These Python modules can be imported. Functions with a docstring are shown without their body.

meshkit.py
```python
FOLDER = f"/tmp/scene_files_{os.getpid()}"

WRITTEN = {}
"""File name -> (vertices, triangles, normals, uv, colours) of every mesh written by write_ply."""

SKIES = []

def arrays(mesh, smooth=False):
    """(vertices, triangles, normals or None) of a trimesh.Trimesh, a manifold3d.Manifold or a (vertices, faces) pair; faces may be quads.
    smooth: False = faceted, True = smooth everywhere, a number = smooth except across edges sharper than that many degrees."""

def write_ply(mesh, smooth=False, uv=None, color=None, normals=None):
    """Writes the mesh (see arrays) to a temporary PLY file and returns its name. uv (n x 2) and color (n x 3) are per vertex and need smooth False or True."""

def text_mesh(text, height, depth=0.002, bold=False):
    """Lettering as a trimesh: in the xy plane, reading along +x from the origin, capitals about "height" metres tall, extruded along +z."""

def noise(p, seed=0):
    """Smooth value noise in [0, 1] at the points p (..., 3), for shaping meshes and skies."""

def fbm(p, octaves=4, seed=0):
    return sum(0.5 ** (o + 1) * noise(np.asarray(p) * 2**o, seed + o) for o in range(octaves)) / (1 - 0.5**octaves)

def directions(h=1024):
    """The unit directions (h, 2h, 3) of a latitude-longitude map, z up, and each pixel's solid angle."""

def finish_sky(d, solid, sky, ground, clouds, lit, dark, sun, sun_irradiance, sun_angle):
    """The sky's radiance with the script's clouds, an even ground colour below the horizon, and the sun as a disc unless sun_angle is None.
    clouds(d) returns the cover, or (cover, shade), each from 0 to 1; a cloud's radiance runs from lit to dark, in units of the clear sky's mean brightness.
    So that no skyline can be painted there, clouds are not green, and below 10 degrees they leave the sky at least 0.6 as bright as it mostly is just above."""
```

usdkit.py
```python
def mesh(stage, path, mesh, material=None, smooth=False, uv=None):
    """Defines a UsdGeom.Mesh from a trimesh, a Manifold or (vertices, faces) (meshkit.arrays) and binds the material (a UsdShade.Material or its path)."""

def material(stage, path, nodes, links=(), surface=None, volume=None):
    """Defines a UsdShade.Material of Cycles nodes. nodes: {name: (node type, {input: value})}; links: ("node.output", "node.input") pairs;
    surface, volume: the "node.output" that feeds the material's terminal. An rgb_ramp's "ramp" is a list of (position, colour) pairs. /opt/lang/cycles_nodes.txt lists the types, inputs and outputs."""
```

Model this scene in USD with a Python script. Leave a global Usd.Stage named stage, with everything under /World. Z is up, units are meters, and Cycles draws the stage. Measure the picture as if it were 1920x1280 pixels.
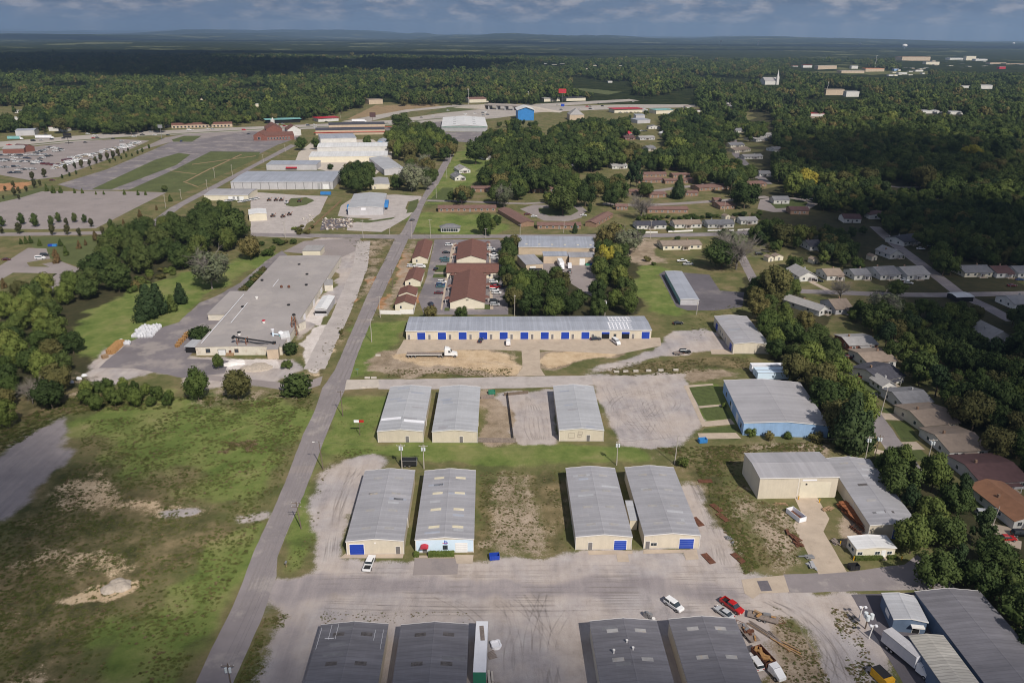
import math, random
import numpy as np, trimesh, usdkit, meshkit
from pxr import Usd, UsdGeom, UsdLux, UsdShade, Gf, Sdf, Vt
from shapely.geometry import Polygon
from PIL import Image, ImageDraw
from scipy.ndimage import gaussian_filter, map_coordinates

stage = Usd.Stage.CreateInMemory()
UsdGeom.SetStageUpAxis(stage, 'Z'); UsdGeom.SetStageMetersPerUnit(stage, 1.0)
stage.SetDefaultPrim(UsdGeom.Xform.Define(stage, '/World').GetPrim())

# ---------------------------------------------------------------- camera (a drone 118 m up), sky, sun, exposure
EXPOSURE = 0.07
HAZE = 5.4e-5
FOC, PITCH, ROLL, CAM_H = 1450.0, math.radians(21.6), 0.0078, 118.0
cp, sp = math.cos(PITCH), math.sin(PITCH)
FW = np.array([0, cp, -sp]); _r = np.array([1.0, 0, 0]); _u = np.array([0, sp, cp])
RT = _r * math.cos(ROLL) + _u * math.sin(ROLL); UP = _u * math.cos(ROLL) - _r * math.sin(ROLL)
EYE = np.array([0, 0, CAM_H])
cam = UsdGeom.Camera.Define(stage, '/World/camera')
cam.CreateHorizontalApertureAttr(36.0); cam.CreateVerticalApertureAttr(24.0); cam.CreateFocalLengthAttr(36.0 * FOC / 1920)
cam.CreateClippingRangeAttr(Gf.Vec2f(1.0, 120000.0)); cam.CreateExposureAttr(EXPOSURE)
cam.AddTransformOp().Set(Gf.Matrix4d(*RT, 0, *UP, 0, *(-FW), 0, *EYE, 1))

SUN_EL, SUN_AZ = math.radians(43.0), math.radians(154.0)
SUN = np.array([math.sin(SUN_AZ) * math.cos(SUN_EL), math.cos(SUN_AZ) * math.cos(SUN_EL), math.sin(SUN_EL)])
LOOKS = '/World/Looks'
def sky_material():
    n = {'tc': ('texture_coordinate', {}), 'sky': ('sky_texture', dict(sky_type='single_scattering', sun_disc=False, sun_elevation=SUN_EL, sun_rotation=SUN_AZ, altitude=100.0, air_density=1.0, aerosol_density=1.0, ozone_density=1.5)),
         'sep': ('separate_xyz', {}), 'zc': ('math', dict(math_type='maximum', value2=0.012)), 'zb': ('math', dict(math_type='add', value2=0.30)),
         'dx': ('math', dict(math_type='divide')), 'dy': ('math', dict(math_type='divide')), 'cv': ('combine_xyz', {}),
         'n1': ('noise_texture', dict(scale=5.0, detail=7.0, roughness=0.55, dimensions='2D')),
         'n2': ('noise_texture', dict(scale=8.0, detail=6.0, roughness=0.6, dimensions='2D')),
         'cov': ('map_range', dict(range_type='smoothstep', from_min=0.36, from_max=0.53, to_min=0.10, to_max=0.95, clamp=True)),
         'cc': ('rgb_ramp', dict(ramp=[(0.36, (1.35, 1.95, 3.3)), (0.46, (2.4, 2.8, 3.9)), (0.54, (4.0, 4.0, 4.7)), (0.64, (6.3, 5.9, 6.2))])),
         'low': ('map_range', dict(range_type='smoothstep', from_min=0.0, from_max=0.30, to_min=0.97, to_max=0.0, clamp=True)),
         'mx': ('mix_color', dict(blend_type='mix')), 'mh': ('mix_color', dict(blend_type='mix', b=(1.65, 2.45, 4.1))),
         'bg': ('background_shader', dict(strength=SKY))}
    l = [('tc.generated', 'sep.vector'), ('sep.z', 'zc.value1'), ('zc.value', 'zb.value1'), ('sep.x', 'dx.value1'), ('zb.value', 'dx.value2'), ('sep.y', 'dy.value1'), ('zb.value', 'dy.value2'),
         ('dx.value', 'cv.x'), ('dy.value', 'cv.y'), ('cv.vector', 'n1.vector'), ('cv.vector', 'n2.vector'), ('n1.fac', 'cov.value'), ('n2.fac', 'cc.fac'),
         ('sep.z', 'low.value'), ('sky.color', 'mh.a'), ('low.result', 'mh.fac'), ('mh.result', 'mx.a'), ('cc.color', 'mx.b'), ('cov.result', 'mx.fac'), ('mx.result', 'bg.color')]
    return usdkit.material(stage, LOOKS + '/sky', n, l, surface='bg.background')
SKY = 0.078
dome = UsdLux.DomeLight.Define(stage, '/World/sky'); dome.CreateIntensityAttr(1.0)
dome.GetPrim().SetCustomDataByKey('kind', 'structure')
UsdShade.MaterialBindingAPI.Apply(dome.GetPrim()).Bind(sky_material())
sun = UsdLux.DistantLight.Define(stage, '/World/sun'); sun.CreateIntensityAttr(1.16); sun.CreateNormalizeAttr(True); sun.CreateAngleAttr(0.5); sun.CreateColorAttr(Gf.Vec3f(1.0, 0.93, 0.83))
_x = np.cross([0, 0, 1.0], SUN); _x /= np.linalg.norm(_x); _y = np.cross(SUN, _x)
sun.AddTransformOp().Set(Gf.Matrix4d(*_x, 0, *_y, 0, *SUN, 0, 0, 0, 300, 1))

# ---------------------------------------------------------------- survey: a point of the photograph to the place on the ground (or on a level z) it shows
def G(x, y, z=0.0):
    d = FW + RT * ((x - 960) / FOC) - UP * ((y - 640) / FOC)
    return EYE + d * ((z - CAM_H) / d[2])
def G2(x, y, z=0.0): return G(x, y, z)[:2]
def PX(p):
    q = np.asarray(p, float) - EYE; w = q @ FW
    return 960 + FOC * (q @ RT) / w, 640 - FOC * (q @ UP) / w
def height_at(b, ytop):
    lo, hi = 0.2, 60.0
    for _ in range(24):
        m = (lo + hi) / 2
        if PX(b + np.array([0, 0, m]))[1] > ytop: lo = m
        else: hi = m
    return lo

# ---------------------------------------------------------------- helpers
used = {}
def fresh(parent, name):
    k = used.setdefault((parent, name), 0); used[(parent, name)] = k + 1
    return f'{parent}/{name}' + (f'_{k:03d}' if k else '')
def tag(p, label=None, cat=None, group=None, kind=None):
    p = p.GetPrim() if hasattr(p, 'GetPrim') else p
    for k, v in (('label', label), ('category', cat), ('group', group), ('kind', kind)):
        if v: p.SetCustomDataByKey(k, v)
    return p
def thing(name, label, cat, loc=(0, 0, 0), rot=0.0, group=None, scale=None, parent='/World', ref=None):
    x = UsdGeom.Xform.Define(stage, fresh(parent, name)); x.AddTranslateOp().Set(Gf.Vec3d(*map(float, loc)))
    if rot: x.AddRotateZOp().Set(math.degrees(rot))
    if scale is not None: x.AddScaleOp().Set(Gf.Vec3f(*map(float, scale)))
    if ref is not None:
        x.GetPrim().GetReferences().AddInternalReference(ref); x.GetPrim().SetInstanceable(True)
    return tag(x, label, cat, group)
def path(p): return p if isinstance(p, str) else str(p.GetPath())
class MB:
    def __init__(s): s.v, s.f, s.n = [], [], 0
    def add(s, v, f):
        v, f = np.asarray(v, float), np.asarray(f, int)
        if f.shape[1] == 4: f = np.vstack([f[:, [0, 1, 2]], f[:, [0, 2, 3]]])
        s.v.append(v); s.f.append(f + s.n); s.n += len(v); return s
    def tm(s, m): return s.add(m.vertices, m.faces)
    def box(s, x0, x1, y0, y1, z0, z1):
        v = [(x, y, z) for z in (z0, z1) for y in (y0, y1) for x in (x0, x1)]
        return s.add(v, [(0, 2, 3, 1), (4, 5, 7, 6), (0, 1, 5, 4), (2, 6, 7, 3), (0, 4, 6, 2), (1, 3, 7, 5)])
    def rbox(s, c, size, ang=0, tilt=0):
        m = trimesh.creation.box(size)
        if tilt: m.apply_transform(trimesh.transformations.rotation_matrix(tilt, [0, 1, 0]))
        if ang: m.apply_transform(trimesh.transformations.rotation_matrix(ang, [0, 0, 1]))
        m.apply_translation(c); return s.tm(m)
    def prism(s, poly, a, b, axis='y'):
        p = np.asarray(poly, float); n = len(p)
        def pts(t): return np.column_stack([p[:, 0], np.full(n, t), p[:, 1]]) if axis == 'y' else (np.column_stack([np.full(n, t), p[:, 0], p[:, 1]]) if axis == 'x' else np.column_stack([p, np.full(n, t)]))
        _, tr = trimesh.creation.triangulate_polygon(Polygon(p), engine='earcut')
        vv, tr = trimesh.creation.triangulate_polygon(Polygon(p), engine='earcut')
        idx = [int(np.argmin(((p - q) ** 2).sum(1))) for q in vv]
        tr = np.array(idx)[tr]
        sides = [(i, (i + 1) % n, n + (i + 1) % n, n + i) for i in range(n)]
        s.add(np.vstack([pts(a), pts(b)]), np.vstack([np.array(sides)[:, [0, 1, 2]], np.array(sides)[:, [0, 2, 3]], tr[:, ::-1], tr + n]))
        return s
    def bar(s, p, q, r, sides=6, r2=None):
        p, q = np.asarray(p, float), np.asarray(q, float); r2 = r if r2 is None else r2
        t = (q - p) / (np.linalg.norm(q - p) + 1e-9); a = np.cross(t, [0, 0, 1.0] if abs(t[2]) < .9 else [1.0, 0, 0]); a /= np.linalg.norm(a); b = np.cross(t, a)
        k = np.arange(sides) * 2 * math.pi / sides; ring = np.cos(k)[:, None] * a + np.sin(k)[:, None] * b
        v = np.vstack([p + ring * r, q + ring * r2, p, q]); f = []
        for i in range(sides):
            j = (i + 1) % sides; f += [(i, j, sides + j), (i, sides + j, sides + i), (2 * sides, j, i), (2 * sides + 1, sides + i, sides + j)]
        return s.add(v, f)
    def hull(s, pts):
        h = trimesh.convex.convex_hull(np.asarray(pts, float)); return s.tm(h)
    def blob(s, c, r, sub=1):
        m = trimesh.creation.icosphere(sub); m.apply_scale(r); m.apply_translation(c); return s.tm(m)
    def build(s, name, mat, parent='/World', smooth=False, fix=True):
        v, f = np.vstack(s.v), np.vstack(s.f)
        m = trimesh.Trimesh(v, f, process=False)
        if fix and len(f) < 4000:
            try: trimesh.repair.fix_normals(m, multibody=True)
            except Exception: pass
        return usdkit.mesh(stage, fresh(path(parent), name), m, mat, smooth=smooth).GetPrim()
def rawmesh(p, v, f, mat, normals=None, primvars=()):
    m = UsdGeom.Mesh.Define(stage, p)
    m.CreatePointsAttr(Vt.Vec3fArray.FromNumpy(np.ascontiguousarray(v, np.float32)))
    m.CreateFaceVertexCountsAttr(Vt.IntArray.FromNumpy(np.full(len(f), 3, np.int32))); m.CreateFaceVertexIndicesAttr(Vt.IntArray.FromNumpy(np.ascontiguousarray(f, np.int32).ravel()))
    m.CreateSubdivisionSchemeAttr('none')
    if normals is not None:
        m.CreateNormalsAttr(Vt.Vec3fArray.FromNumpy(np.ascontiguousarray(normals, np.float32))); m.SetNormalsInterpolation('vertex')
    for name, a in primvars:
        UsdGeom.PrimvarsAPI(m).CreatePrimvar(name, Sdf.ValueTypeNames.Color3fArray, 'vertex').Set(Vt.Vec3fArray.FromNumpy(np.ascontiguousarray(a, np.float32)))
    UsdShade.MaterialBindingAPI.Apply(m.GetPrim()).Bind(mat)
    return m.GetPrim()

# ---------------------------------------------------------------- materials
M = {}
def mat(name, col, rough=0.7, var=0.12, scale=0.35, metal=0.0, spec=0.3, coord='position', bump=0.0, bscale=20.0, dirt=None):
    """one colour with broad and fine unevenness"""
    c = np.array(col); n = {'g': ('geometry', {}), 't': ('texture_coordinate', {}), 'a': ('noise_texture', dict(scale=scale, detail=5.0, roughness=0.65)),
        'r': ('rgb_ramp', dict(ramp=[(0.25, tuple(c * (1 - var * 1.6))), (0.5, tuple(c)), (0.75, tuple(np.minimum(c * (1 + var * 1.4), 0.92)))])),
        'p': ('principled_bsdf', dict(roughness=rough, metallic=metal, specular_ior_level=spec))}
    l = [(('g.position' if coord == 'position' else 't.object'), 'a.vector'), ('a.fac', 'r.fac')]
    out = 'r.color'
    if dirt is not None:
        n['b'] = ('noise_texture', dict(scale=dirt[2], detail=6.0, roughness=0.7)); n['bm'] = ('map_range', dict(range_type='smoothstep', from_min=dirt[3], from_max=dirt[3] + 0.14, to_min=0.0, to_max=dirt[1], clamp=True)); n['bx'] = ('mix_color', dict(blend_type='mix', b=dirt[0]))
        l += [('g.position', 'b.vector'), ('b.fac', 'bm.value'), ('bm.result', 'bx.fac'), (out, 'bx.a')]; out = 'bx.result'
    l.append((out, 'p.base_color'))
    if bump:
        n['bn'] = ('noise_texture', dict(scale=bscale, detail=3.0)); n['bp'] = ('bump', dict(strength=bump, distance=0.05)); l += [('g.position', 'bn.vector'), ('bn.fac', 'bp.height'), ('bp.normal', 'p.normal')]
    M[name] = usdkit.material(stage, f'{LOOKS}/{name}', n, l, surface='p.BSDF'); return M[name]
def sheet_metal(name, col, axis, pitch=0.9, line=0.82, rough=0.5, metal=0.25, stain=0.25, purlin=1.5, var=0.13):
    """ribbed panels: ribs run across AXIS (object space), faint fastener rows across the other, streaks and stains"""
    o = 'y' if axis == 'x' else 'x'; c = np.array(col)
    n = {'t': ('texture_coordinate', {}), 'g': ('geometry', {}), 's': ('separate_xyz', {}),
         'a': ('math', dict(math_type='multiply', value2=1 / pitch)), 'b': ('math', dict(math_type='fraction')), 'c': ('map_range', dict(range_type='smoothstep', from_min=0.0, from_max=0.16, to_min=line, to_max=1.0, clamp=True)),
         'd': ('math', dict(math_type='multiply', value2=1 / purlin)), 'e': ('math', dict(math_type='fraction')), 'f': ('map_range', dict(range_type='linear', from_min=0.0, from_max=0.12, to_min=1.07, to_max=1.0, clamp=True)),
         'pf': ('math', dict(math_type='floor')), 'wn': ('white_noise_texture', dict(dimensions='1D')), 'pv': ('map_range', dict(from_min=0.0, from_max=1.0, to_min=1 - var * 0.6, to_max=1 + var * 0.6, clamp=True)),
         'mp': ('mapping', dict(mapping_type='point', scale=(0.07, 0.5, 0.3) if axis == 'y' else (0.5, 0.07, 0.3))), 'no': ('noise_texture', dict(scale=1.6, detail=6.0, roughness=0.7)),
         'nb': ('noise_texture', dict(scale=0.11, detail=4.0, roughness=0.6)),
         'st': ('map_range', dict(from_min=0.3, from_max=0.72, to_min=1 - stain, to_max=1 + stain * 0.55, clamp=True)), 'sb': ('map_range', dict(from_min=0.3, from_max=0.7, to_min=0.9, to_max=1.08, clamp=True)),
         'm1': ('math', dict(math_type='multiply')), 'm2': ('math', dict(math_type='multiply')), 'm3': ('math', dict(math_type='multiply')), 'm4': ('math', dict(math_type='multiply')),
         'k': ('vector_math', dict(math_type='scale', vector1=tuple(c))), 'p': ('principled_bsdf', dict(roughness=rough, metallic=metal, specular_ior_level=0.4)),
         'bp': ('bump', dict(strength=0.15, distance=0.03))}
    l = [('t.object', 's.vector'), (f's.{axis}', 'a.value1'), ('a.value', 'b.value1'), ('b.value', 'c.value'), (f's.{o}', 'd.value1'), ('d.value', 'e.value1'), ('e.value', 'f.value'),
         ('a.value', 'pf.value1'), ('pf.value', 'wn.w'), ('wn.value', 'pv.value'), ('t.object', 'mp.vector'), ('mp.vector', 'no.vector'), ('g.position', 'nb.vector'), ('no.fac', 'st.value'), ('nb.fac', 'sb.value'),
         ('c.result', 'm1.value1'), ('f.result', 'm1.value2'), ('m1.value', 'm2.value1'), ('pv.result', 'm2.value2'), ('m2.value', 'm3.value1'), ('st.result', 'm3.value2'), ('m3.value', 'm4.value1'), ('sb.result', 'm4.value2'),
         ('m4.value', 'k.scale'), ('k.vector', 'p.base_color'), ('c.result', 'bp.height'), ('bp.normal', 'p.normal')]
    M[name] = usdkit.material(stage, f'{LOOKS}/{name}', n, l, surface='p.BSDF'); return M[name]
for ax in 'xy':
    sheet_metal(f'metal_grey_{ax}', (0.43, 0.435, 0.46), ax, stain=0.06, metal=0.1)
    sheet_metal(f'metal_dark_{ax}', (0.175, 0.17, 0.19), ax, stain=0.22, metal=0.1, line=0.72, purlin=1.7)
    sheet_metal(f'metal_worn_{ax}', (0.345, 0.34, 0.365), ax, stain=0.09, metal=0.1, line=0.82, purlin=1.5)
    sheet_metal(f'metal_white_{ax}', (0.66, 0.66, 0.67), ax, stain=0.07, metal=0.0)
    sheet_metal(f'metal_blue_{ax}', (0.36, 0.38, 0.44), ax, stain=0.10, metal=0.1)
    sheet_metal(f'metal_plain_{ax}', (0.37, 0.36, 0.38), ax, stain=0.04, metal=0.1, line=0.93)
    sheet_metal(f'wall_beige_{ax}', (0.57, 0.51, 0.415), ax, pitch=0.3, line=0.9, metal=0.0, stain=0.07, rough=0.6, purlin=40, var=0.03)
    sheet_metal(f'wall_blue_{ax}', (0.26, 0.40, 0.62), ax, pitch=0.3, line=0.85, metal=0.0, stain=0.1, rough=0.6, purlin=40, var=0.04)
    sheet_metal(f'wall_grey_{ax}', (0.46, 0.45, 0.47), ax, pitch=0.3, line=0.9, metal=0.0, stain=0.08, rough=0.6, purlin=40, var=0.03)
sheet_metal('corrugated_old', (0.50, 0.47, 0.42), 'y', pitch=0.75, line=0.25, stain=0.3, purlin=6)
mat('trim_white', (0.72, 0.70, 0.68), 0.5, 0.05); mat('trim_grey', (0.33, 0.33, 0.34), 0.5, 0.08)
mat('blue_door', (0.018, 0.055, 0.36), 0.42, 0.10); mat('blue_door_line', (0.012, 0.03, 0.17), 0.5, 0.1); mat('blue_pale_line', (0.25, 0.32, 0.55), 0.5, 0.1)
mat('door_grey', (0.17, 0.16, 0.16), 0.5, 0.15); mat('door_white', (0.72, 0.72, 0.72), 0.5, 0.05); mat('dark', (0.012, 0.012, 0.014), 0.8, 0.2)
mat('skylight', (0.62, 0.56, 0.42), 0.4, 0.15); mat('skylight_dim', (0.33, 0.32, 0.32), 0.4, 0.2, dirt=((0.4, 0.33, 0.25), 0.7, 0.8, 0.52)); mat('skylight_dark', (0.10, 0.09, 0.09), 0.4, 0.4, scale=1.5)
mat('white_panel', (0.74, 0.74, 0.78), 0.5, 0.06); mat('wall_slate', (0.10, 0.14, 0.21), 0.6, 0.1); mat('wall_paleblue', (0.56, 0.68, 0.80), 0.6, 0.05); mat('wall_white', (0.56, 0.55, 0.53), 0.7, 0.10)
mat('wall_cream', (0.62, 0.57, 0.46), 0.7, 0.06); mat('wall_tan', (0.46, 0.37, 0.28), 0.8, 0.08); mat('wall_stained', (0.56, 0.52, 0.45), 0.8, 0.10, dirt=((0.3, 0.2, 0.14), 0.5, 0.4, 0.55))
mat('brick_red', (0.19, 0.08, 0.062), 0.85, 0.2, 1.2); mat('brick_brown', (0.25, 0.16, 0.11), 0.85, 0.15, 1.2)
mat('shingle_brown', (0.155, 0.075, 0.06), 0.9, 0.12, 0.6, bump=0.3, bscale=3); mat('shingle_rust', (0.17, 0.10, 0.085), 0.9, 0.14, 0.5); mat('shingle_grey', (0.17, 0.17, 0.185), 0.9, 0.14, 0.6)
mat('shingle_dark', (0.055, 0.055, 0.07), 0.9, 0.2, 0.6); mat('shingle_tan', (0.24, 0.19, 0.155), 0.9, 0.12, 0.6); mat('shingle_pale', (0.30, 0.29, 0.29), 0.9, 0.12, 0.6); mat('shingle_orange', (0.26, 0.13, 0.075), 0.9, 0.12, 0.6); mat('shingle_wine', (0.10, 0.055, 0.055), 0.9, 0.15, 0.5)
mat('roof_membrane', (0.31, 0.285, 0.28), 0.8, 0.10, 0.05, dirt=((0.38, 0.345, 0.33), 0.6, 0.07, 0.5)); mat('red_paint', (0.42, 0.02, 0.02), 0.4, 0.1); mat('red_roof', (0.42, 0.03, 0.05), 0.5, 0.1); mat('orange_paint', (0.75, 0.12, 0.02), 0.5, 0.05)
mat('yellow_paint', (0.62, 0.33, 0.02), 0.5, 0.12, 1.5); mat('green_trim', (0.04, 0.20, 0.13), 0.5, 0.1); mat('teal_trim', (0.20, 0.42, 0.42), 0.5, 0.1); mat('blue_bright', (0.04, 0.20, 0.50), 0.5, 0.08)
mat('glass', (0.035, 0.045, 0.055), 0.08, 0.2, spec=0.6); mat('rust', (0.12, 0.05, 0.03), 0.9, 0.35, 1.3); mat('rust_orange', (0.24, 0.09, 0.04), 0.9, 0.3, 2.0); mat('steel', (0.32, 0.32, 0.33), 0.45, 0.12, metal=0.5); mat('black', (0.02, 0.02, 0.022), 0.6, 0.2)
mat('tyre', (0.018, 0.018, 0.018), 0.9, 0.1); mat('pole_wood', (0.15, 0.115, 0.09), 0.9, 0.15, 1.0); mat('pole_pale', (0.42, 0.38, 0.34), 0.8, 0.1, 1.0); mat('transformer', (0.62, 0.66, 0.68), 0.4, 0.08); mat('wire', (0.05, 0.05, 0.05), 0.6, 0.1)
mat('timber', (0.30, 0.20, 0.12), 0.9, 0.25, 2.0); mat('timber_grey', (0.22, 0.18, 0.16), 0.9, 0.25, 2.0); mat('pallet', (0.36, 0.20, 0.08), 0.9, 0.25, 2.0); mat('bag_white', (0.55, 0.555, 0.59), 0.6, 0.08, 1.2); mat('bark', (0.10, 0.075, 0.055), 0.95, 0.25, 2.0); mat('bark_pale', (0.19, 0.17, 0.15), 0.95, 0.2, 2.0)
mat('sawdust', (0.70, 0.66, 0.64), 0.95, 0.10, 0.8); mat('stone', (0.42, 0.36, 0.30), 0.95, 0.2, 1.5, bump=0.5, bscale=2); mat('kerb', (0.46, 0.42, 0.38), 0.9, 0.1, 0.8)
# flat sheets
mat('asphalt', (0.225, 0.20, 0.205), 0.93, 0.12, 0.10, dirt=((0.34, 0.305, 0.285), 0.6, 0.12, 0.52), bump=0.15, bscale=14)
mat('asphalt_dark', (0.115, 0.105, 0.12), 0.93, 0.16, 0.07, dirt=((0.20, 0.18, 0.18), 0.7, 0.05, 0.52), bump=0.15, bscale=14)
mat('pavement', (0.262, 0.228, 0.222), 0.93, 0.10, 0.05, dirt=((0.17, 0.155, 0.16), 0.55, 0.09, 0.55))
mat('pavement_blue', (0.175, 0.157, 0.168), 0.93, 0.16, 0.04, dirt=((0.30, 0.265, 0.25), 0.8, 0.06, 0.49))
mat('concrete', (0.42, 0.345, 0.275), 0.92, 0.10, 0.25, dirt=((0.30, 0.24, 0.19), 0.55, 0.3, 0.55)); mat('concrete_pale', (0.46, 0.41, 0.36), 0.92, 0.09, 0.3); mat('highway_concrete', (0.37, 0.335, 0.31), 0.92, 0.10, 0.03, dirt=((0.28, 0.255, 0.245), 0.6, 0.02, 0.5))
mat('lawn', (0.072, 0.092, 0.028), 0.95, 0.22, 0.5, bump=0.4, bscale=6); mat('lawn_field', (0.085, 0.10, 0.035), 0.95, 0.2, 0.06, dirt=((0.14, 0.12, 0.06), 0.6, 0.12, 0.58)); mat('brown_field', (0.27, 0.19, 0.11), 0.95, 0.18, 0.02, dirt=((0.15, 0.13, 0.06), 0.7, 0.02, 0.5)); mat('pond_water', (0.012, 0.016, 0.018), 0.12, 0.1, spec=0.5)
mat('gravel_sheet', (0.40, 0.36, 0.345), 0.95, 0.12, 0.15, dirt=((0.27, 0.235, 0.215), 0.5, 0.25, 0.52), bump=0.3, bscale=8)
mat('paint_white', (0.62, 0.60, 0.58), 0.8, 0.2, 1.0)

M['tyre_mark'] = usdkit.material(stage, LOOKS + '/tyre_mark', {'g': ('geometry', {}), 'a': ('noise_texture', dict(scale=0.10, detail=4.0, roughness=0.6)), 'k': ('map_range', dict(range_type='smoothstep', from_min=0.38, from_max=0.66, to_min=0.0, to_max=0.24, clamp=True)), 'p': ('principled_bsdf', dict(base_color=(0.30, 0.268, 0.25), roughness=0.95, specular_ior_level=0.1)), 't': ('transparent_bsdf', {}), 'x': ('mix_closure', {})}, [('g.position', 'a.vector'), ('a.fac', 'k.value'), ('k.result', 'x.fac'), ('t.BSDF', 'x.closure1'), ('p.BSDF', 'x.closure2')], surface='x.closure')
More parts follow.
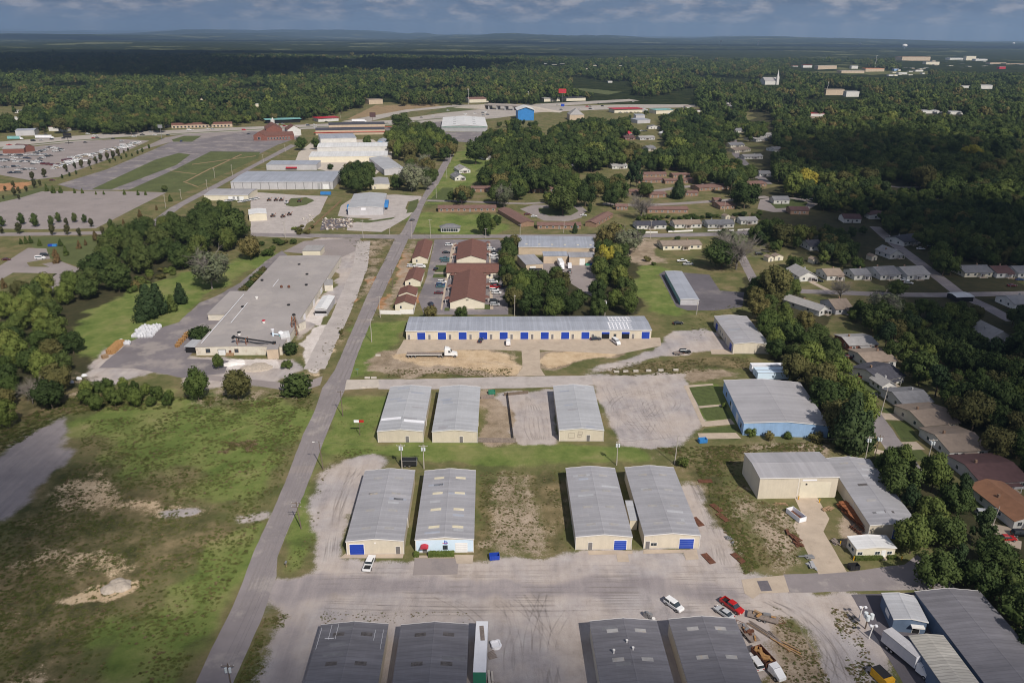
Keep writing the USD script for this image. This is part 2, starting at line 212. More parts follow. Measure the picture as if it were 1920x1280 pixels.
# ---------------------------------------------------------------- the ground: one flat sheet; what grows or lies on it is in vertex masks, broken up by noise in the material
MASKS = {  # class: [(softness in m, outline in the photograph)]
 'gravel': [(1.6, [(600,1075),(590,1020),(612,930),(618,885),(640,862),(690,850),(722,853),(738,868),(690,884),(668,950),(648,1015),(642,1046),(765,1052),(905,1048),(935,1050),(960,1035),(1060,1035),(1190,1035),(1320,1032),(1345,1060),(1290,905),(1320,900),(1362,985),(1400,1075),(1420,1080),(1480,1072),(1490,1112),(1590,1112),(1640,1180),(1650,1285),(1540,1285),(1530,1200),(1480,1140),(1430,1130),(1420,1290),(560,1290),(590,1190),(620,1165),(570,1150),(545,1140),(520,1100),(515,1060),(530,1075)]),
   (1.2, [(487,1290),(524,1195),(548,1150),(640,1115),(610,1165),(575,1290)]),
      (1.2, [(935,740),(1037,728),(1050,832),(968,832)]), (1.5, [(1100,702),(1240,648),(1262,618),(1300,612),(1345,628),(1372,655),(1290,668),(1230,672),(1120,702)]),
   (1.5, [(1110,704),(1290,705),(1300,730),(1322,815),(1300,832),(1180,836),(1148,800),(1120,745)]),
   (1.0, [(300,950),(370,948),(385,958),(330,965)]), (1.0, [(450,960),(500,952),(505,968),(455,975)]),
   (1.5, [(560,640),(600,600),(650,560),(676,505),(690,460),(670,446),(600,450),(640,490),(630,540),(560,600)]),
   (2.0, [(160,690),(190,660),(240,640),(310,640),(360,668),(430,672),(530,672),(560,690),(500,722),(360,742),(335,700),(250,705),(170,728)])],
 'dirt': [(2.0, [(692,450),(738,449),(702,540),(662,602),(648,596),(688,500)], .55), (1.5, [(752,500),(775,450),(783,450),(765,545),(740,590),(724,590)], .7), (2.0, [(720,660),(790,640),(960,655),(985,690),(960,704),(760,706),(700,690)]), (1.6, [(1015,660),(1100,645),(1160,652),(1165,668),(1090,680),(1035,694),(1016,690)]),
   (2.0, [(1280,702),(1420,698),(1390,710),(1345,714),(1300,722)]), (2.2, [(930,880),(1010,870),(1030,1030),(925,1036),(915,960)], .60), (2.0, [(955,900),(985,900),(990,1030),(950,1030)], .8), (2.5, [(1010,900),(1060,895),(1075,1020),(1030,1020)], .42), (2.5, [(640,840),(1050,866),(1050,880),(900,876)], .4), (3.0, [(1200,842),(1400,835),(1420,870),(1300,880)], .45), (2.5, [(1640,610),(1730,640),(1700,700),(1640,660)], .3), (3.0, [(1620,1130),(1660,1285),(1420,1285),(1480,1140)], .45), (2.5, [(100,690),(160,700),(180,740),(130,750)], .5), (1.6, [(350,742),(600,722),(600,738),(520,752),(360,765)], .5), (1.6, [(900,735),(940,735),(962,830),(905,826)]),
   (2.0, [(640,1046),(770,1046),(780,1066),(640,1072)], .62), (1.5, [(565,990),(600,900),(612,900),(590,1010)], .4), (1.2, [(654,985),(662,930),(682,890),(690,890),(668,960)], .6), (2.4, [(1400,900),(1420,950),(1490,970),(1490,1060),(1430,1068),(1375,930)], .62), (1.5, [(1560,935),(1600,960),(1625,1000),(1600,1040),(1560,1000)]),
   (1.4, [(1420,1115),(1500,1180),(1560,1285),(1460,1285),(1425,1180)]), (1.5, [(930,1170),(1090,1170),(1110,1285),(900,1285)]), (1.5, [(1560,1140),(1605,1150),(1660,1285),(1600,1285)]),
   (2.0, [(1420,840),(1560,830),(1560,850),(1390,852)]), (1.5, [(610,1140),(740,1150),(880,1150),(870,1170),(600,1172)]), (2.2, [(1170,440),(1235,450),(1240,490),(1200,500),(1165,480)])],
 'sand': [(1.8, [(735,662),(800,650),(960,658),(980,688),(960,702),(880,690),(780,684)]), (1.3, [(1030,664),(1100,650),(1155,656),(1150,668),(1090,676),(1030,690)]),
   (2.2, [(120,950),(150,915),(200,880),(230,890),(225,920),(300,935),(330,925),(410,945),(400,968),(300,958),(240,950),(170,960)], .64), (1.6, [(230,935),(310,925),(320,945),(240,948)], .9), (2.0, [(20,1058),(60,1036),(160,1036),(262,1038),(258,1058),(150,1066),(60,1066)], .66), (2.0, [(70,975),(160,975),(170,990),(80,995)], .45), (2.4, [(0,1060),(60,1090),(120,1180),(60,1200),(0,1150)], .36), (1.6, [(290,1060),(400,1030),(410,1045),(300,1075)], .35),
   (0.9, [(105,1122),(150,1105),(190,1085),(215,1080),(225,1086),(262,1078),(275,1085),(262,1098),(240,1110),(225,1118),(180,1115),(150,1124)]), (2.2, [(30,1250),(80,1238),(130,1245),(140,1290),(30,1290)], .6), (1.2, [(280,1020),(360,1012),(365,1020),(300,1024)], .6),
   (2.2, [(560,660),(555,720),(535,735),(600,700),(660,630),(650,622)], .55)],
 'clay': [(2.0, [(655,556),(690,552),(686,568),(650,568)], 1.0), (2.0, [(682,520),(735,516),(728,532),(680,532)], 1.0), (2.0, [(752,505),(768,470),(778,455),(772,500),(765,540),(748,540)], 1.0), (2.0, [(726,556),(745,548),(738,580),(722,580)], 1.0), (2.0, [(785,560),(800,530),(806,560),(790,580)], 1.0), (2.0, [(0,345),(60,340),(60,352),(0,358)], 1.0)],
 'lush': [(2.0, [(225,1180),(262,1140),(300,1125),(290,1165),(240,1205)]), (3.0, [(480,1270),(500,1200),(530,1150),(545,1165),(515,1210),(490,1290),(440,1290)], .5), (4.0, [(140,790),(200,755),(400,760),(590,745),(575,800),(520,930),(400,935),(390,880),(240,880),(200,840)], .9), (3.0, [(590,745),(500,960),(470,940),(560,745)], .8), (2.0, [(330,1130),(400,1000),(490,970),(470,1040),(400,1180),(340,1290),(200,1290),(250,1200)]), (2.0, [(170,1190),(250,1140),(290,1120),(280,1160),(220,1200)]),
   (2.0, [(670,610),(760,600),(745,640),(720,660),(720,690),(690,706),(660,705)]), (1.5, [(640,740),(735,733),(706,812),(706,830),(620,840)]), (3.0, [(140,600),(260,540),(420,500),(500,470),(540,480),(400,540),(310,610),(240,640),(150,690)]),
   (2.0, [(600,830),(1000,832),(1240,838),(1240,868),(1000,870),(700,850),(610,860)]), (1.8, [(1290,730),(1352,720),(1402,800),(1320,805)]), (3.0, [(1180,500),(1240,500),(1290,590),(1220,590)]), (4.0, [(780,400),(930,400),(930,437),(775,437)]), (4.0, [(880,270),(960,270),(950,320),(880,350),(800,390),(820,350)]), (2.0,[(550,1060),(590,1000),(600,900),(640,840),(620,838),(575,920),(525,1050),(530,1075)])],
 'weed': [(4.0, [(0,980),(60,965),(140,860),(200,870),(330,900),(470,990),(330,1060),(280,1140),(150,1290),(0,1290)], .8), (1.5, [(1300,870),(1345,865),(1420,1060),(1400,1075),(1330,930)]), (1.6, [(730,690),(780,680),(960,695),(955,706),(730,708)]), (1.4, [(1110,700),(1180,682),(1400,666),(1410,690),(1200,704)]), (2.0, [(900,890),(930,890),(930,1040),(892,1045)]), (2.0, [(1010,880),(1060,880),(1075,1030),(1030,1030)]),
   (2.0, [(0,800),(120,770),(180,750),(140,720),(0,740)]), (1.5, [(575,700),(630,600),(665,600),(600,700),(560,740)]), (3, [(690,447),(740,447),(720,500),(650,600),(670,520)]), (1.2,[(1450,1130),(1480,1165),(1530,1285),(1500,1285),(1470,1210)]), (1.2,[(1565,1150),(1600,1180),(1648,1285),(1610,1285)])],
 'pale': [(0.8, [(590,560),(626,556),(600,610),(575,600)]), (1.2, [(420,685),(440,672),(520,672),(530,690),(460,696)]), (1.5, [(575,640),(600,610),(640,605),(612,650),(588,700),(575,695)])],
 'tarmac_shaded_gravel': [(1.8, [(-80,900),(0,858),(60,816),(124,775),(146,800),(140,850),(112,905),(64,958),(0,976),(-80,990)]), (1.6, [(515,1080),(620,1078),(780,1084),(960,1090),(1180,1090),(1400,1094),(1400,1110),(1180,1116),(960,1117),(760,1114),(600,1112),(505,1118)]), (2.5, [(470,1120),(520,1082),(600,1085),(600,1110),(560,1150),(520,1200),(490,1290),(560,1290),(620,1140)], .75)],  # first outline is a gravel strip, its shade painted in by this darker tone
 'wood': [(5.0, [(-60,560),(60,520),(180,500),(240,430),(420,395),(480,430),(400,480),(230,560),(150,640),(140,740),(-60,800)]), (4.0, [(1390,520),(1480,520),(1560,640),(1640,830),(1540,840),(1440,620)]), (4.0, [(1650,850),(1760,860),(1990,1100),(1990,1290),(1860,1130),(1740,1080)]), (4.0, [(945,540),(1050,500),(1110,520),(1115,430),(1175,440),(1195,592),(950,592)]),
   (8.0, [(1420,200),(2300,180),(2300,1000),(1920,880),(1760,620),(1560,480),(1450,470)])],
}
ORDER = list(MASKS)
def masks_on(xs, ys):
    res = xs[1] - xs[0]; H, W = len(ys), len(xs); out = []
    g = np.random.default_rng(40)
    def waver():
        a = 0
        for sg, am in ((9, 1.0), (4, .7), (1.8, .5)): q = gaussian_filter(g.normal(size=(H, W)), max(sg / res, .7)); a = a + am * q / q.std()
        return a * .55
    wx, wy = waver(), waver(); jj, ii = np.meshgrid(np.arange(H), np.arange(W), indexing='ij')
    for c in ORDER:
        acc = np.zeros((H, W), np.float32)
        for e in MASKS[c]:
            soft, poly = e[:2]
            pts = [((G2(x, y)[0] - xs[0]) / res, (G2(x, y)[1] - ys[0]) / res) for x, y in poly]
            im = Image.new('L', (W, H)); ImageDraw.Draw(im).polygon(pts, fill=255)
            a = np.asarray(im, np.float32) / 255
            if a.max() > 0:
                a = gaussian_filter(a, max(soft * 1.3 / res, 0.6)) * (e[2] if len(e) > 2 else 1.0); k = soft * 1.3 / res
                acc = np.maximum(acc, map_coordinates(a, [jj + wy * k, ii + wx * k], order=1, mode='nearest'))
        out.append(acc.ravel())
    return out
def sheet_grid(x0, x1, y0, y1, res):
    xs, ys = np.arange(x0, x1 + res / 2, res), np.arange(y0, y1 + res / 2, res)
    X, Y = np.meshgrid(xs, ys); W = len(xs)
    i = (np.arange(len(ys) - 1)[:, None] * W + np.arange(W - 1)).ravel()
    f = np.vstack([np.stack([i, i + 1, i + W + 1], 1), np.stack([i, i + W + 1, i + W], 1)])
    return np.column_stack([X.ravel(), Y.ravel(), np.zeros(X.size)]), f, masks_on(xs, ys)
def ground_material():
    n = {'g': ('geometry', {}), 'A': ('attribute', dict(attribute='mask_a')), 'B': ('attribute', dict(attribute='mask_b')), 'C': ('attribute', dict(attribute='mask_c')),
         'sa': ('separate_color', {}), 'sb': ('separate_color', {}), 'sc': ('separate_color', {}),
         'n0': ('noise_texture', dict(scale=0.013, detail=4.0, roughness=0.6)), 'n1': ('noise_texture', dict(scale=0.09, detail=6.0, roughness=0.68)), 'n2': ('noise_texture', dict(scale=0.7, detail=6.0, roughness=0.7)), 'n3': ('noise_texture', dict(scale=3.2, detail=5.0, roughness=0.7)),
         'mp': ('mapping', dict(mapping_type='point', rotation=(0, 0, 0.5), scale=(0.35, 0.05, 1.0))), 'n4': ('noise_texture', dict(scale=1.0, detail=5.0, roughness=0.65)), 'n5': ('noise_texture', dict(scale=0.17, detail=9.0, roughness=0.74)), 'n6': ('noise_texture', dict(scale=0.045, detail=5.0, roughness=0.6))}
    l = [('A.color', 'sa.color'), ('B.color', 'sb.color'), ('C.color', 'sc.color'), ('g.position', 'mp.vector'), ('mp.vector', 'n4.vector')] + [('g.position', f'n{i}.vector') for i in (0, 1, 2, 3, 5, 6)]
    k = [0]
    def math_(t, a, b=None):
        k[0] += 1; m = f'x{k[0]}'; d = dict(math_type=t)
        if not isinstance(b, str) and b is not None: d['value2'] = float(b)
        n[m] = ('math', d); l.append((a, m + '.value1'))
        if isinstance(b, str): l.append((b, m + '.value2'))
        return m + '.value'
    def ramp(fac, stops):
        k[0] += 1; m = f'x{k[0]}'; n[m] = ('rgb_ramp', dict(ramp=stops)); l.append((fac, m + '.fac')); return m + '.color'
    def mix(fac, a, b):
        k[0] += 1; m = f'x{k[0]}'; n[m] = ('mix_color', dict(blend_type='mix')); l.extend([(fac, m + '.fac'), (a, m + '.a'), (b, m + '.b')]); return m + '.result'
    def cut(mask, noise, amp, lo=0.42, hi=0.58, top=1.0):
        k[0] += 1; m = f'x{k[0]}'
        s = math_('add', math_('multiply', math_('subtract', noise, 0.5), amp), mask)
        n[m] = ('map_range', dict(range_type='smoothstep', from_min=lo, from_max=hi, to_min=0.0, to_max=top, clamp=True)); l.append((s, m + '.value')); return m + '.result'
    mot = math_('add', math_('multiply', 'n5.fac', 0.6), math_('multiply', 'n1.fac', 0.4))
    fin = math_('add', math_('multiply', 'n3.fac', 0.4), math_('multiply', 'n5.fac', 0.6))
    def blend(fac, a, b):
        k[0] += 1; m = f'x{k[0]}'; n[m] = ('mix_color', dict(blend_type='mix', fac=fac)); l.extend([(a, m + '.a'), (b, m + '.b')]); return m + '.result'
    big = ramp('n6.fac', [(0.395, (0.090, 0.103, 0.037)), (0.500, (0.136, 0.128, 0.055)), (0.612, (0.172, 0.136, 0.073))])
    col = blend(0.45, ramp(mot, [(0.376, (0.069, 0.076, 0.030)), (0.463, (0.106, 0.110, 0.042)), (0.537, (0.167, 0.146, 0.070)), (0.624, (0.230, 0.179, 0.110))]), big)
    lush = blend(0.4, ramp(mot, [(0.376, (0.063, 0.091, 0.023)), (0.469, (0.116, 0.157, 0.040)), (0.550, (0.164, 0.194, 0.058)), (0.636, (0.253, 0.232, 0.108))]), ramp('n6.fac', [(0.407, (0.099, 0.140, 0.034)), (0.512, (0.149, 0.178, 0.053)), (0.612, (0.209, 0.194, 0.084))]))
    weed = blend(0.35, ramp(mot, [(0.388, (0.031, 0.036, 0.015)), (0.469, (0.101, 0.092, 0.042)), (0.537, (0.176, 0.146, 0.076)), (0.624, (0.297, 0.224, 0.131))]), ramp('n6.fac', [(0.407, (0.061, 0.069, 0.023)), (0.512, (0.121, 0.103, 0.050)), (0.612, (0.220, 0.162, 0.092))]))
    dirt = blend(0.35, ramp(fin, [(0.388, (0.10, 0.08, 0.05)), (0.469, (0.25, 0.19, 0.135)), (0.550, (0.36, 0.285, 0.215)), (0.624, (0.46, 0.38, 0.30))]), ramp('n6.fac', [(0.407, (0.17, 0.135, 0.085)), (0.593, (0.40, 0.325, 0.26))]))
    sand = ramp(fin, [(0.376, (0.33, 0.235, 0.145)), (0.500, (0.50, 0.375, 0.245)), (0.624, (0.60, 0.48, 0.34))])
    clay = ramp(mot, [(0.407, (0.30, 0.14, 0.065)), (0.593, (0.44, 0.25, 0.135))])
    grav = blend(0.5, ramp(math_('add', math_('multiply', 'n4.fac', 0.4), math_('multiply', 'n5.fac', 0.6)), [(0.388, (0.238, 0.206, 0.195)), (0.475, (0.366, 0.319, 0.303)), (0.550, (0.437, 0.389, 0.370)), (0.624, (0.513, 0.471, 0.454))]), ramp('n6.fac', [(0.401, (0.285, 0.273, 0.294)), (0.500, (0.395, 0.351, 0.334)), (0.599, (0.437, 0.374, 0.330))]))
    tarm_shade = blend(0.5, ramp(math_('add', math_('multiply', 'n4.fac', 0.5), math_('multiply', 'n6.fac', 0.5)), [(0.401, (0.201, 0.181, 0.193)), (0.500, (0.272, 0.245, 0.252)), (0.599, (0.372, 0.328, 0.322))]), ramp(fin, [(0.407, (0.221, 0.196, 0.203)), (0.593, (0.322, 0.284, 0.282))]))
    pale = ramp(fin, [(0.407, (0.46, 0.41, 0.385)), (0.593, (0.64, 0.59, 0.57))])
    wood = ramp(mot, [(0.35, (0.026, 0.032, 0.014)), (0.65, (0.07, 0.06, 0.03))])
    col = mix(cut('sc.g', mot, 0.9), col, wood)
    col = mix(cut('sb.b', mot, 1.6, 0.32, 0.68), col, weed)
    col = mix(cut('sb.g', mot, 1.4, 0.30, 0.70), col, lush)
    col = mix(cut('sb.r', 'n5.fac', 1.4, 0.34, 0.66), col, clay)
    col = mix(cut('sa.g', fin, 2.3, 0.36, 0.64), col, dirt)
    col = mix(cut('sa.b', fin, 2.3, 0.36, 0.64), col, sand)
    col = mix(cut('sa.r', fin, 2.0, 0.34, 0.66), col, grav)
    col = mix(cut('sc.b', 'n5.fac', 1.3, 0.25, 0.75), col, tarm_shade)
    col = mix(cut('sc.r', fin, 1.6), col, pale)
    n['p'] = ('principled_bsdf', dict(roughness=0.97, specular_ior_level=0.15)); n['bp'] = ('bump', dict(strength=0.7, distance=0.35))
    l.extend([(col, 'p.base_color'), (fin, 'bp.height'), ('bp.normal', 'p.normal')])
    return usdkit.material(stage, LOOKS + '/ground', n, l, surface='p.BSDF')
NX0, NX1, NY0, NY1, NR = -240, 264, 84, 468, 1.2
MX0, MX1, MY1, MR = -996, 1020, 1500, 6.0
def build_ground():
    a = sheet_grid(NX0, NX1, NY0, NY1, NR); ny1 = a[0][:, 1].max()
    b = sheet_grid(MX0, MX1, ny1, MY1, MR); my1 = b[0][:, 1].max(); mx1 = b[0][:, 0].max()
    v = [a[0], b[0]]; f = [a[1], b[1] + len(a[0])]; mk = [np.concatenate([p, q]) for p, q in zip(a[2], b[2])]
    nv = len(a[0]) + len(b[0]); extra = []
    for x0, x1, y0, y1 in ((MX0, NX0, NY0, ny1), (a[0][:, 0].max(), mx1, NY0, ny1), (MX0, mx1, -400, NY0)):
        extra += [(x0, y0, 0), (x1, y0, 0), (x1, y1, 0), (x0, y1, 0)]; f.append(np.array([(0, 1, 2), (0, 2, 3)]) + nv); nv += 4
    v.append(np.array(extra, float)); z = np.zeros(len(extra)); mk = [np.concatenate([m, z]) for m in mk]
    d = dict(zip(ORDER, mk)); zz = np.zeros(nv)
    pv = [('mask_a', np.column_stack([d['gravel'], d['dirt'], d['sand']])), ('mask_b', np.column_stack([d['clay'], d['lush'], d['weed']])), ('mask_c', np.column_stack([d['pale'], d['wood'], d['tarmac_shaded_gravel']]))]
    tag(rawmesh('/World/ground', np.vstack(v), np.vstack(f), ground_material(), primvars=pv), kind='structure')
    return mx1, my1
MX1R, MY1R = build_ground()
def hills_raw(x, y):
    p = np.stack([np.asarray(x) / 2600.0, np.asarray(y) / 2600.0, np.zeros_like(np.asarray(x, float))], -1)
    near = np.clip((np.asarray(y) - 1600) / 2500, 0, 1); d = np.hypot(x, y)
    h = near * (meshkit.fbm(p, 4, 3) - 0.42) * 46
    far = np.clip((d - 12000) / 9000, 0, 1)
    q = np.stack([np.asarray(x) / 3600.0, np.asarray(y) / 9000.0, np.zeros_like(np.asarray(x, float)) + 5], -1)
    return h + far * np.clip((meshkit.fbm(q, 5, 9) - 0.42) * 620, 0, 300) * (0.75 - 0.3 * np.tanh(np.asarray(x) / 9000))
def hills(x, y): return np.maximum(hills_raw(x, y), 0.0)
def build_far():
    def lines(lo, hi, a, b, k, r):   # from a outward to lo, from b outward to hi, growing steps; a..b itself in one step where the near ground lies
        up = [b]; s = k
        while up[-1] < hi: up.append(up[-1] + s); s *= r
        dn = [a]; s = k
        while dn[-1] > lo: dn.append(dn[-1] - s); s *= r
        return np.array(dn[::-1] + up)
    xs = np.concatenate([lines(-45000, MX0, MX0, MX0, 45, 1.045)[:-1], np.linspace(MX0, MX1R, 40), lines(MX1R, 45000, MX1R, MX1R, 45, 1.045)[2:]]); xs = np.unique(np.round(xs, 3))
    ys = np.concatenate([[-6000, -2500, -1000, -400], np.linspace(-400, MY1R, 30)[1:], lines(MY1R, 48000, MY1R, MY1R, 28, 1.022)[2:]]); ys = np.unique(np.round(ys, 3))
    X, Y = np.meshgrid(xs, ys); W = len(xs)
    Z = hills(X, Y)
    d = np.hypot(X, Y); rough = np.clip((d - 2600) / 1500, 0, 1) * 15
    Z = Z + rough * meshkit.fbm(np.stack([X / 70, Y / 70, X * 0], -1), 3, 21)
    edge = (X >= MX0 - 1) & (X <= MX1R + 1) & (Y <= MY1R + 1); Z[edge] = 0
    i = (np.arange(len(ys) - 1)[:, None] * W + np.arange(W - 1)).ravel()
    cx = (X[:-1, :-1] + X[1:, 1:]).ravel() / 2; cy = (Y[:-1, :-1] + Y[1:, 1:]).ravel() / 2
    i = i[~((cx > MX0) & (cx < MX1R) & (cy > -400) & (cy < MY1R))]
    f = np.vstack([np.stack([i, i + 1, i + W + 1], 1), np.stack([i, i + W + 1, i + W], 1)])
    n = {'g': ('geometry', {}), 'a': ('noise_texture', dict(scale=0.0011, detail=5.0, roughness=0.6)), 'b': ('noise_texture', dict(scale=0.03, detail=4.0, roughness=0.6)), 'fm': ('map_range', dict(range_type='smoothstep', from_min=0.585, from_max=0.60, to_min=0.0, to_max=1.0, clamp=True)),
         'r': ('rgb_ramp', dict(ramp=[(0.3, (0.014, 0.020, 0.009)), (0.55, (0.030, 0.038, 0.016)), (0.75, (0.055, 0.055, 0.024))])), 'x': ('mix_color', dict(blend_type='mix', b=(0.11, 0.115, 0.055))), 'p': ('principled_bsdf', dict(roughness=1.0, specular_ior_level=0.0)), 'bp': ('bump', dict(strength=1.0, distance=9.0))}
    m = usdkit.material(stage, LOOKS + '/far_woods', n, [('g.position', 'a.vector'), ('g.position', 'b.vector'), ('b.fac', 'r.fac'), ('a.fac', 'fm.value'), ('fm.result', 'x.fac'), ('r.color', 'x.a'), ('x.result', 'p.base_color'), ('b.fac', 'bp.height'), ('bp.normal', 'p.normal')], surface='p.BSDF')
    tag(rawmesh('/World/wooded_hills', np.column_stack([X.ravel(), Y.ravel(), Z.ravel()]), f, m), kind='structure')
build_far()

# ---------------------------------------------------------------- roads, yards and lawns: sheets a few millimetres to centimetres above the ground
rngs = np.random.default_rng(11)
def ragged(pts, step, amp, seed):
    """an outline on the ground with a vertex every STEP metres, uneven by AMP"""
    pts = np.asarray(pts, float); out = []
    for a, b in zip(pts, np.roll(pts, -1, 0)):
        m = max(1, int(np.linalg.norm(b - a) / step))
        for t in range(m): out.append(a + (b - a) * t / m)
    out = np.array(out)
    if amp:
        p = np.column_stack([out / 3.0, np.full(len(out), seed * 7.7)])
        out = out + (np.stack([meshkit.fbm(p, 3, seed), meshkit.fbm(p + 31.7, 3, seed + 5)], 1) - 0.5) * 2 * amp
    return out
seedc = [0]
def sheet(name, m, px, z=0.02, amp=0.35, step=1.5, world=False):
    seedc[0] += 1
    pts = np.asarray(px, float) if world else np.array([G2(x, y) for x, y in px])
    far = np.median(np.hypot(pts[:, 0], pts[:, 1])); step = max(step, far / 150)
    P = Polygon(ragged(pts, step, amp, seedc[0])).buffer(0)
    if P.geom_type != 'Polygon': P = max(P.geoms, key=lambda g: g.area)
    vv, tr = trimesh.creation.triangulate_polygon(P, engine='earcut')
    a = vv[tr]; c = (a[:, 1, 0] - a[:, 0, 0]) * (a[:, 2, 1] - a[:, 0, 1]) - (a[:, 1, 1] - a[:, 0, 1]) * (a[:, 2, 0] - a[:, 0, 0]); tr[c < 0] = tr[c < 0][:, ::-1]
    return tag(rawmesh(fresh('/World', name), np.column_stack([vv, np.full(len(vv), z)]), tr, M[m]), kind='structure')
def strip(name, m, pts, w, z=0.03, amp=0.2):
    """a road of constant width W metres along a line of the photograph"""
    p = np.array([G2(x, y) for x, y in pts]); t = np.gradient(p, axis=0); t /= np.linalg.norm(t, axis=1, keepdims=True); nrm = np.column_stack([-t[:, 1], t[:, 0]]) * w / 2
    return sheet(name, m, np.vstack([p - nrm, (p + nrm)[::-1]]), z, amp, world=True)
MAIN_L = [(362,1290),(398,1212),(430,1150),(452,1098),(480,1023),(509,964),(541,888),(566,820),(589,772),(605,727),(627,695),(665,608),(690,550),(705,520),(722,486),(741,447),(752,437),(775,395),(790,372),(802,350),(815,330),(830,305),(842,282),(850,262)]
MAIN_R = [(433,1290),(462,1225),(492,1155),(519,1080),(519,1046),(539,996),(566,935),(588,881),(608,824),(632,765),(655,712),(672,660),(690,617),(710,570),(730,525),(747,490),(766,447),(775,437),(790,395),(802,370),(822,345),(835,320),(850,292),(858,262)]
sheet('road', 'asphalt', MAIN_L + MAIN_R[::-1], 0.045, 0.3)
sheet('lower_cross_street', 'asphalt', [(1469,1077),(1520,1075),(1600,1070),(1696,1058),(1720,1040),(1775,1085),(1800,1110),(1720,1106),(1600,1108),(1478,1111)], 0.040, 0.25)
sheet('yard_paving', 'asphalt_dark', [(1596,1114),(1720,1110),(1840,1112),(1925,1220),(1925,1290),(1700,1290),(1640,1190)], 0.025, 0.3)
sheet('concrete_apron', 'concrete', [(1390,1086),(1470,1078),(1480,1110),(1425,1112),(1412,1122),(1396,1112)], 0.060, 0.1)
sheet('dark_patch', 'asphalt_dark', [(1419,1089),(1439,1088),(1448,1107),(1427,1108)], 0.070, 0.02)
sheet('middle_cross_street', 'concrete_pale', [(650,712),(710,711),(712,727),(646,731)], 0.062, 0.15)
sheet('middle_cross_street', 'gravel_sheet', [(708,711),(770,711),(960,706),(1110,704),(1112,722),(1035,726),(902,729),(735,730),(710,729)], 0.052, 0.4)
sheet('upper_cross_street', 'asphalt', [(470,437),(620,439),(742,440),(960,440),(1177,439),(1350,436),(1420,431),(1470,424),(1474,431),(1420,440),(1335,443),(1175,446),(960,446),(766,448),(740,448),(640,446),(470,443)], 0.055, 0.2)
sheet('frontage_road', 'asphalt', [(200,445),(280,418),(318,390),(385,355),(470,311),(545,271),(556,273),(484,310),(402,355),(345,385),(305,414),(280,432),(215,452)], 0.040, 0.3)
strip('access_road', 'pavement', [(-60,440),(60,439),(130,438),(210,436),(250,430)], 9, 0.050)
strip('access_road', 'pavement', [(85,548),(112,522),(132,506),(95,492)], 9, 0.050)
sheet('parking_lot', 'pavement', [(37,371),(75,359),(200,358),(312,361),(250,392),(190,423),(180,428),(80,430),(-60,428),(-60,388)], 0.030)
sheet('parking_lot', 'pavement', [(-60,540),(0,498),(52,465),(87,466),(94,485),(50,492),(56,500),(132,501),(118,513),(25,511),(-60,560)], 0.030)
sheet('old_pavement', 'pavement_blue', [(108,346),(150,357),(240,356),(340,330),(480,292),(520,272),(560,258),(470,246),(395,257),(330,262),(285,282),(200,318)], 0.030)
sheet('sales_lot', 'pavement', [(-60,330),(0,328),(55,338),(110,332),(200,300),(280,264),(225,261),(150,265),(-60,290)], 0.025)
sheet('frontage_lot', 'pavement', [(250,285),(310,258),(400,243),(560,238),(562,262),(470,262),(400,258),(330,264)], 0.022)
sheet('lawn', 'lawn_field', [(172,355),(210,355),(330,310),(357,290),(335,287),(290,300)], 0.045, 0.5)
sheet('lawn', 'lawn_field', [(240,357),(312,361),(345,362),(405,333),(484,297),(488,285),(395,284),(330,317)], 0.045, 0.5)
for q in ([(395,316),(452,289),(454,290),(397,317)], [(347,340),(395,315),(397,316),(349,341)], [(345,340),(372,350),(372,352),(343,341)], [(318,320),(368,326),(368,327),(318,321)], [(360,308),(480,292),(480,293),(360,309)]): sheet('worn_track', 'brown_field', q, 0.055, 0.3)
sheet('lawn', 'lawn_field', [(35,372),(75,360),(110,352),(90,348),(40,362),(-60,382),(-60,392)], 0.040)
sheet('lawn', 'lawn_field', [(322,262),(345,255),(378,255),(360,266),(325,266)], 0.035); sheet('lawn', 'lawn_field', [(60,444),(180,443),(180,470),(150,500),(95,484),(60,462)], 0.022)
sheet('highway', 'highway_concrete', [(-120,276),(0,266),(230,248),(420,240),(640,231),(790,222),(900,208),(1000,201),(1180,196),(1300,196),(1420,192),(1420,196),(1300,201),(1150,205),(1010,211),(930,222),(830,228),(640,240),(420,248),(230,258),(0,279),(-120,290)], 0.050, 0.5)
sheet('highway', 'highway_concrete', [(760,222),(830,212),(960,199),(975,203),(860,214),(800,226)], 0.040, 0.5)
sheet('ramp', 'highway_concrete', [(640,228),(760,206),(850,197),(990,196),(1180,186),(1200,189),(1000,202),(860,200),(770,209),(680,231)], 0.035, 0.5)
strip('median_grass', 'lawn_field', [(-60,283),(120,265),(330,251),(520,241),(700,234),(830,222)], 7, 0.07, .6)
sheet('yard_paving', 'concrete_pale', [(560,286),(590,262),(700,262),(735,285),(735,306),(700,330),(655,330),(600,318),(548,316)], 0.018, .6); sheet('yard_paving', 'pavement_blue', [(720,240),(832,224),(832,262),(852,268),(845,272),(800,255),(735,256)], 0.018, .6); sheet('store_parking', 'pavement_blue', [(828,262),(830,248),(918,247),(925,262),(880,268)], 0.034, .4)
for q in ([(541,887),(585,886),(589,873),(547,874)], [(668,606),(694,604),(697,597),(672,599)], [(683,566),(708,565),(711,558),(687,559)]): sheet('road_patch', 'pavement', q, 0.056, .08)
sheet('grass_island', 'lawn_field', [(535,385),(545,372),(575,370),(590,376),(575,384),(550,388)], 0.045, .6); sheet('grass_island', 'lawn_field', [(762,400),(768,378),(785,373),(782,388),(775,398)], 0.048, .3); sheet('grass_island', 'lawn_field', [(640,408),(700,413),(742,407),(735,411),(690,418),(645,414)], 0.048, .3); sheet('dark_strip', 'asphalt_dark', [(612,430),(600,432),(605,412),(655,408),(662,425)], 0.05, .5)
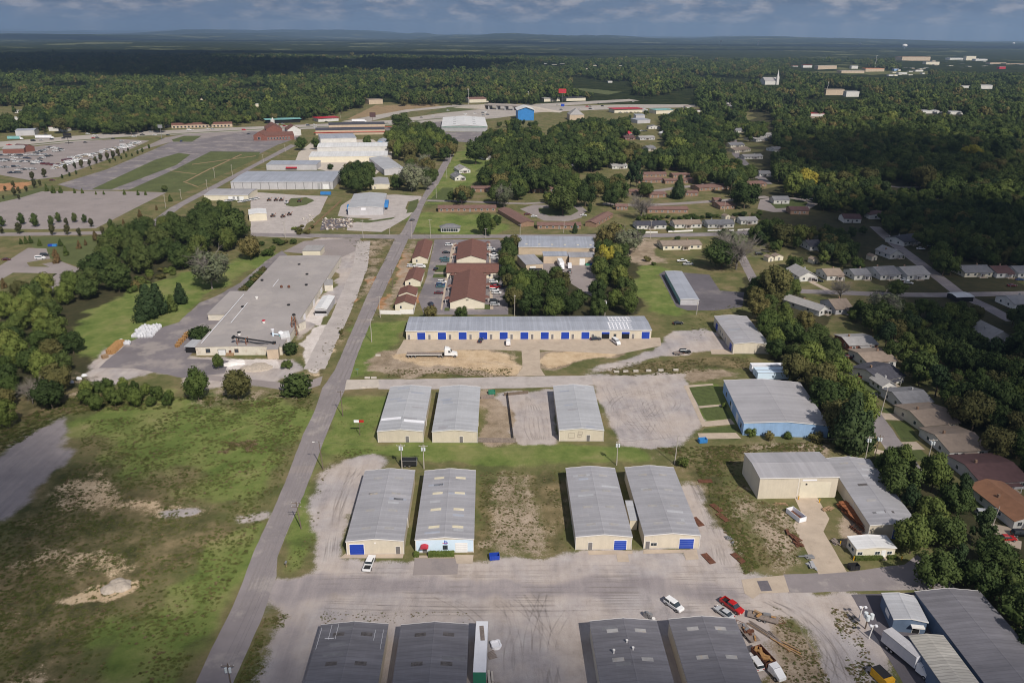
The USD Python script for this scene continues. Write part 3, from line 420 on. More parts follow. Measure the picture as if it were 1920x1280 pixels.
sheet('brown_field', 'brown_field', [(650,224),(705,197),(820,196),(832,200),(760,206),(700,222)], 0.024, 2)
sheet('lawn', 'lawn_field', [(800,212),(840,201),(925,197),(880,207),(830,211)], 0.045, 1)
sheet('pond_bank', 'lawn_field', [(1072,166),(1076,155),(1178,152),(1186,160),(1178,170),(1140,178),(1100,172)], 0.030, 2); sheet('pond', 'pond_water', [(1090,157),(1160,154),(1164,162),(1130,163),(1095,161)], 0.060, 1)
sheet('apartment_lot', 'pavement_blue', [(815,449),(935,449),(950,465),(953,590),(795,590),(784,560),(800,520)], 0.030, 0.1)
for q in ([(817,497),(838,497),(838,510),(815,510)], [(813,514),(836,514),(836,521),(811,521)], [(834,577),(843,577),(843,583),(833,583)], [(890,571),(920,571),(920,580),(890,580)], [(920,520),(938,520),(936,530),(918,528)]): sheet('lawn', 'lawn', q, 0.055, 0.05)
for q in ([(848,458),(856,455),(842,510),(829,582),(826,580),(838,505)], [(916,456),(919,456),(925,580),(919,580)], [(815,511),(838,511),(838,513),(814,513)]): sheet('sidewalk', 'concrete', q, 0.065, 0.02)
sheet('loading_yard', 'pavement', [(1010,494),(1060,492),(1120,492),(1128,520),(1115,560),(1068,530),(1020,510)], 0.030)
sheet('storage_yard', 'gravel_sheet', [(590,447),(470,443),(470,360),(560,366),(615,368),(600,400),(575,420),(560,443)], 0.024, 0.5)
sheet('business_yard', 'gravel_sheet', [(633,405),(640,385),(668,367),(742,365),(790,368),(790,376),(765,378),(760,392),(774,398),(765,407),(735,425),(715,435),(650,432),(650,420),(700,410),(655,408)], 0.032, 0.4)
sheet('factory_yard', 'pavement_blue', [(240,642),(308,612),(335,604),(375,567),(410,553),(450,530),(500,488),(528,470),(540,480),(470,560),(420,600),(372,650),(350,672),(430,676),(420,700),(340,708),(250,690),(185,690)], 0.034, 0.6)
sheet('factory_yard', 'pavement', [(530,472),(570,452),(675,446),(668,470),(642,482)], 0.032, 0.4)
sheet('side_drive', 'pavement', [(600,722),(560,735),(420,715),(352,708),(352,700),(420,706),(540,718),(585,712),(605,705)], 0.036, 0.3)
sheet('storage_apron', 'concrete', [(742,664),(757,637),(1238,633),(1240,648),(1160,664),(1012,656),(1013,690),(1022,704),(968,705),(980,690),(978,658),(905,655),(830,657)], 0.040, 0.2)
for q in ([(1344,628),(1370,622),(1372,614),(1342,615)], [(1332,655),(1376,655),(1376,664),(1334,664)]): sheet('concrete_apron', 'concrete', q, 0.045, 0.05)
for q in ([(1290,722),(1335,720),(1350,738),(1355,755),(1370,755),(1350,722),(1384,782),(1368,783),(1342,787),(1325,800),(1318,797)],): pass
sheet('sidewalk', 'concrete', [(1282,723),(1290,722),(1325,798),(1317,800)], 0.050, 0.03); sheet('sidewalk', 'concrete', [(1290,722),(1336,719),(1338,722),(1292,726)], 0.052, 0.03); sheet('sidewalk', 'concrete', [(1310,761),(1352,758),(1354,761),(1312,765)], 0.054, 0.03)
sheet('concrete_apron', 'concrete', [(1322,790),(1370,785),(1378,795),(1322,800)], 0.048, 0.05); sheet('concrete_apron', 'concrete', [(1308,812),(1380,811),(1390,822),(1312,823)], 0.048, 0.05)
for q in ([(1290,725),(1336,722),(1352,757),(1310,761)], [(1312,765),(1356,761),(1370,784),(1325,788)], [(1320,803),(1375,797),(1380,810),(1316,811)]): sheet('lawn', 'lawn', q, 0.030, 0.05)
for iq, q in enumerate(([(636,1046),(648,1037),(757,1037),(755,1046)], [(775,1046),(780,1041),(852,1041),(852,1046)], [(852,1040),(888,1040),(886,1056),(856,1056)], [(1102,1032),(1186,1032),(1186,1038),(1104,1040)], [(1155,1034),(1176,1034),(1180,1053),(1158,1053)], [(1206,1030),(1290,1030),(1290,1036),(1206,1038)], [(1280,1030),(1306,1030),(1310,1048),(1286,1050)])): sheet('concrete_apron', 'concrete', q, 0.045 + .006 * iq, 0.06)
sheet('concrete_drive', 'concrete', [(1490,934),(1532,932),(1555,972),(1544,996),(1588,1072),(1535,1076),(1487,985),(1502,960)], 0.045, 0.1)
sheet('storage_lot', 'asphalt_dark', [(1236,514),(1246,508),(1330,515),(1350,545),(1395,548),(1392,575),(1340,582),(1290,582),(1268,575)], 0.030, 0.4)
sheet('parking_pad', 'pavement', [(777,1046),(860,1046),(858,1076),(774,1078)], 0.042, 0.25)
# back streets of the houses
strip('back_street', 'asphalt', [(1476,545),(1560,548),(1660,552),(1760,553),(1990,549)], 7, 0.035)
strip('back_street', 'asphalt', [(1640,425),(1680,460),(1720,490),(1770,528),(1800,552),(1850,575),(1900,602)], 7, 0.042)
strip('back_street', 'asphalt', [(1616,748),(1640,785),(1668,825),(1695,862),(1722,900)], 6.5, 0.035)
strip('back_street', 'asphalt', [(1440,345),(1400,310),(1380,290),(1375,262)], 8, 0.030); strip('back_street', 'pavement', [(1430,298),(1400,296),(1388,292)], 6, 0.036)
strip('back_street', 'pavement', [(1600,322),(1640,345),(1690,352),(1740,350)], 7, 0.036); strip('back_street', 'asphalt', [(1385,470),(1400,500),(1418,535)], 5, 0.036)
sheet('loop_road', 'pavement', [(975,392),(1000,384),(1090,386),(1100,395),(1090,408),(1065,415),(1020,414),(1000,404)], 0.026); sheet('lawn', 'lawn_field', [(1010,390),(1078,389),(1085,396),(1070,404),(1030,405),(1010,398)], 0.045, 0.4)
strip('loop_road', 'pavement', [(1130,382),(1200,385),(1270,382),(1330,378),(1400,372),(1440,369)], 8, 0.026); strip('loop_road', 'pavement', [(1205,362),(1270,352),(1330,345),(1380,336),(1450,330)], 8, 0.028)
sheet('loop_road', 'pavement', [(1425,374),(1460,369),(1510,372),(1535,382),(1510,396),(1450,398),(1420,392)], 0.026); sheet('lawn', 'lawn', [(1440,377),(1480,372),(1515,379),(1510,388),(1455,391)], 0.045, 0.4)
strip('loop_road', 'pavement', [(800,376),(900,379),(985,382),(1020,380)], 6, 0.028)
for a, b, w in (((1655,780),(1690,782),5), ((1690,836),(1726,835),5), ((1480,545),(1478,530),4), ((1560,548),(1520,528),3), ((1860,990),(1905,1000),5), ((1868,1008),(1915,1022),4), ((1640,845),(1660,850),3)):
    p, q = G2(*a), G2(*b); t = (q - p) / np.linalg.norm(q - p); m = np.array([-t[1], t[0]]) * w / 2; sheet('driveway', 'concrete', [p - m, q - m, q + m, p + m], 0.030, 0.05, world=True)
for q in ([(1668,790),(1702,792),(1724,825),(1694,830)], [(1690,838),(1722,838),(1745,860),(1712,866)], [(1618,715),(1645,715),(1650,740),(1622,745)], [(1600,580),(1615,580),(1618,600),(1606,600)], [(1800,930),(1860,925),(1880,960),(1830,975)], [(1650,760),(1680,772),(1668,776),(1652,770)], [(890,322),(925,298),(960,300),(950,325)], [(800,380),(830,352),(850,352),(848,378)]): sheet('lawn', 'lawn', q, 0.022, 0.3)

strip('gravel_drive', 'gravel_sheet', [(682,452),(676,500),(655,552),(634,600),(612,642),(590,692)], 8, 0.038, .5)
# wheel tracks worn into the gravel
rk = random.Random(3)
def track(pts, w=.32, gauge=1.7, z=.010):
    p = np.array([G2(x, y) for x, y in pts]); t_ = np.linspace(0, 1, len(p)); u_ = np.linspace(0, 1, 26); p = np.column_stack([np.interp(u_, t_, gaussian_filter(p[:, k], .01)) for k in (0, 1)]); p = np.column_stack([np.convolve(np.pad(p[:, k], 4, 'edge'), np.ones(9) / 9, 'valid') for k in (0, 1)])
    d = np.gradient(p, axis=0); d /= np.linalg.norm(d, axis=1, keepdims=True) + 1e-9; nn = np.column_stack([-d[:, 1], d[:, 0]]); V_, F_, n_ = [], [], 0
    for s in (-1, 1):
        a = p + nn * (s * gauge / 2 - w / 2); b = p + nn * (s * gauge / 2 + w / 2); k = len(p); V_ += [a, b]; i = np.arange(k - 1)[:, None] + n_; F_.append(np.vstack([i + [0, 1, k + 1], i + [0, k + 1, k]])); n_ += 2 * k
    seedc[0] += 1; v = np.vstack(V_); f = np.vstack(F_); q = v[f]; c = (q[:, 1, 0] - q[:, 0, 0]) * (q[:, 2, 1] - q[:, 0, 1]) - (q[:, 1, 1] - q[:, 0, 1]) * (q[:, 2, 0] - q[:, 0, 0]); f[c < 0] = f[c < 0][:, ::-1]
    tag(rawmesh(fresh('/World', 'wheel_track'), np.column_stack([v, np.full(len(v), z + .0004 * (seedc[0] % 40))]), f, M['tyre_mark']), kind='structure')
for k in range(16): y = rk.uniform(1064, 1150); track([(rk.uniform(520, 700), y + rk.uniform(-6, 6)), (900, y + rk.uniform(-10, 10)), (1150, y + rk.uniform(-8, 8)), (rk.uniform(1300, 1480), y + rk.uniform(-10, 10))])
for k in range(9): x = rk.uniform(900, 1090); track([(x, 1290), (x + rk.uniform(-20, 20), 1220), (x + rk.uniform(-30, 30), 1160), (x + rk.uniform(-120, 120), 1105)])
for k in range(11): x, y = rk.uniform(1170, 1250), rk.uniform(745, 800); r = rk.uniform(25, 60); a0 = rk.uniform(0, 6); track([(x + r * math.cos(a0 + j * .5), y + r * .55 * math.sin(a0 + j * .5)) for j in range(8)])
for k in range(6): track([(1130 + k * 22, 720), (1150 + k * 20, 760), (1180 + k * 18, 800), (1210 + k * 15, 828)])
for k in range(6): track([(1420 + rk.uniform(0, 30), 1120), (1500 + rk.uniform(-30, 30), 1150), (1540 + rk.uniform(-25, 40), 1210), (1570 + rk.uniform(-25, 50), 1285)])
for k in range(4): track([(1355 + rk.uniform(-15, 15), 1068), (1340 + rk.uniform(-10, 10), 1000), (1312 + rk.uniform(-6, 6), 930), (1300, 905)]); track([(620 + rk.uniform(-12, 12), 1070), (622 + rk.uniform(-10, 10), 1000), (640 + rk.uniform(-10, 10), 920), (680 + rk.uniform(-15, 15), 870)])
for k in range(5): track([(720, 668 + k * 6), (800, 668 + k * 5), (900, 680 + rk.uniform(-8, 8)), (975, 690)]); track([(985 + k * 4, 705), (992 + k * 3, 680), (1000 + k * 5, 655)]); track([(990, 738), (992 + k * 6, 770), (985 + k * 10, 800), (1000 + k * 6, 828)])
for k in range(8): track([(rk.uniform(180, 240), rk.uniform(660, 700)), (rk.uniform(250, 320), rk.uniform(640, 700)), (rk.uniform(330, 400), rk.uniform(610, 690)), (420, rk.uniform(560, 680))])
for o in (-.8, 1.0): track([((a + c) / 2 + o * 4, y) for a, c, y in ((398,462,1220),(468,525,1050),(541,588,884),(605,652,724),(665,692,610),(722,750,484),(757,772,436),(790,803,371),(830,836,308),(849,857,270))], .6, 1.9, .048)
# ---------------------------------------------------------------- buildings
FOOT = []; CLEAR = []   # outlines in the survey photograph of what stands free of trees
def clear_of(center, w, d, h, ang):
    FOOT.append((center, w, d, ang)); c, s = math.cos(ang), math.sin(ang); pts = []
    for x in (-w / 2, w / 2):
        for y in (-d / 2, d / 2):
            for z in (0.0, h): pts.append(PX((center[0] + c * x - s * y, center[1] + s * x + c * y, z)))
    CLEAR.append(trimesh.convex.convex_hull(np.column_stack([np.array(pts), np.random.default_rng(1).random(8) * 1e-3])) and pts)
def frame_of(q=None, h=0.0, base=None, depth=None):
    """footprint (centre, width, depth, angle) from the four eave corners at height h, or from the two front base corners and a depth"""
    if q is not None:
        p = [G2(x, y, h) for x, y in q]
        w = (np.linalg.norm(p[1] - p[0]) + np.linalg.norm(p[2] - p[3])) / 2; d = (np.linalg.norm(p[3] - p[0]) + np.linalg.norm(p[2] - p[1])) / 2
        t = (p[1] - p[0]) + (p[2] - p[3]); a = math.atan2(t[1], t[0]); u = (p[3] - p[0]) + (p[2] - p[1]); a2 = math.atan2(u[1], u[0]) - math.pi / 2
        a = a if w > d * 0.6 else a2
        if w < d and abs(a - a2) > 0.03: a = a2
        return np.mean(p, axis=0), w, d, a
    p, r = G2(*base[:2]), G2(*base[2:]); t = r - p; w = np.linalg.norm(t); a = math.atan2(t[1], t[0])
    return (p + r) / 2 + np.array([-math.sin(a), math.cos(a)]) * depth / 2, w, depth, a
def roof_mesh(w, d, h, kind, rise, oh, t=0.14):
    m = MB()
    if kind == 'gy':
        s = rise / (w / 2); e = w / 2 + oh; z = h + 0.02
        m.prism([(-e, z - s * oh), (0, z + rise), (e, z - s * oh), (e, z - s * oh + t), (0, z + rise + t), (-e, z - s * oh + t)], -d / 2 - oh, d / 2 + oh, 'y')
    elif kind == 'gx':
        s = rise / (d / 2); e = d / 2 + oh; z = h + 0.02
        m.prism([(-e, z - s * oh), (0, z + rise), (e, z - s * oh), (e, z - s * oh + t), (0, z + rise + t), (-e, z - s * oh + t)], -w / 2 - oh, w / 2 + oh, 'x')
    elif kind == 'hip':
        X, Y = w / 2 + oh, d / 2 + oh; r = min(X, Y) * 0.98
        rx, ry = X - r, Y - r
        m.hull([(sx * X, sy * Y, h) for sx in (-1, 1) for sy in (-1, 1)] + [(sx * X, sy * Y, h + t) for sx in (-1, 1) for sy in (-1, 1)] + [(sx * rx, sy * ry, h + t + rise) for sx in (-1, 1) for sy in (-1, 1)])
    elif kind == 'mono':   # rises away from the front
        Y = d / 2 + oh; m.prism([(-Y, h), (Y, h + rise), (Y, h + rise + t), (-Y, h + t)], -w / 2 - oh, w / 2 + oh, 'x')
    else:
        m.box(-w / 2 - oh, w / 2 + oh, -d / 2 - oh, d / 2 + oh, h, h + 0.25)
    return m
def wall_mesh(w, d, h, kind, rise):
    m = MB()
    if kind == 'gy': m.prism([(-w / 2, 0), (w / 2, 0), (w / 2, h), (0, h + rise), (-w / 2, h)], -d / 2, d / 2, 'y')
    elif kind == 'gx': m.prism([(-d / 2, 0), (d / 2, 0), (d / 2, h), (0, h + rise), (-d / 2, h)], -w / 2, w / 2, 'x')
    elif kind == 'mono': m.prism([(-d / 2, 0), (d / 2, 0), (d / 2, h + rise - .02), (-d / 2, h - .02)], -w / 2, w / 2, 'x')
    else: m.box(-w / 2, w / 2, -d / 2, d / 2, 0, h - 0.005)
    return m
def roof_z(x, y, w, d, h, kind, rise):
    z = h + 0.16
    if kind == 'gy': return z + rise * (1 - abs(x) / (w / 2))
    if kind == 'gx': return z + rise * (1 - abs(y) / (d / 2))
    if kind == 'mono': return z + rise * (y + d / 2) / d
    if kind == 'hip': return z + rise * max(0, min(1, min((w / 2 - abs(x)), (d / 2 - abs(y))) / (min(w, d) / 2)))
    return h + 0.25
def on_face(m, face, w, d, u, v0, fw, fh, out0, out1):
    """adds a box on a wall face: centred at fraction u (left to right seen from outside), from height v0, standing out0..out1 proud"""
    if face == 'f': x = (u - .5) * w; m.box(x - fw / 2, x + fw / 2, -d / 2 - out1, -d / 2 - out0, v0, v0 + fh)
    if face == 'b': x = (.5 - u) * w; m.box(x - fw / 2, x + fw / 2, d / 2 + out0, d / 2 + out1, v0, v0 + fh)
    if face == 'r': y = (u - .5) * d; m.box(w / 2 + out0, w / 2 + out1, y - fw / 2, y + fw / 2, v0, v0 + fh)
    if face == 'l': y = (.5 - u) * d; m.box(-w / 2 - out1, -w / 2 - out0, y - fw / 2, y + fw / 2, v0, v0 + fh)
    return m
def feature(t, f, w, d, h):
    kind, face, u, v0, fw, fh = f[:6]; mt = f[6] if len(f) > 6 else None
    B = lambda *o: on_face(MB(), face, w, d, u, v0, fw, fh, *o)
    if kind == 'roll':     # a roll-up door in a frame, its slats as pieces
        fr = on_face(MB(), face, w, d, u, v0, fw + 0.3, fh + 0.2, 0.0, 0.05).build('roller_door', M[f[7]] if len(f) > 7 else M['trim_white'], t)
        k = 5
        for i in range(k): on_face(MB(), face, w, d, u, v0 + 0.02 + i * fh / k, fw, fh / k - 0.10, 0.05, 0.11).build('slat', M[mt or 'blue_door'], fr)
        on_face(MB(), face, w, d, u, v0 + 0.02, fw, fh - 0.06, 0.05, 0.065).build('slat_joint', M['blue_door_line' if (mt or 'blue_door') == 'blue_door' else 'trim_grey'] if len(f) < 9 else M[f[8]], fr)
    elif kind == 'open':   # an open bay: its unlit room painted as a dark panel, curtain half up
        fr = on_face(MB(), face, w, d, u, v0, fw + 0.3, fh + 0.2, 0.0, 0.03).build('roller_door', M['trim_white'], t)
        on_face(MB(), face, w, d, u, v0, fw, fh * 0.72, 0.03, 0.05).build('opening', M['dark'], fr)
        on_face(MB(), face, w, d, u, v0 + fh * 0.72, fw, fh * 0.26, 0.03, 0.10).build('slat', M['blue_door'], fr)
    elif kind == 'door':
        fr = on_face(MB(), face, w, d, u, v0, fw + 0.16, fh + 0.08, 0.0, 0.04).build('door', M['trim_white'], t); on_face(MB(), face, w, d, u, v0, fw, fh, 0.04, 0.075).build('door_leaf', M[mt or 'door_grey'], fr)
    elif kind == 'win':
        fr = on_face(MB(), face, w, d, u, v0 - 0.08, fw + 0.2, fh + 0.16, 0.0, 0.05).build('window', M[mt or 'trim_white'], t); on_face(MB(), face, w, d, u, v0, fw / 2 - 0.04 if fw > 1.1 else fw, fh, 0.05, 0.08)
        if fw > 1.1:
            for k in (-1, 1):
                L = w if face in 'fb' else d
                on_face(MB(), face, w, d, u + k * fw / 4 / L, v0, fw / 2 - 0.06, fh, 0.05, 0.075).build('pane', M['glass'], fr)
        else: B(0.05, 0.075).build('pane', M['glass'], fr)
    elif kind == 'panel': B(0.0, f[7] if len(f) > 7 else 0.06).build(f[8] if len(f) > 8 else 'wall_panel', M[mt], t)
def building(name, label, q=None, h=3.8, base=None, depth=None, ridge='gy', rise=0.7, wall='wall_beige', roof='metal_grey', oh=0.2, group=None, feats=(), sky=(), cat='building', fascia=True, caps=True, patches=(), ax=None):
    c, w, d, a = frame_of(q, h, base, depth)
    if q is not None: w, d = w - 2 * oh, d - 2 * oh
    t = thing(name, label, cat, (*c, float(hills(c[0], c[1])) if c[1] > MY1R else 0), a, group); clear_of(c, w, d, h + rise * .7, a)
    rib = ('y' if ridge == 'gy' else 'x') if ax is None else ax
    wm = M.get(wall) or M[wall + '_x']
    wall_mesh(w, d, h, ridge, rise).build('wall', wm, t)
    r = roof_mesh(w, d, h, ridge, rise, oh).build('roof', M.get(roof) or M[f'{roof}_{rib}'], t)
    metal = roof not in M
    if ridge == 'gy' and caps and metal: MB().prism([(-.22, h + rise + .14), (0, h + rise + .20), (.22, h + rise + .14)], -d / 2 - oh - .01, d / 2 + oh + .01, 'y').build('ridge_cap', M.get(roof) or M[f'{roof}_{rib}'], r)
    if ridge == 'gx' and caps and metal: MB().prism([(-.28, h + rise + .14), (0, h + rise + .21), (.28, h + rise + .14)], -w / 2 - oh - .01, w / 2 + oh + .01, 'x').build('ridge_cap', M.get(roof) or M[f'{roof}_{rib}'], r)
    if fascia and ridge == 'gy' and metal:
        s = rise / (w / 2)
        for sg in (-1, 1):
            m = MB(); y = sg * (d / 2 + oh)
            m.prism([(-w / 2 - oh, h - s * oh), (0, h + rise), (w / 2 + oh, h - s * oh), (w / 2 + oh, h - s * oh + .2), (0, h + rise + .2), (-w / 2 - oh, h - s * oh + .2)], y + .004 * sg, y + .07 * sg, 'y'); m.build('gable_trim', M['trim_white'], r)
    if fascia and ridge == 'gx' and metal:
        for sg in (-1, 1):
            y = sg * (d / 2 + oh); s = rise / (d / 2); MB().box(-w / 2 - oh, w / 2 + oh, y - .05 + .054 * sg, y + .05 + .054 * sg, h - s * oh - .06, h - s * oh + .12).build('gutter', M['trim_white'], r)
    if wall == 'wall_beige' and ridge == 'gy':
        for sx in (-1, 1): MB().box(sx * w / 2 - .05 + .04 * sx, sx * w / 2 + .05 + .04 * sx, -d / 2 - .10, -d / 2 - .005, 0, h - .05).build('corner_trim', M['trim_white'], t); MB().box(sx * w / 2 - .05 + .054 * sx, sx * w / 2 + .05 + .054 * sx, -d / 2 + d * .33, -d / 2 + d * .33 + .12, .1, h - .1).build('downpipe', M['trim_white'], t)
        MB().box(-w / 2 - .02, w / 2 + .02, -d / 2 - .035, -d / 2 - .004, .0, .28).build('base_course', M['kerb'], t)
    for f in feats: feature(t, f, w, d, h)
    if wall == 'wall_beige' and ridge == 'gy' and w > 12 and d > 28:      # replaced and weathered sheets
        g = random.Random(int(c[0] * 7 + c[1])); sl = rise / (w / 2)
        for _ in range(9):
            y0 = -d / 2 + .9 * g.randrange(1, int(d / .9) - 1); x0 = g.choice([-1, 1]) * g.uniform(1.6, 4.5); L = g.uniform(1.2, 2.4); zz = lambda x: roof_z(x, 0, w, d, h, ridge, rise)
            if abs(x0) + L > w / 2 - .1: L = w / 2 - .1 - abs(x0)
            MB().hull([(x, y0 + yy, zz(x) + dz) for x in (x0 - L, x0 + L) for yy in (0, .88) for dz in (-.03, .02)]).build('roof_sheet', M[g.choice(['metal_grey_y', 'metal_plain_y', 'metal_worn_y', 'metal_blue_y', 'metal_grey_y'] if roof != 'metal_dark' else ['metal_dark_y', 'metal_dark_y', 'shingle_grey'])], r)
    for u, v, sw, sd, smat in sky:       # light panels lying on the roof slope
        x, y = (u - .5) * w, (v - .5) * d
        z = [roof_z(x + k * sw / 2, y, w, d, h, ridge, rise) for k in (-1, 1)]; zy = [roof_z(x, y + k * sd / 2, w, d, h, ridge, rise) for k in (-1, 1)]
        P = [(x - sw / 2, y - sd / 2, z[0] + zy[0] - roof_z(x, y, w, d, h, ridge, rise)), (x + sw / 2, y - sd / 2, z[1] + zy[0] - roof_z(x, y, w, d, h, ridge, rise)), (x + sw / 2, y + sd / 2, z[1] + zy[1] - roof_z(x, y, w, d, h, ridge, rise)), (x - sw / 2, y + sd / 2, z[0] + zy[1] - roof_z(x, y, w, d, h, ridge, rise))]
        MB().hull([(px, py, pz - .02) for px, py, pz in P] + [(px, py, pz + .035) for px, py, pz in P]).build('skylight', M[smat], r)
    return t, (c, w, d, a, h, rise, ridge)
def local(fr, x, y, z=0.0):
    c, a = fr[0], fr[3]; return np.array([c[0] + math.cos(a) * x - math.sin(a) * y, c[1] + math.sin(a) * x + math.cos(a) * y, z])
GRID8 = [(u, v) for v in (.14, .38, .62, .86) for u in (.30, .72)]
sk = lambda m, w=2.3, d=.9, pts=GRID8: [(u, v, w, d, m) for u, v in pts]
ROLL = lambda u, w=3.4, h=2.9, face='f': ('roll', face, u, 0.05, w, h, 'blue_door')
DOOR = lambda u, face='f': ('door', face, u, 0.05, 1.0, 2.1)
SH = 'metal warehouses in pairs along the lower cross street'
# the six-by-two row of sheds along the lower street
building('warehouse', 'beige metal warehouse with grey roof and one blue door, white pickup parked in front', [(648,1015),(757,1015),(779,882),(684,883)], roof='metal_worn', feats=[ROLL(.175), DOOR(.90), ('panel', 'f', .5, 3.1, .35, .35, 'trim_white')], sky=sk('skylight_dim'))
t, fr = building('warehouse', 'pale blue fronted warehouse with yellow skylights, red awning and clipped hedge', [(777.5,1012),(889,1012),(892.5,882),(796,883)], roof='metal_worn', feats=[('panel', 'f', .5, .02, 13.9, 3.72, 'wall_paleblue', .03, 'front_panel'), ('roll', 'f', .79, .05, 2.7, 2.6, 'door_white'), ('door', 'f', .155, .05, 1.1, 2.1), ('win', 'f', .49, 1.0, .45, 1.1, 'dark'), ('win', 'f', .53, 1.0, .45, 1.1, 'dark')], sky=sk('skylight', 2.7, 1.0))
aw = MB(); 
for k in range(8): # a barrel awning
    a0, a1 = k * math.pi / 8, (k + 1) * math.pi / 8
    aw.hull([(-4.9 + 1.0 * math.cos(b), y, 2.15 + .55 * math.sin(b) * s_) for b in (a0, a1) for y, s_ in ((-fr[2] / 2 - .04, 1.0), (-fr[2] / 2 - 1.5, .72))] + [(-4.9, -fr[2] / 2 - .04, 2.2), (-4.9, -fr[2] / 2 - 1.5, 2.2)])
aw.build('awning', M['red_roof'], t)
lg = meshkit.text_mesh('b', 1.05, .05, True); lg.apply_transform(trimesh.transformations.rotation_matrix(math.pi / 2, [1, 0, 0])); lg.apply_translation((-.15, -fr[2] / 2 - .035, 2.55)); MB().tm(lg).build('logo', M['blue_door'], t)
MB().rbox((.15, -fr[2] / 2 - .05, 2.75), (1.3, .04, .16)).build('logo', M['red_roof'], t)
building('warehouse', 'beige warehouse with striped blue door, left of the roofed link between two sheds', [(1079,1007.6),(1186.4,1006),(1152.6,876.8),(1060.6,879)], roof='metal_worn', feats=[DOOR(.26), ('roll', 'f', .80, .05, 3.0, 2.7, 'blue_door', 'trim_white', 'blue_pale_line')], sky=sk('skylight_dim'))
building('warehouse', 'beige warehouse with striped blue door and two small windows beside its grey door', [(1208,1006),(1314,1003),(1262.6,875.7),(1171.3,877.5)], roof='metal_worn', feats=[DOOR(.065), ('win', 'f', .15, .9, .7, .8), ('win', 'f', .205, .9, .7, .8), ('roll', 'f', .77, .05, 3.5, 2.8, 'blue_door', 'trim_white', 'blue_pale_line')], sky=sk('skylight_dim'))
building('link_building', 'low ribbed-roof link joining two beige warehouses', [(1181,976),(1196,975),(1186,940),(1172,941)], h=2.9, ridge='mono', rise=.35, roof='metal_grey', ax='y', oh=.1)
def shed_from_back(label, bl, br, sky, depth=32.0, **k):
    p, r = G2(*bl, 3.8), G2(*br, 3.8); t = r - p; a = math.radians(1.6); n = np.array([math.sin(a), -math.cos(a)]) * depth
    def px(w): return PX((w[0], w[1], 3.8))
    return building('warehouse', label, [px(p + n), px(r + n), px(r), px(p)], roof='metal_dark', sky=sky, feats=[DOOR(.3), ROLL(.75)], **k)
s4 = lambda m: [(u, v, 2.3, 1.0, m) for v in (.9, .65, .4, .15) for u in (.3, .72)]
t, fr = shed_from_back('dark-roofed warehouse at the bottom edge beside the road, white seams on roof', (602, 1171), (728.6, 1170), s4('skylight_dark'))
for x, y, sx, sy in ((-4.6, 13.5, .05, 4.2), (-3.2, 13.5, .05, 4.2), (-6.6, 12, .05, 6), (6.2, 11.5, .05, 5.5), (-4.0, 11.6, 2.6, .10), (4.6, 12.5, .05, 3)):
    MB().rbox((x, y, roof_z(x, y, *fr[1:3], fr[4], fr[6], fr[5]) + .03), (sx, sy, .05)).build('seam_tape', M['white_panel'], str(t.GetPath()) + '/roof')
t, fr = shed_from_back('dark-roofed warehouse at the bottom edge beside the long green-ended trailer', (752, 1171), (879, 1171), s4('skylight_dark'))
t, fr = shed_from_back('dark grey warehouse roof at the bottom edge, two small vents near its ridge', (1105, 1165), (1231, 1163), s4('skylight_dim'))
for x, y in ((-.4, 9.0), (.5, 7.0), (-3.4, 6.4)): MB().bar((x, y, 4.2), (x, y, 5.2), .12).bar((x, y, 5.2), (x, y, 5.35), .26).build('roof_vent', M['trim_white'], t)
shed_from_back('dark grey warehouse roof at the bottom edge beside the lumber trailers', (1253, 1162), (1377.5, 1158.5), s4('skylight_dim'))
# the middle row
t, fr = building('warehouse', 'beige warehouse with two white replacement panels across its grey roof', [(706,809.5),(794.5,808.7),(808.8,725.5),(732.5,725.5)], feats=[DOOR(.65)])
for x0, x1, y in ((-6.9, -.6, -9.2), (.5, 6.9, -10.9)):
    P = [(x0, y), (x1, y), (x1, y + 1.5), (x0, y + 1.5)]; z = lambda x: roof_z(x, 0, *fr[1:3], fr[4], fr[6], fr[5])
    MB().hull([(x, yy, z(x) + dz) for x, yy in P for dz in (-.02, .04)]).build('roof_panel', M['white_panel'], str(t.GetPath()) + '/roof')
building('warehouse', 'beige warehouse with plain grey roof and one grey door, left of the fenced yard', [(809,810),(896,809.5),(900.7,725.5),(825,725.5)], feats=[DOOR(.645)])
t, fr = building('warehouse', 'beige warehouse with faded lettering on its front, beside the wide gravel yard', [(1048,807.5),(1133,806.7),(1112.5,723.7),(1037,724.5)], feats=[DOOR(.66)])
for x, z, sx, sz in ((-3.0, 1.2, 1.9, 1.6), (-.6, 1.5, 1.2, .7), (-.4, 2.4, 1.3, 1.0)):
    for bx, bz, bw, bh in ((x, z, sx, .07), (x, z + sz, sx, .07), (x - sx / 2, z + sz / 2, .07, sz), (x + sx / 2, z + sz / 2, .07, sz)): MB().rbox((bx, -fr[2] / 2 - .03, bz), (bw, .06, bh)).build('lettering_outline', M['timber_grey'], t)
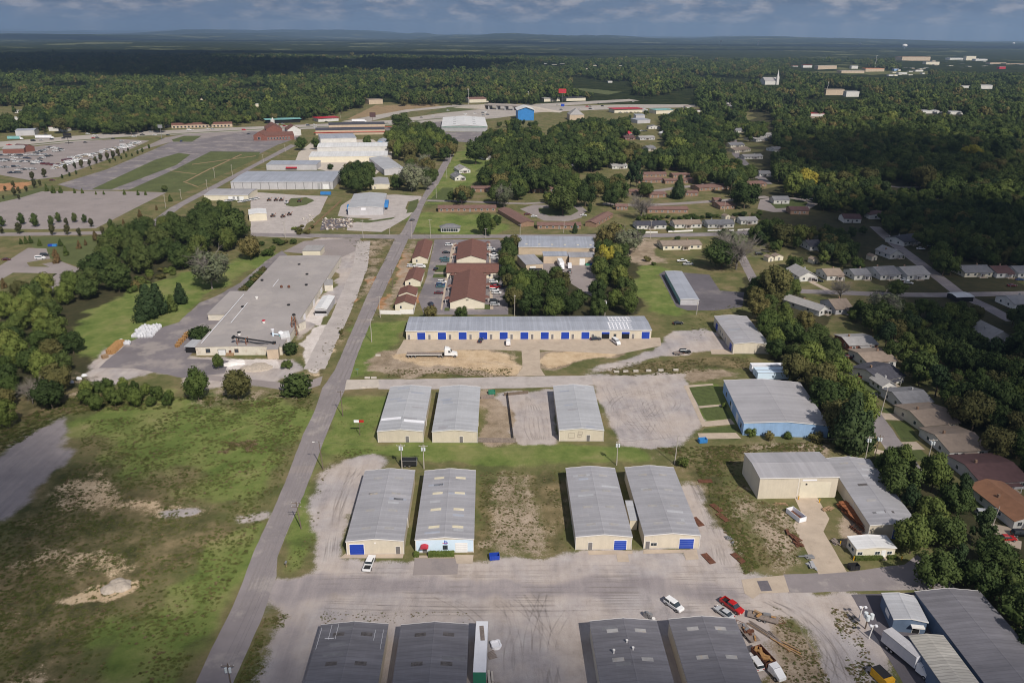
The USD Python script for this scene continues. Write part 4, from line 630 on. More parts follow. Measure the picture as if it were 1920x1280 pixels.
# the long storage building
u = lambda x: (x - 760.5) / (1221.7 - 760.5)
dx = [480 + k / 4 for k in (1235, 1390, 1545, 1699, 1853)] + [960 + k / 4 for k in (88, 242, 395, 548, 701, 853, 1005)]
fe = [(('open' if i in (9, 10) else 'roll'), 'f', u(x), .05, 3.3, 3.1, 'blue_door') for i, x in enumerate(dx)] + [DOOR(u(x)) for x in [480 + k / 4 for k in (1143, 1296, 1450, 1604, 1758, 1912)] + [960 + k / 4 for k in (147, 299, 453, 605, 910)]] + [('win', 'f', u(1153), .9, .9, 1.2, 'dark')]
t, fr = building('storage_building', 'long beige storage building with a row of twelve blue doors', [(760.5,621),(1221.7,619),(1209,593),(767,594)], ridge='gx', rise=.5, roof='metal_blue', feats=fe, oh=.2)
for j in range(2):
    for k in range(6):
        x = fr[1] * (.878 + j * .01 - .5) + (k - 3) * 1.55; y0 = -7.6 + j * 7.9; z = lambda yy: roof_z(0, yy, *fr[1:3], fr[4], fr[6], fr[5]) + .03
        MB().hull([(x + sx, yy, z(yy) + dz) for sx in (-.22, .22) for yy in (y0, y0 + 7.2) for dz in (-.03, .03)]).build('seam_coating', M['white_panel'], str(t.GetPath()) + '/roof')
    for yy in ((-7.2, -5.2, -3.2, -1.2) if j == 0 else (1.2, 3.4, 5.6, 7.4)):
        x0 = fr[1] * (.878 + j * .01 - .5) - 5; MB().hull([(x0 + sx, yy + sy, z(yy + sy) + dz) for sx in (0, 9.8) for sy in (-.16, .16) for dz in (-.03, .035)]).build('seam_coating', M['white_panel'], str(t.GetPath()) + '/roof')
building('storage_building', 'small beige building with blue doors on its shaded left side', [(1377,646),(1442,644),(1400,592.5),(1339,594)], h=4.2, feats=[ROLL(.88, 3, 2.9, 'l'), ROLL(.17, 3, 2.9, 'l'), ('door', 'l', .62, .05, 1, 2.1), ('win', 'l', .36, 1, .8, 1.2), ('win', 'l', .47, 1, .8, 1.2)], roof='metal_plain')
t, fr = building('blue_building', 'sky blue metal building with broad grey roof beside two small lawns', [(1403.7,797),(1546,794),(1504,714.5),(1352,716)], h=4.4, rise=.9, wall='wall_blue', roof='metal_plain', feats=[('win', 'l', .18, 1, 1.4, 1.6), ('win', 'l', .40, 1, 1.4, 1.6), ('door', 'l', .46, .05, 1.6, 2.4, 'door_white'), ('panel', 'l', .72, .05, 3.0, 3.0, 'door_white', .06, 'door'), ('win', 'l', .90, 1, 1.6, 1.8)])
t, fr = building('tall_warehouse', 'tall beige metal hall with plain grey roof and a white strip sign', [(1422.5,896.5),(1572,894.4),(1539,847),(1396.6,849.5)], h=6.6, ridge='gx', rise=.6, roof='metal_plain', feats=[('panel', 'f', .635, 5.5, 4.0, .45, 'white_panel', .06, 'sign'), ('panel', 'f', .50, .02, .12, 6.4, 'trim_white', .05, 'downpipe'), ('panel', 'f', .60, 4.3, .4, .4, 'dark', .2, 'lamp'), ('panel', 'f', .72, .05, 8.5, 5.0, 'wall_cream', .05, 'sliding_door')])
building('rack_warehouse', 'grey lean roofed warehouse with violet-blue door beside rusty steel racks', [(1627,987),(1730,986),(1625.8,860.6),(1554,860)], roof='metal_worn', h=3.8, feats=[ROLL(.61, 3.0, 2.7), ('win', 'f', .83, 1.4, 1.0, .8), ('panel', 'f', .70, .1, .8, 2.2, 'trim_white')], sky=[(.3, .9, 2.2, .9, 'skylight_dim'), (.72, .9, 2.2, .9, 'skylight_dim'), (.38, .55, 2.4, 1, 'skylight_dark'), (.34, .32, 2.4, 1, 'skylight_dim'), (.55, .16, 2.4, 1, 'skylight_dark')])
building('office', 'white-roofed office with hedge and three windows on its front', [(1604,1029.5),(1682.5,1028),(1661.7,1004),(1590,1006)], h=2.8, rise=.4, wall='wall_cream', roof='metal_white', feats=[('win', 'f', .10, 1.1, 1.2, .8), ('win', 'f', .55, 1.1, 1.2, .8), ('win', 'f', .86, 1.1, 1.2, .8), ('door', 'f', .71, .05, 1.0, 2.1, 'door_white'), ('win', 'l', .3, 1.1, 1, .8), ('win', 'l', .65, 1.1, 1, .8), ('panel', 'f', .71, .02, 1.2, .3, 'concrete', 1.0, 'step')])
building('blue_office', 'small dark blue building with white trim beside two lamp poles', [(1678,1164),(1738,1164),(1716,1116),(1652,1114)], h=3.2, rise=.5, wall='wall_slate', roof='metal_grey', feats=[('panel', 'f', .72, 2.0, 2.6, .3, 'trim_white', 1.0, 'canopy'), ('panel', 'l', .55, 1.2, 2.4, 1.2, 'trim_white', .06, 'sign'), ('door', 'f', .72, .05, 1.4, 2.1, 'dark')])
def wide(label, name, bl, br, h, depth, mt, **k):
    p, r = G2(*bl, h), G2(*br, h); a = math.radians(k.pop('deg', 1.6)); n = np.array([math.sin(a), -math.cos(a)]) * depth
    px = lambda w: PX((w[0], w[1], h)); return building(name, label, [px(p + n), px(r + n), px(r), px(p)], h=h, roof=mt, **k)
wide('large grey ribbed roof at the bottom right corner under shading trees', 'warehouse', (1713, 1107), (1838, 1110), 3.9, 40, 'metal_dark', wall='wall_slate', rise=.8)  # partial shade is put into the roof by the darker metal tone
wide('shed with weathered pale corrugated roof in front of the big grey roof', 'open_shed', (1703, 1192), (1768, 1190), 4.1, 22, 'corrugated_old', wall='wall_slate', rise=.4, ridge='gy', fascia=False)
# the factory on the left
t, fr = building('factory', 'long low factory with flat grey roof and conveyors at its end', [(366,651),(528,650),(640,481),(525,479)], h=3.5, ridge='gy', rise=.35, wall='wall_stained', roof='roof_membrane', oh=.15, feats=[('win', 'f', .14, 1.2, 1.5, 1.5, 'dark'), ('roll', 'f', .30, .05, 2.8, 2.3, 'door_white', 'dark'), ('door', 'f', .395, .05, 1.1, 2.1, 'rust'), ('win', 'f', .47, 1.2, 1.4, 1.4, 'rust')] + [('panel', 'r', v, .1, 3.5, 2.6, 'white_panel', .08, 'loading_door') for v in (.30, .45, .58, .70)])
for x, y, hh, cl in ((3.0, -41, 1.1, 'red_roof'), (-3.2, -55, 1.1, 'black'), (-9, -8, .9, 'trim_white'), (-14, 20, .7, 'black'), (6, 30, .7, 'black'), (-2, 48, .7, 'black'), (9.5, 12, .7, 'black'), (-12, -20, .5, 'black'), (8, -18, .6, 'black')):
    MB().bar((x, y, 3.6), (x, y, 3.8 + hh * .6), .55, 10).bar((x, y, 3.8 + hh * .6), (x, y, 3.8 + hh), .75, 10).build('roof_vent', M['trim_white' if hh > 1 else cl], t)
    if hh > 1: MB().bar((x, y, 3.8 + hh), (x, y, 4.1 + hh), .78, 10).build('vent_cap', M[cl], t)
for x, y, ang, L in ((-16.0, -33, .02, 62), (-11, -28, .02, 26), (-6, 15, .02, 12)): MB().rbox((x, y, 3.98 + (.35 - abs(x) / 16.5 * .35)), (.28, L, .12), ang).build('roof_pipe', M['white_panel'], t)
for x, y in ((-1.5, 8), (2.0, 8)): MB().blob((x, y, 4.5), (.7, .7, .8)).build('roof_fan', M['rust'], t)
building('factory_annex', 'lower flat-roofed wing on the far side of the long factory', [(388,589),(422,590),(462,547),(432,546)], h=2.9, ridge='flat', rise=0, wall='wall_stained', roof='roof_membrane', oh=.3)
building('factory_annex', 'small box of a building on the back end of the factory roof', base=(568,482,601,482), depth=12, h=3.6, ridge='flat', rise=0, wall='wall_cream', roof='shingle_pale', oh=.2)
building('factory_annex', 'tan block room under the conveyor at the corner of the factory', base=(502,673,523,672), depth=6, h=3.9, ridge='flat', rise=0, wall='wall_tan', roof='roof_membrane', oh=.1)
building('factory_annex', 'square grey block room beside the rusty conveyor tower', base=(529,652,546,650), depth=7, h=4.2, ridge='flat', rise=0, wall='wall_grey', roof='metal_white', oh=.1)
building('factory_annex', 'small tan room below the conveyor, next to the white loading strip', base=(560,622,574,615), depth=6, h=3.4, ridge='flat', rise=0, wall='wall_stained', roof='roof_membrane', oh=.1)
building('factory_annex', 'low tan porch halfway along the side of the factory', base=(609,546,625,545), depth=9, h=3, ridge='flat', rise=0, wall='wall_stained', roof='shingle_pale', oh=.1)
building('loading_shed', 'pale green roofed loading shed beside the gravel drive', [(588,580),(614,580),(627,556),(606,555)], h=3.2, ridge='gy', rise=.6, wall='wall_grey', roof='metal_white', feats=[('panel', 'f', .5, 1.3, 5.2, 1.1, 'dark', .06, 'opening')])  # shade inside the shed is painted as a dark panel on its front
building('porch', 'lean-to porch at the front left corner of the factory', base=(349,661,366,662), depth=6, h=2.6, ridge='mono', rise=.5, wall='dark', roof='metal_grey', oh=.4)
# behind: storage units, warehouse by the trees, apartments
building('storage_building', 'narrow grey storage unit row with blue-green doors beside a dark lot', [(1276,562),(1311,562),(1279,509),(1246.7,509)], h=2.7, rise=.3, wall='wall_grey', roof='metal_blue', feats=[('panel', 'l', .04 + k * .077, .05, 2.7, 2.2, 'teal_trim', .05, 'roller_door') for k in range(13)])
building('warehouse', 'wide warehouse with blue-grey roof and round vents beside the treed strip', [(975,464),(1115,464),(1112,445),(971,441)], h=4.6, ridge='gx', rise=.4, wall='wall_tan', roof='metal_blue', sky=[(.1 + k * .17, .2, 1.2, 1.6, 'skylight') for k in range(6)])
building('warehouse_wing', 'left wing of the tan warehouse, white door facing the truck', base=(986,511,1018,509), depth=19, h=4.3, ridge='flat', rise=0, wall='wall_tan', roof='metal_worn', feats=[('panel', 'f', .40, .05, 3.2, 3.2, 'door_white', .06, 'door')])
building('warehouse_wing', 'middle wing of the tan warehouse behind the white box truck', base=(1019,494,1064,494), depth=9, h=4.3, ridge='flat', rise=0, wall='wall_tan', roof='metal_blue')
building('warehouse_wing', 'right wing of the tan warehouse with one tall white door', base=(1067,497,1116,497), depth=10, h=4.5, ridge='flat', rise=0, wall='wall_tan', roof='metal_worn', feats=[('panel', 'f', .5, .05, 3.0, 3.6, 'door_white', .06, 'door')])
AP = dict(wall='wall_cream', roof='shingle_brown', fascia=False)
t, fr = building('apartment_block', 'brown-roofed apartment block farthest from the camera, by the upper street', [(855,487),(912,487),(913,455),(859,455)], h=3.2, rise=2.4, oh=.4, **AP)
building('apartment_block', 'brown-roofed crosswise apartment wing between two long blocks', [(836,511),(938,511),(933,493),(839,493)], h=3.2, ridge='gx', rise=1.8, oh=.5, feats=[('win', 'f', k, 1, 1.4, 1.2) for k in (.08, .18, .72, .84)] + [('door', 'f', .92, .05, 1.2, 2.1)], **AP)
t, fr = building('apartment_block', 'brown-roofed apartment block nearest the long storage building', [(844,567),(908,567),(914,514),(850,514)], h=3.2, rise=2.6, oh=.4, feats=[('panel', 'f', .5, 4.0, 1.2, .4, 'dark', .05, 'vent')], **AP)
for nm, (xx, yy) in enumerate([(840,568),(912,566),(845,545),(914,542),(849,523),(915,521),(853,485),(914,480),(856,468),(915,462)]):
    c = G(xx, yy); t2 = thing('entry_porch', 'small brown-roofed entry porch along the side of an apartment block', 'porch', c, .02, 'entry porches of the apartment blocks')
    MB().hull([(sx * 1.5, sy * 1.3, 2.4) for sx in (-1, 1) for sy in (-1, 1)] + [(0, sy * .7, 3.2) for sy in (-1, 1)]).build('roof', M['shingle_brown'], t2)
    for sx in (-1.2, 1.2): MB().box(sx - .08, sx + .08, -1.1, -.94, 0, 2.4).build('post', M['trim_white'], t2)
for lab, q in (('brown-roofed garden flat with the longest roof, next to the upper street', [(771,485),(803,485),(811,453),(784,452)]), ('brown-roofed garden flat behind two parked boats of white cars', [(757,527),(790,527),(796,506),(768,505)]), ('brown-roofed garden flat second from the white fenced bin yard', [(745,553),(781,553),(784,540),(751,540)]), ('brown-roofed garden flat right behind the white bin enclosure', [(738,571),(778,571),(782,557),(745,557)])):
    building('garden_flat', lab.replace(' boats of', ''), q, h=2.9, rise=1.6, oh=.35, feats=[('door', 'r', .5, .05, 1, 2.1, 'door_white'), ('win', 'r', .25, 1, 1.2, 1.2), ('win', 'r', .75, 1, 1.2, 1.2), ('win', 'f', .3, 1, .8, 1.2)], **AP)
# works and stores beyond the upper street
building('works_hall', 'very wide grey hall with blue-grey roof and dark seams down its wall', [(438,341),(617,342),(648,320),(458,322)], h=6.0, ridge='gx', rise=.8, wall='wall_grey', roof='metal_blue', feats=[('panel', 'f', .03 + k * .0855, .1, .25, 5.6, 'dark', .05, 'downpipe') for k in range(12)] + [('panel', 'f', .93, .1, 4.5, 4, 'door_white', .1, 'door'), ('panel', 'f', .86, .1, 2, 5, 'trim_grey', .12, 'door')])
building('works_office', 'low grey-roofed office with red awning behind the wide grey hall', base=(500,319,594,319), depth=22, h=5, ridge='mono', rise=.5, wall='wall_grey', roof='metal_blue', feats=[('panel', 'f', .5, 1.8, 10, 1.2, 'red_roof', 1.5, 'awning')])
building('white_warehouse', 'long white-roofed warehouse with two roof levels', base=(580,305,727,303), depth=30, h=5.5, ridge='mono', rise=.8, wall='wall_cream', roof='metal_white')
building('white_warehouse', 'upper hall of the long white warehouse, rising behind its lean-to', base=(596,292,731,290), depth=34, h=8.5, ridge='gx', rise=1.0, wall='wall_white', roof='metal_white')
building('grey_warehouse', 'pale grey warehouse with dark flat roof right in front of the black-roofed motel', base=(602,275,669,273), depth=45, h=8.5, ridge='gx', rise=.8, wall='wall_white', roof='metal_blue')
building('grey_shed', 'small blue-grey gabled shed at the left end of the roadside trees', base=(707,278,722,278), depth=26, h=6.5, rise=1.5, wall='wall_blue', roof='metal_blue')
building('grey_warehouse', 'long gabled grey warehouse partly hidden by trees', base=(721,329,760,327), depth=75, h=5, rise=1.2, wall='wall_grey', roof='metal_grey')
building('tan_shed', 'low tan shed standing alone beside the dense trees', base=(696,355,731,354), depth=32, h=3.6, rise=.7, wall='wall_cream', roof='metal_plain', feats=[DOOR(.2)])
t, fr = building('tarp_hall', 'white-grey gabled hall with bright blue awning on its right side', base=(653,404,719,403), depth=52, h=5.0, rise=1.1, wall='wall_grey', roof='metal_grey', feats=[('panel', 'f', .44, 3.6, 3.2, 1.6, 'white_panel', .08, 'sign'), ('panel', 'r', .45, 2.0, 16, 2.4, 'blue_bright', 2.6, 'awning'), ('panel', 'l', .75, 1.6, 6, 3, 'blue_bright', 1.6, 'awning')])
building('white_shed', 'white-roofed pale shed in the gravel equipment yard', base=(468,415,501,413), depth=16, h=4.6, rise=.6, wall='wall_cream', roof='metal_white')
building('tan_workshop', 'tan workshop with grey roof, three white doors and parked cars', base=(384,376,466,376), depth=26, h=4, ridge='gx', rise=.8, wall='wall_cream', roof='metal_plain', feats=[('panel', 'f', v, .1, 5, 3, 'door_white', .08, 'door') for v in (.62, .72, .82)])
building('supermarket', 'broad white-roofed store with green trim at the top of the road', base=(828,247,914,247), depth=120, h=6.5, rise=2.2, wall='trim_grey', roof='metal_white', feats=[('panel', 'f', .5, 5.4, 58, .7, 'green_trim', .3, 'fascia')], sky=[(u_, v_, 4, 4, 'skylight_dark') for u_ in (.28, .72) for v_ in (.15, .4, .65, .9)])
building('blue_hall', 'bright blue gabled hall with white roof poking above the trees', base=(971,226,1001,226), depth=40, h=15, rise=4, wall='blue_bright', roof='metal_white', oh=1.5, cat='building')
for lab, b, dp, hh in (('long black-roofed motel wing closest to the pale grey warehouse', (592, 254, 722, 252), 22, 6), ('black-roofed motel wing set back, with red railings', (617, 245, 722, 243), 20, 7)):
    building('motel_wing', lab, base=b, depth=dp, h=hh, ridge='gx', rise=2, wall='wall_tan', roof='shingle_dark', cat='motel', feats=[('panel', 'f', .5, 3.1, 90, .5, 'red_paint', .8, 'railing')])
t, fr = building('church', 'red brick church with brown roof and white gables beside the frontage lot', base=(497,264,552,262), depth=30, h=5.5, ridge='gx', rise=2.5, wall='brick_red', roof='shingle_brown', cat='church', feats=[('win', 'f', .12 + k * .1, 1, 2, 2.5) for k in range(8)])
building('church_hall', 'brick hall with pitched brown roof at the left end of the church', base=(476,264,497,264), depth=26, h=6, rise=4, wall='brick_red', roof='shingle_brown', cat='church', feats=[('win', 'f', .5, 1, 3, 3)])
building('church_hall', 'tall brown-roofed nave of the brick church, below the spire', base=(500,255,530,254), depth=35, h=8, rise=5, wall='brick_red', roof='shingle_brown', cat='church')
building('church_hall', 'brick wing with white gable at the right end of the church', base=(540,255,565,254), depth=25, h=7, rise=5, wall='wall_white', roof='shingle_brown', cat='church')
b = G(513, 245); t2 = thing('spire', 'slim white steeple above the brick church', 'steeple', b); MB().box(-2, 2, -2, 2, 0, 14).build('tower', M['wall_white'], t2); MB().bar((0, 0, 14), (0, 0, height_at(b, 220)), 1.5, 8, .1).build('needle', M['wall_white'], t2)
building('canopy_store', 'long low store with white and teal canopy beyond the highway', base=(500,232,563,230), depth=18, h=5, ridge='flat', rise=0, wall='dark', roof='teal_trim', oh=2)
building('filling_station', 'red-canopied filling station beyond the highway, right of the teal store', base=(597,229,635,227), depth=20, h=5, ridge='flat', rise=0, wall='wall_white', roof='red_roof', oh=1.5, cat='station')
building('motel', 'long brown-roofed yellow motel beyond the highway', base=(322,241,436,238), depth=14, h=4, ridge='gx', rise=2, wall='wall_tan', roof='shingle_brown', cat='motel', feats=[('win', 'f', .04 + k * .06, .6, 2, 2, 'dark') for k in range(16)])
building('lot_office', 'red brick office with grey hipped roof in the car sales lot', base=(6,288,46,287), depth=22, h=4.5, ridge='gx', rise=2.2, wall='brick_red', roof='shingle_pale')
building('lot_office', 'tall brick gable wing beside the grey-roofed lot office', base=(46,286,66,283), depth=16, h=4.8, rise=2.5, wall='brick_red', roof='shingle_wine')
building('blue_shed', 'blue and white metal shed beyond the highway at far left', base=(30,255,66,254), depth=24, h=6, ridge='gx', rise=1, wall='wall_grey', roof='metal_blue')
building('filling_station', 'red-roofed station with bright red canopy by the interchange', base=(1152,212,1204,211), depth=25, h=6, ridge='flat', rise=0, wall='wall_cream', roof='red_roof', oh=2, cat='station')
building('brown_store', 'low brown-roofed eatery at the edge of the woods, left of the overpass', base=(880,193,916,192), depth=25, h=6, ridge='gx', rise=3, wall='wall_cream', roof='shingle_rust')
building('brick_house', 'square pale brick building in front of the forest edge', base=(692,196,718,195), depth=20, h=8, ridge='flat', rise=0, wall='wall_tan', roof='shingle_tan')
building('grey_roof_barn', 'grey hip-roofed barn rising above the middle trees', base=(1068,226,1095,226), depth=30, h=8, ridge='hip', rise=8, wall='wall_tan', roof='shingle_pale')
building('works_shed', 'blue-grey stepped metal shed in a clearing below the red-roofed station', base=(1195,232,1219,231), depth=20, h=5, ridge='mono', rise=.6, wall='wall_grey', roof='metal_blue')
building('works_shed', 'taller blue-grey shed behind the stepped one in the same clearing', base=(1192,224,1209,224), depth=16, h=6, ridge='mono', rise=.6, wall='wall_grey', roof='metal_blue')
for lab, b, mt in (('teal-roofed store strip right of the red-roofed station', (1230,214,1262,213), 'teal_trim'), ('purple-roofed shop row at the interchange woods', (1062,190,1098,189), 'shingle_dark'), ('pale shop with green band left of the purple-roofed row', (1020,191,1050,190), 'shingle_pale')): building('shop', lab, base=b, depth=22, h=6, ridge='flat', rise=0, wall='wall_cream', roof=mt, oh=1)
# small houses and terraces: (label, base left x,y right x,y, depth, ridge, rise, roof, wall, name)
def house(lab, b, depth, ridge='gx', rise=1.5, roof='shingle_grey', wall='wall_white', name='house', h=2.7, group=None, wins=None):
    w = np.linalg.norm(G2(*b[:2]) - G2(*b[2:])); k = max(2, int(w / 3.4)) if wins is None else wins
    fe = [(('door' if i == k // 2 else 'win'), 'f', (i + .5) / k, .05 if i == k // 2 else .95, 1.0 if i == k // 2 else 1.3, 2.05 if i == k // 2 else 1.15) + (('door_grey',) if i == k // 2 else ()) for i in range(k)]
    fe += [('win', s, v, .95, 1.1, 1.1) for s in 'lr' for v in (.3, .7)]
    t, fr = building(name, lab, base=b, depth=depth, h=h, ridge=ridge, rise=rise, wall=wall, roof=roof, oh=.45, feats=fe, cat='house', group=group, fascia=False)
    if name == 'house':
        x = ((k // 2 + .5) / k - .5) * w; d = fr[2]; px = min(2.2, w / 5); p = MB().hull([(x + sx * px, -d / 2 - yy, 2.32 + zz) for sx in (-1, 1) for yy, zz in ((.46, .0), (2.1, -.12), (.46, .12), (2.1, .0))]).build('porch_roof', M[roof], t)
        for sx in (-1, 1): MB().box(x + sx * (px - .2) - .07, x + sx * (px - .2) + .07, -d / 2 - 2.05, -d / 2 - 1.91, .12, 2.22).build('post', M['trim_white'], p)
        MB().box(x - px, x + px, -d / 2 - 2.1, -d / 2 - .08, 0.03, .12).build('porch_floor', M['concrete'], p)
        cx, cy = (w * .22, d * .1) if len(lab) % 2 else (-w * .25, d * .05); z = roof_z(cx, cy, w, d, h, ridge, rise); MB().box(cx - .3, cx + .3, cy - .3, cy + .3, z - .5, z + .9).build('chimney', M['brick_brown' if len(lab) % 3 else 'trim_grey'], t)
    return t, fr
T = 'brick_brown'; S = 'shingle_rust'
for lab, b, dp in (('long brown-roofed terrace along the driveway beside the road', (822,398,930,397), 11), ('brown-roofed terrace in front of the loop road, nearest the upper street', (1008,430,1089,430), 9),
    ('brown-roofed terrace with large hipped ends below a bare tree', (1214,400,1290,400), 12), ('short brown terrace half hidden behind a round oak', (1350,393,1378,392), 14), ('long brown terrace above the oval lawn road', (1311,359,1375,355), 14), ('brown terrace at the right end of the upper loop', (1407,352,1437,350), 14),
    ('brown terrace with the highest place on the rise, one of two', (1233,319,1276,318), 12), ('second brown terrace on the rise, left of the pines', (1201,333,1250,332), 12), ('brown terrace row in front of the rise, longest', (1197,344,1245,343), 10), ('brown terrace continuing the longest row to the right', (1247,345,1300,344), 10), ('brown terrace at the right end of the rise under dark oaks', (1262,334,1305,333), 10),
    ('brown low terrace behind two tall pines', (1172,366,1200,366), 12), ('gabled brown terrace left of the tall cone pine', (1218,372,1250,370), 12), ('short brown terrace right of the tall cone pine', (1284,368,1309,368), 10), ('brown terrace on the lawn left of the round trees', (998,362,1050,360), 11), ('brown terrace among trees right of the road', (884,360,919,360), 11), ('dark-doored carport terrace beside the loop', (1155,394,1177,394), 7), ('brown terrace cut by the belt of trees at centre left', (1340,382,1352,382), 9)):
    house(lab, b, dp, 'gx', 1.1, S, T, 'terrace_house', wins=max(3, int(np.linalg.norm(G2(*b[:2]) - G2(*b[2:])) / 4)))
building('terrace_house', 'brown terrace set at an angle on the left of the loop road', [(978,420),(1001,415),(953,390),(936,393)], h=2.7, ridge='gy', rise=1.1, wall=T, roof=S, oh=.4, cat='house')
building('terrace_house', 'brown terrace set at an angle on the right of the loop road', [(1096,417),(1118,419),(1150,401),(1130,398)], h=2.7, ridge='gy', rise=1.1, wall=T, roof=S, oh=.4, cat='house', feats=[('win', 'r', v, .9, 1.5, 1.2) for v in (.2, .4, .6, .8)])
HS = [('white house with dark grey roof behind a white street fence', (1194,430,1249,429), 11, 'gx', 1.6, 'shingle_dark', 'wall_white'), ('white house with tan roof and front gable behind a street fence', (1265,428,1315,427), 11, 'gx', 1.6, 'shingle_tan', 'wall_white'), ('white house with blue-grey roof beside two round sheds', (1327,428,1376,427), 12, 'gx', 1.6, 'shingle_grey', 'wall_white'), ('pale house mostly behind trees at the end of the street', (1389,421,1420,420), 10, 'gx', 1.4, 'shingle_pale', 'wall_white'),
    ('long tan house with blue porch screens below the upper street', (1243,469,1315,467), 12, 'gx', 1.3, 'shingle_tan', 'wall_cream'), ('white gabled cottage beside the road', (853,339,873,338), 16, 'gy', 2.6, 'shingle_grey', 'wall_white'), ('white cottage with stepped gables behind the first cottage', (861,325,882,324), 18, 'gy', 2.6, 'shingle_pale', 'wall_white'), ('pale cottage in the clearing above the road cottages', (907,300,923,299), 12, 'gx', 1.6, 'shingle_pale', 'wall_white'),
    ('white gabled house peeping out of the central trees', (1075,317,1095,316), 16, 'gy', 2.4, 'shingle_grey', 'wall_white'), ('white house with pale roof in front of the central trees', (1148,317,1176,316), 12, 'gx', 1.8, 'shingle_pale', 'wall_white'), ('white house with blue porch among the upper trees', (1133,282,1149,281), 13, 'gx', 2, 'shingle_tan', 'wall_white'), ('small white house with grey roof on the green slope', (1216,283,1230,282), 13, 'gx', 2, 'shingle_grey', 'wall_white'), ('red-roofed white house in the small clearing', (1171,255,1184,254), 12, 'gx', 2.5, 'red_roof', 'wall_white'), ('maroon house below the red-roofed one in the clearing', (1172,263,1191,262), 12, 'gx', 2, 'shingle_wine', 'brick_red'), ('long grey bungalow right of the maroon house', (1200,263,1228,262), 12, 'gx', 1.6, 'shingle_pale', 'wall_grey'),
    ('white bungalow with a car in front beside the side street', (1396,299,1430,298), 12, 'gx', 1.6, 'shingle_pale', 'wall_white'), ('pale pink-roofed house on the side street corner', (1378,287,1407,284), 14, 'gx', 2, 'shingle_tan', 'wall_cream'), ('grey-roofed house behind the pink-roofed one', (1370,277,1396,276), 14, 'gx', 2, 'shingle_grey', 'wall_cream'), ('white house with long porch up the side street', (1380,249,1398,248), 16, 'gx', 2, 'shingle_grey', 'wall_white'), ('dark bungalow right of the side street', (1424,331,1445,331), 12, 'gx', 1.6, 'shingle_grey', 'wall_white'), ('row house with white walls right of the side street', (1418,266,1440,264), 20, 'gx', 1.8, 'shingle_pale', 'wall_white'), ('white-walled house with grey roof above the side street', (1452,285,1468,284), 14, 'gx', 1.8, 'shingle_grey', 'wall_white'),
    ('white house with grey gables at the left of the back street row', (1498,528,1531,527), 15, 'gy', 2.4, 'shingle_pale', 'wall_white'), ('small house with pink-grey roof second in the back street row', (1550,526,1581,525), 12, 'gx', 2, 'shingle_tan', 'wall_white'), ('house with dim roof behind a lamp post in the back street row', (1601,525,1631,524), 11, 'gx', 1.8, 'shingle_grey', 'wall_white'), ('white house with blue-grey roof in the middle of the back street row', (1650,525,1688,523), 15, 'gx', 2.4, 'shingle_grey', 'wall_white'), ('white house with pale grey roof right of centre in the back street row', (1700,525,1742,523), 15, 'gx', 2.4, 'shingle_pale', 'wall_white'),
    ('long white house with dark roof at the right of the back street row', (1808,520,1860,519), 13, 'gx', 2, 'shingle_grey', 'wall_cream'), ('house with wine-brown roof next to the long white house', (1868,521,1899,520), 13, 'gx', 2, 'shingle_wine', 'wall_white'), ('pale house cut by the right edge in the back street row', (1908,521,1950,520), 13, 'gx', 2, 'shingle_grey', 'wall_white'), ('small white house with teal lean-to among dark trees', (1518,470,1541,469), 12, 'gx', 2.2, 'shingle_dark', 'wall_white'), ('white-gabled house standing in deep tree shade', (1668,486,1692,484), 12, 'gy', 2.4, 'shingle_pale', 'wall_white'), ('long white-walled house beside the shaded street', (1694,462,1728,456), 13, 'gx', 2, 'shingle_dark', 'wall_white'),
    ('tan-roofed grey cottage above the dense tree belt', (1566,590,1597,588), 13, 'gx', 2.6, 'shingle_tan', 'wall_grey'), ('house with long pale roof behind the tan-roofed cottage', (1535,593,1552,588), 20, 'gy', 1.8, 'shingle_pale', 'wall_white'), ('red brick house with grey roof along the lower back street', (1591,659,1644,657), 12, 'gx', 1.2, 'shingle_pale', 'brick_red'), ('white house with cream roof and a maroon car in its carport', (1624,691,1679,688), 13, 'gx', 1.2, 'shingle_tan', 'wall_white'), ('dark-roofed house with white gable end by the cream-roofed one', (1650,727,1694,716), 14, 'gx', 1.8, 'shingle_dark', 'wall_white'), ('little white shed-like house hidden by shrubs', (1652,736,1677,734), 7, 'gy', 1.5, 'shingle_pale', 'wall_white'), ('white house with grey roof behind the shrubs of the back street', (1690,770,1746,766), 12, 'gx', 1.5, 'shingle_grey', 'wall_white'),
    ('brown-roofed house with carport beside a bright green lawn', (1731,812,1795,806), 15, 'gx', 1.6, 'shingle_tan', 'wall_cream'), ('brown-roofed house with white trim nearest the lamp pole', (1778,861,1850,857), 15, 'gx', 1.6, 'shingle_tan', 'wall_white'), ('wine-roofed house in the shade of tall trees', (1836,920,1925,916), 15, 'gx', 1.4, 'shingle_wine', 'wall_grey'), ('orange-brown roofed house at the right edge by a red car', (1898,992,1965,986), 17, 'gy', 1.3, 'shingle_orange', 'wall_white'), ('white gabled house alone among the dark trees at right', (1854,646,1896,644), 13, 'gy', 3, 'shingle_pale', 'wall_white'), ('pale house with white roof at the right edge of the back street', (1900,580,1940,578), 12, 'gx', 2, 'shingle_pale', 'wall_white')]
for lab, b, dp, rd, ri, ro, wa in HS: house(lab, b, dp, rd, ri, ro, wa)
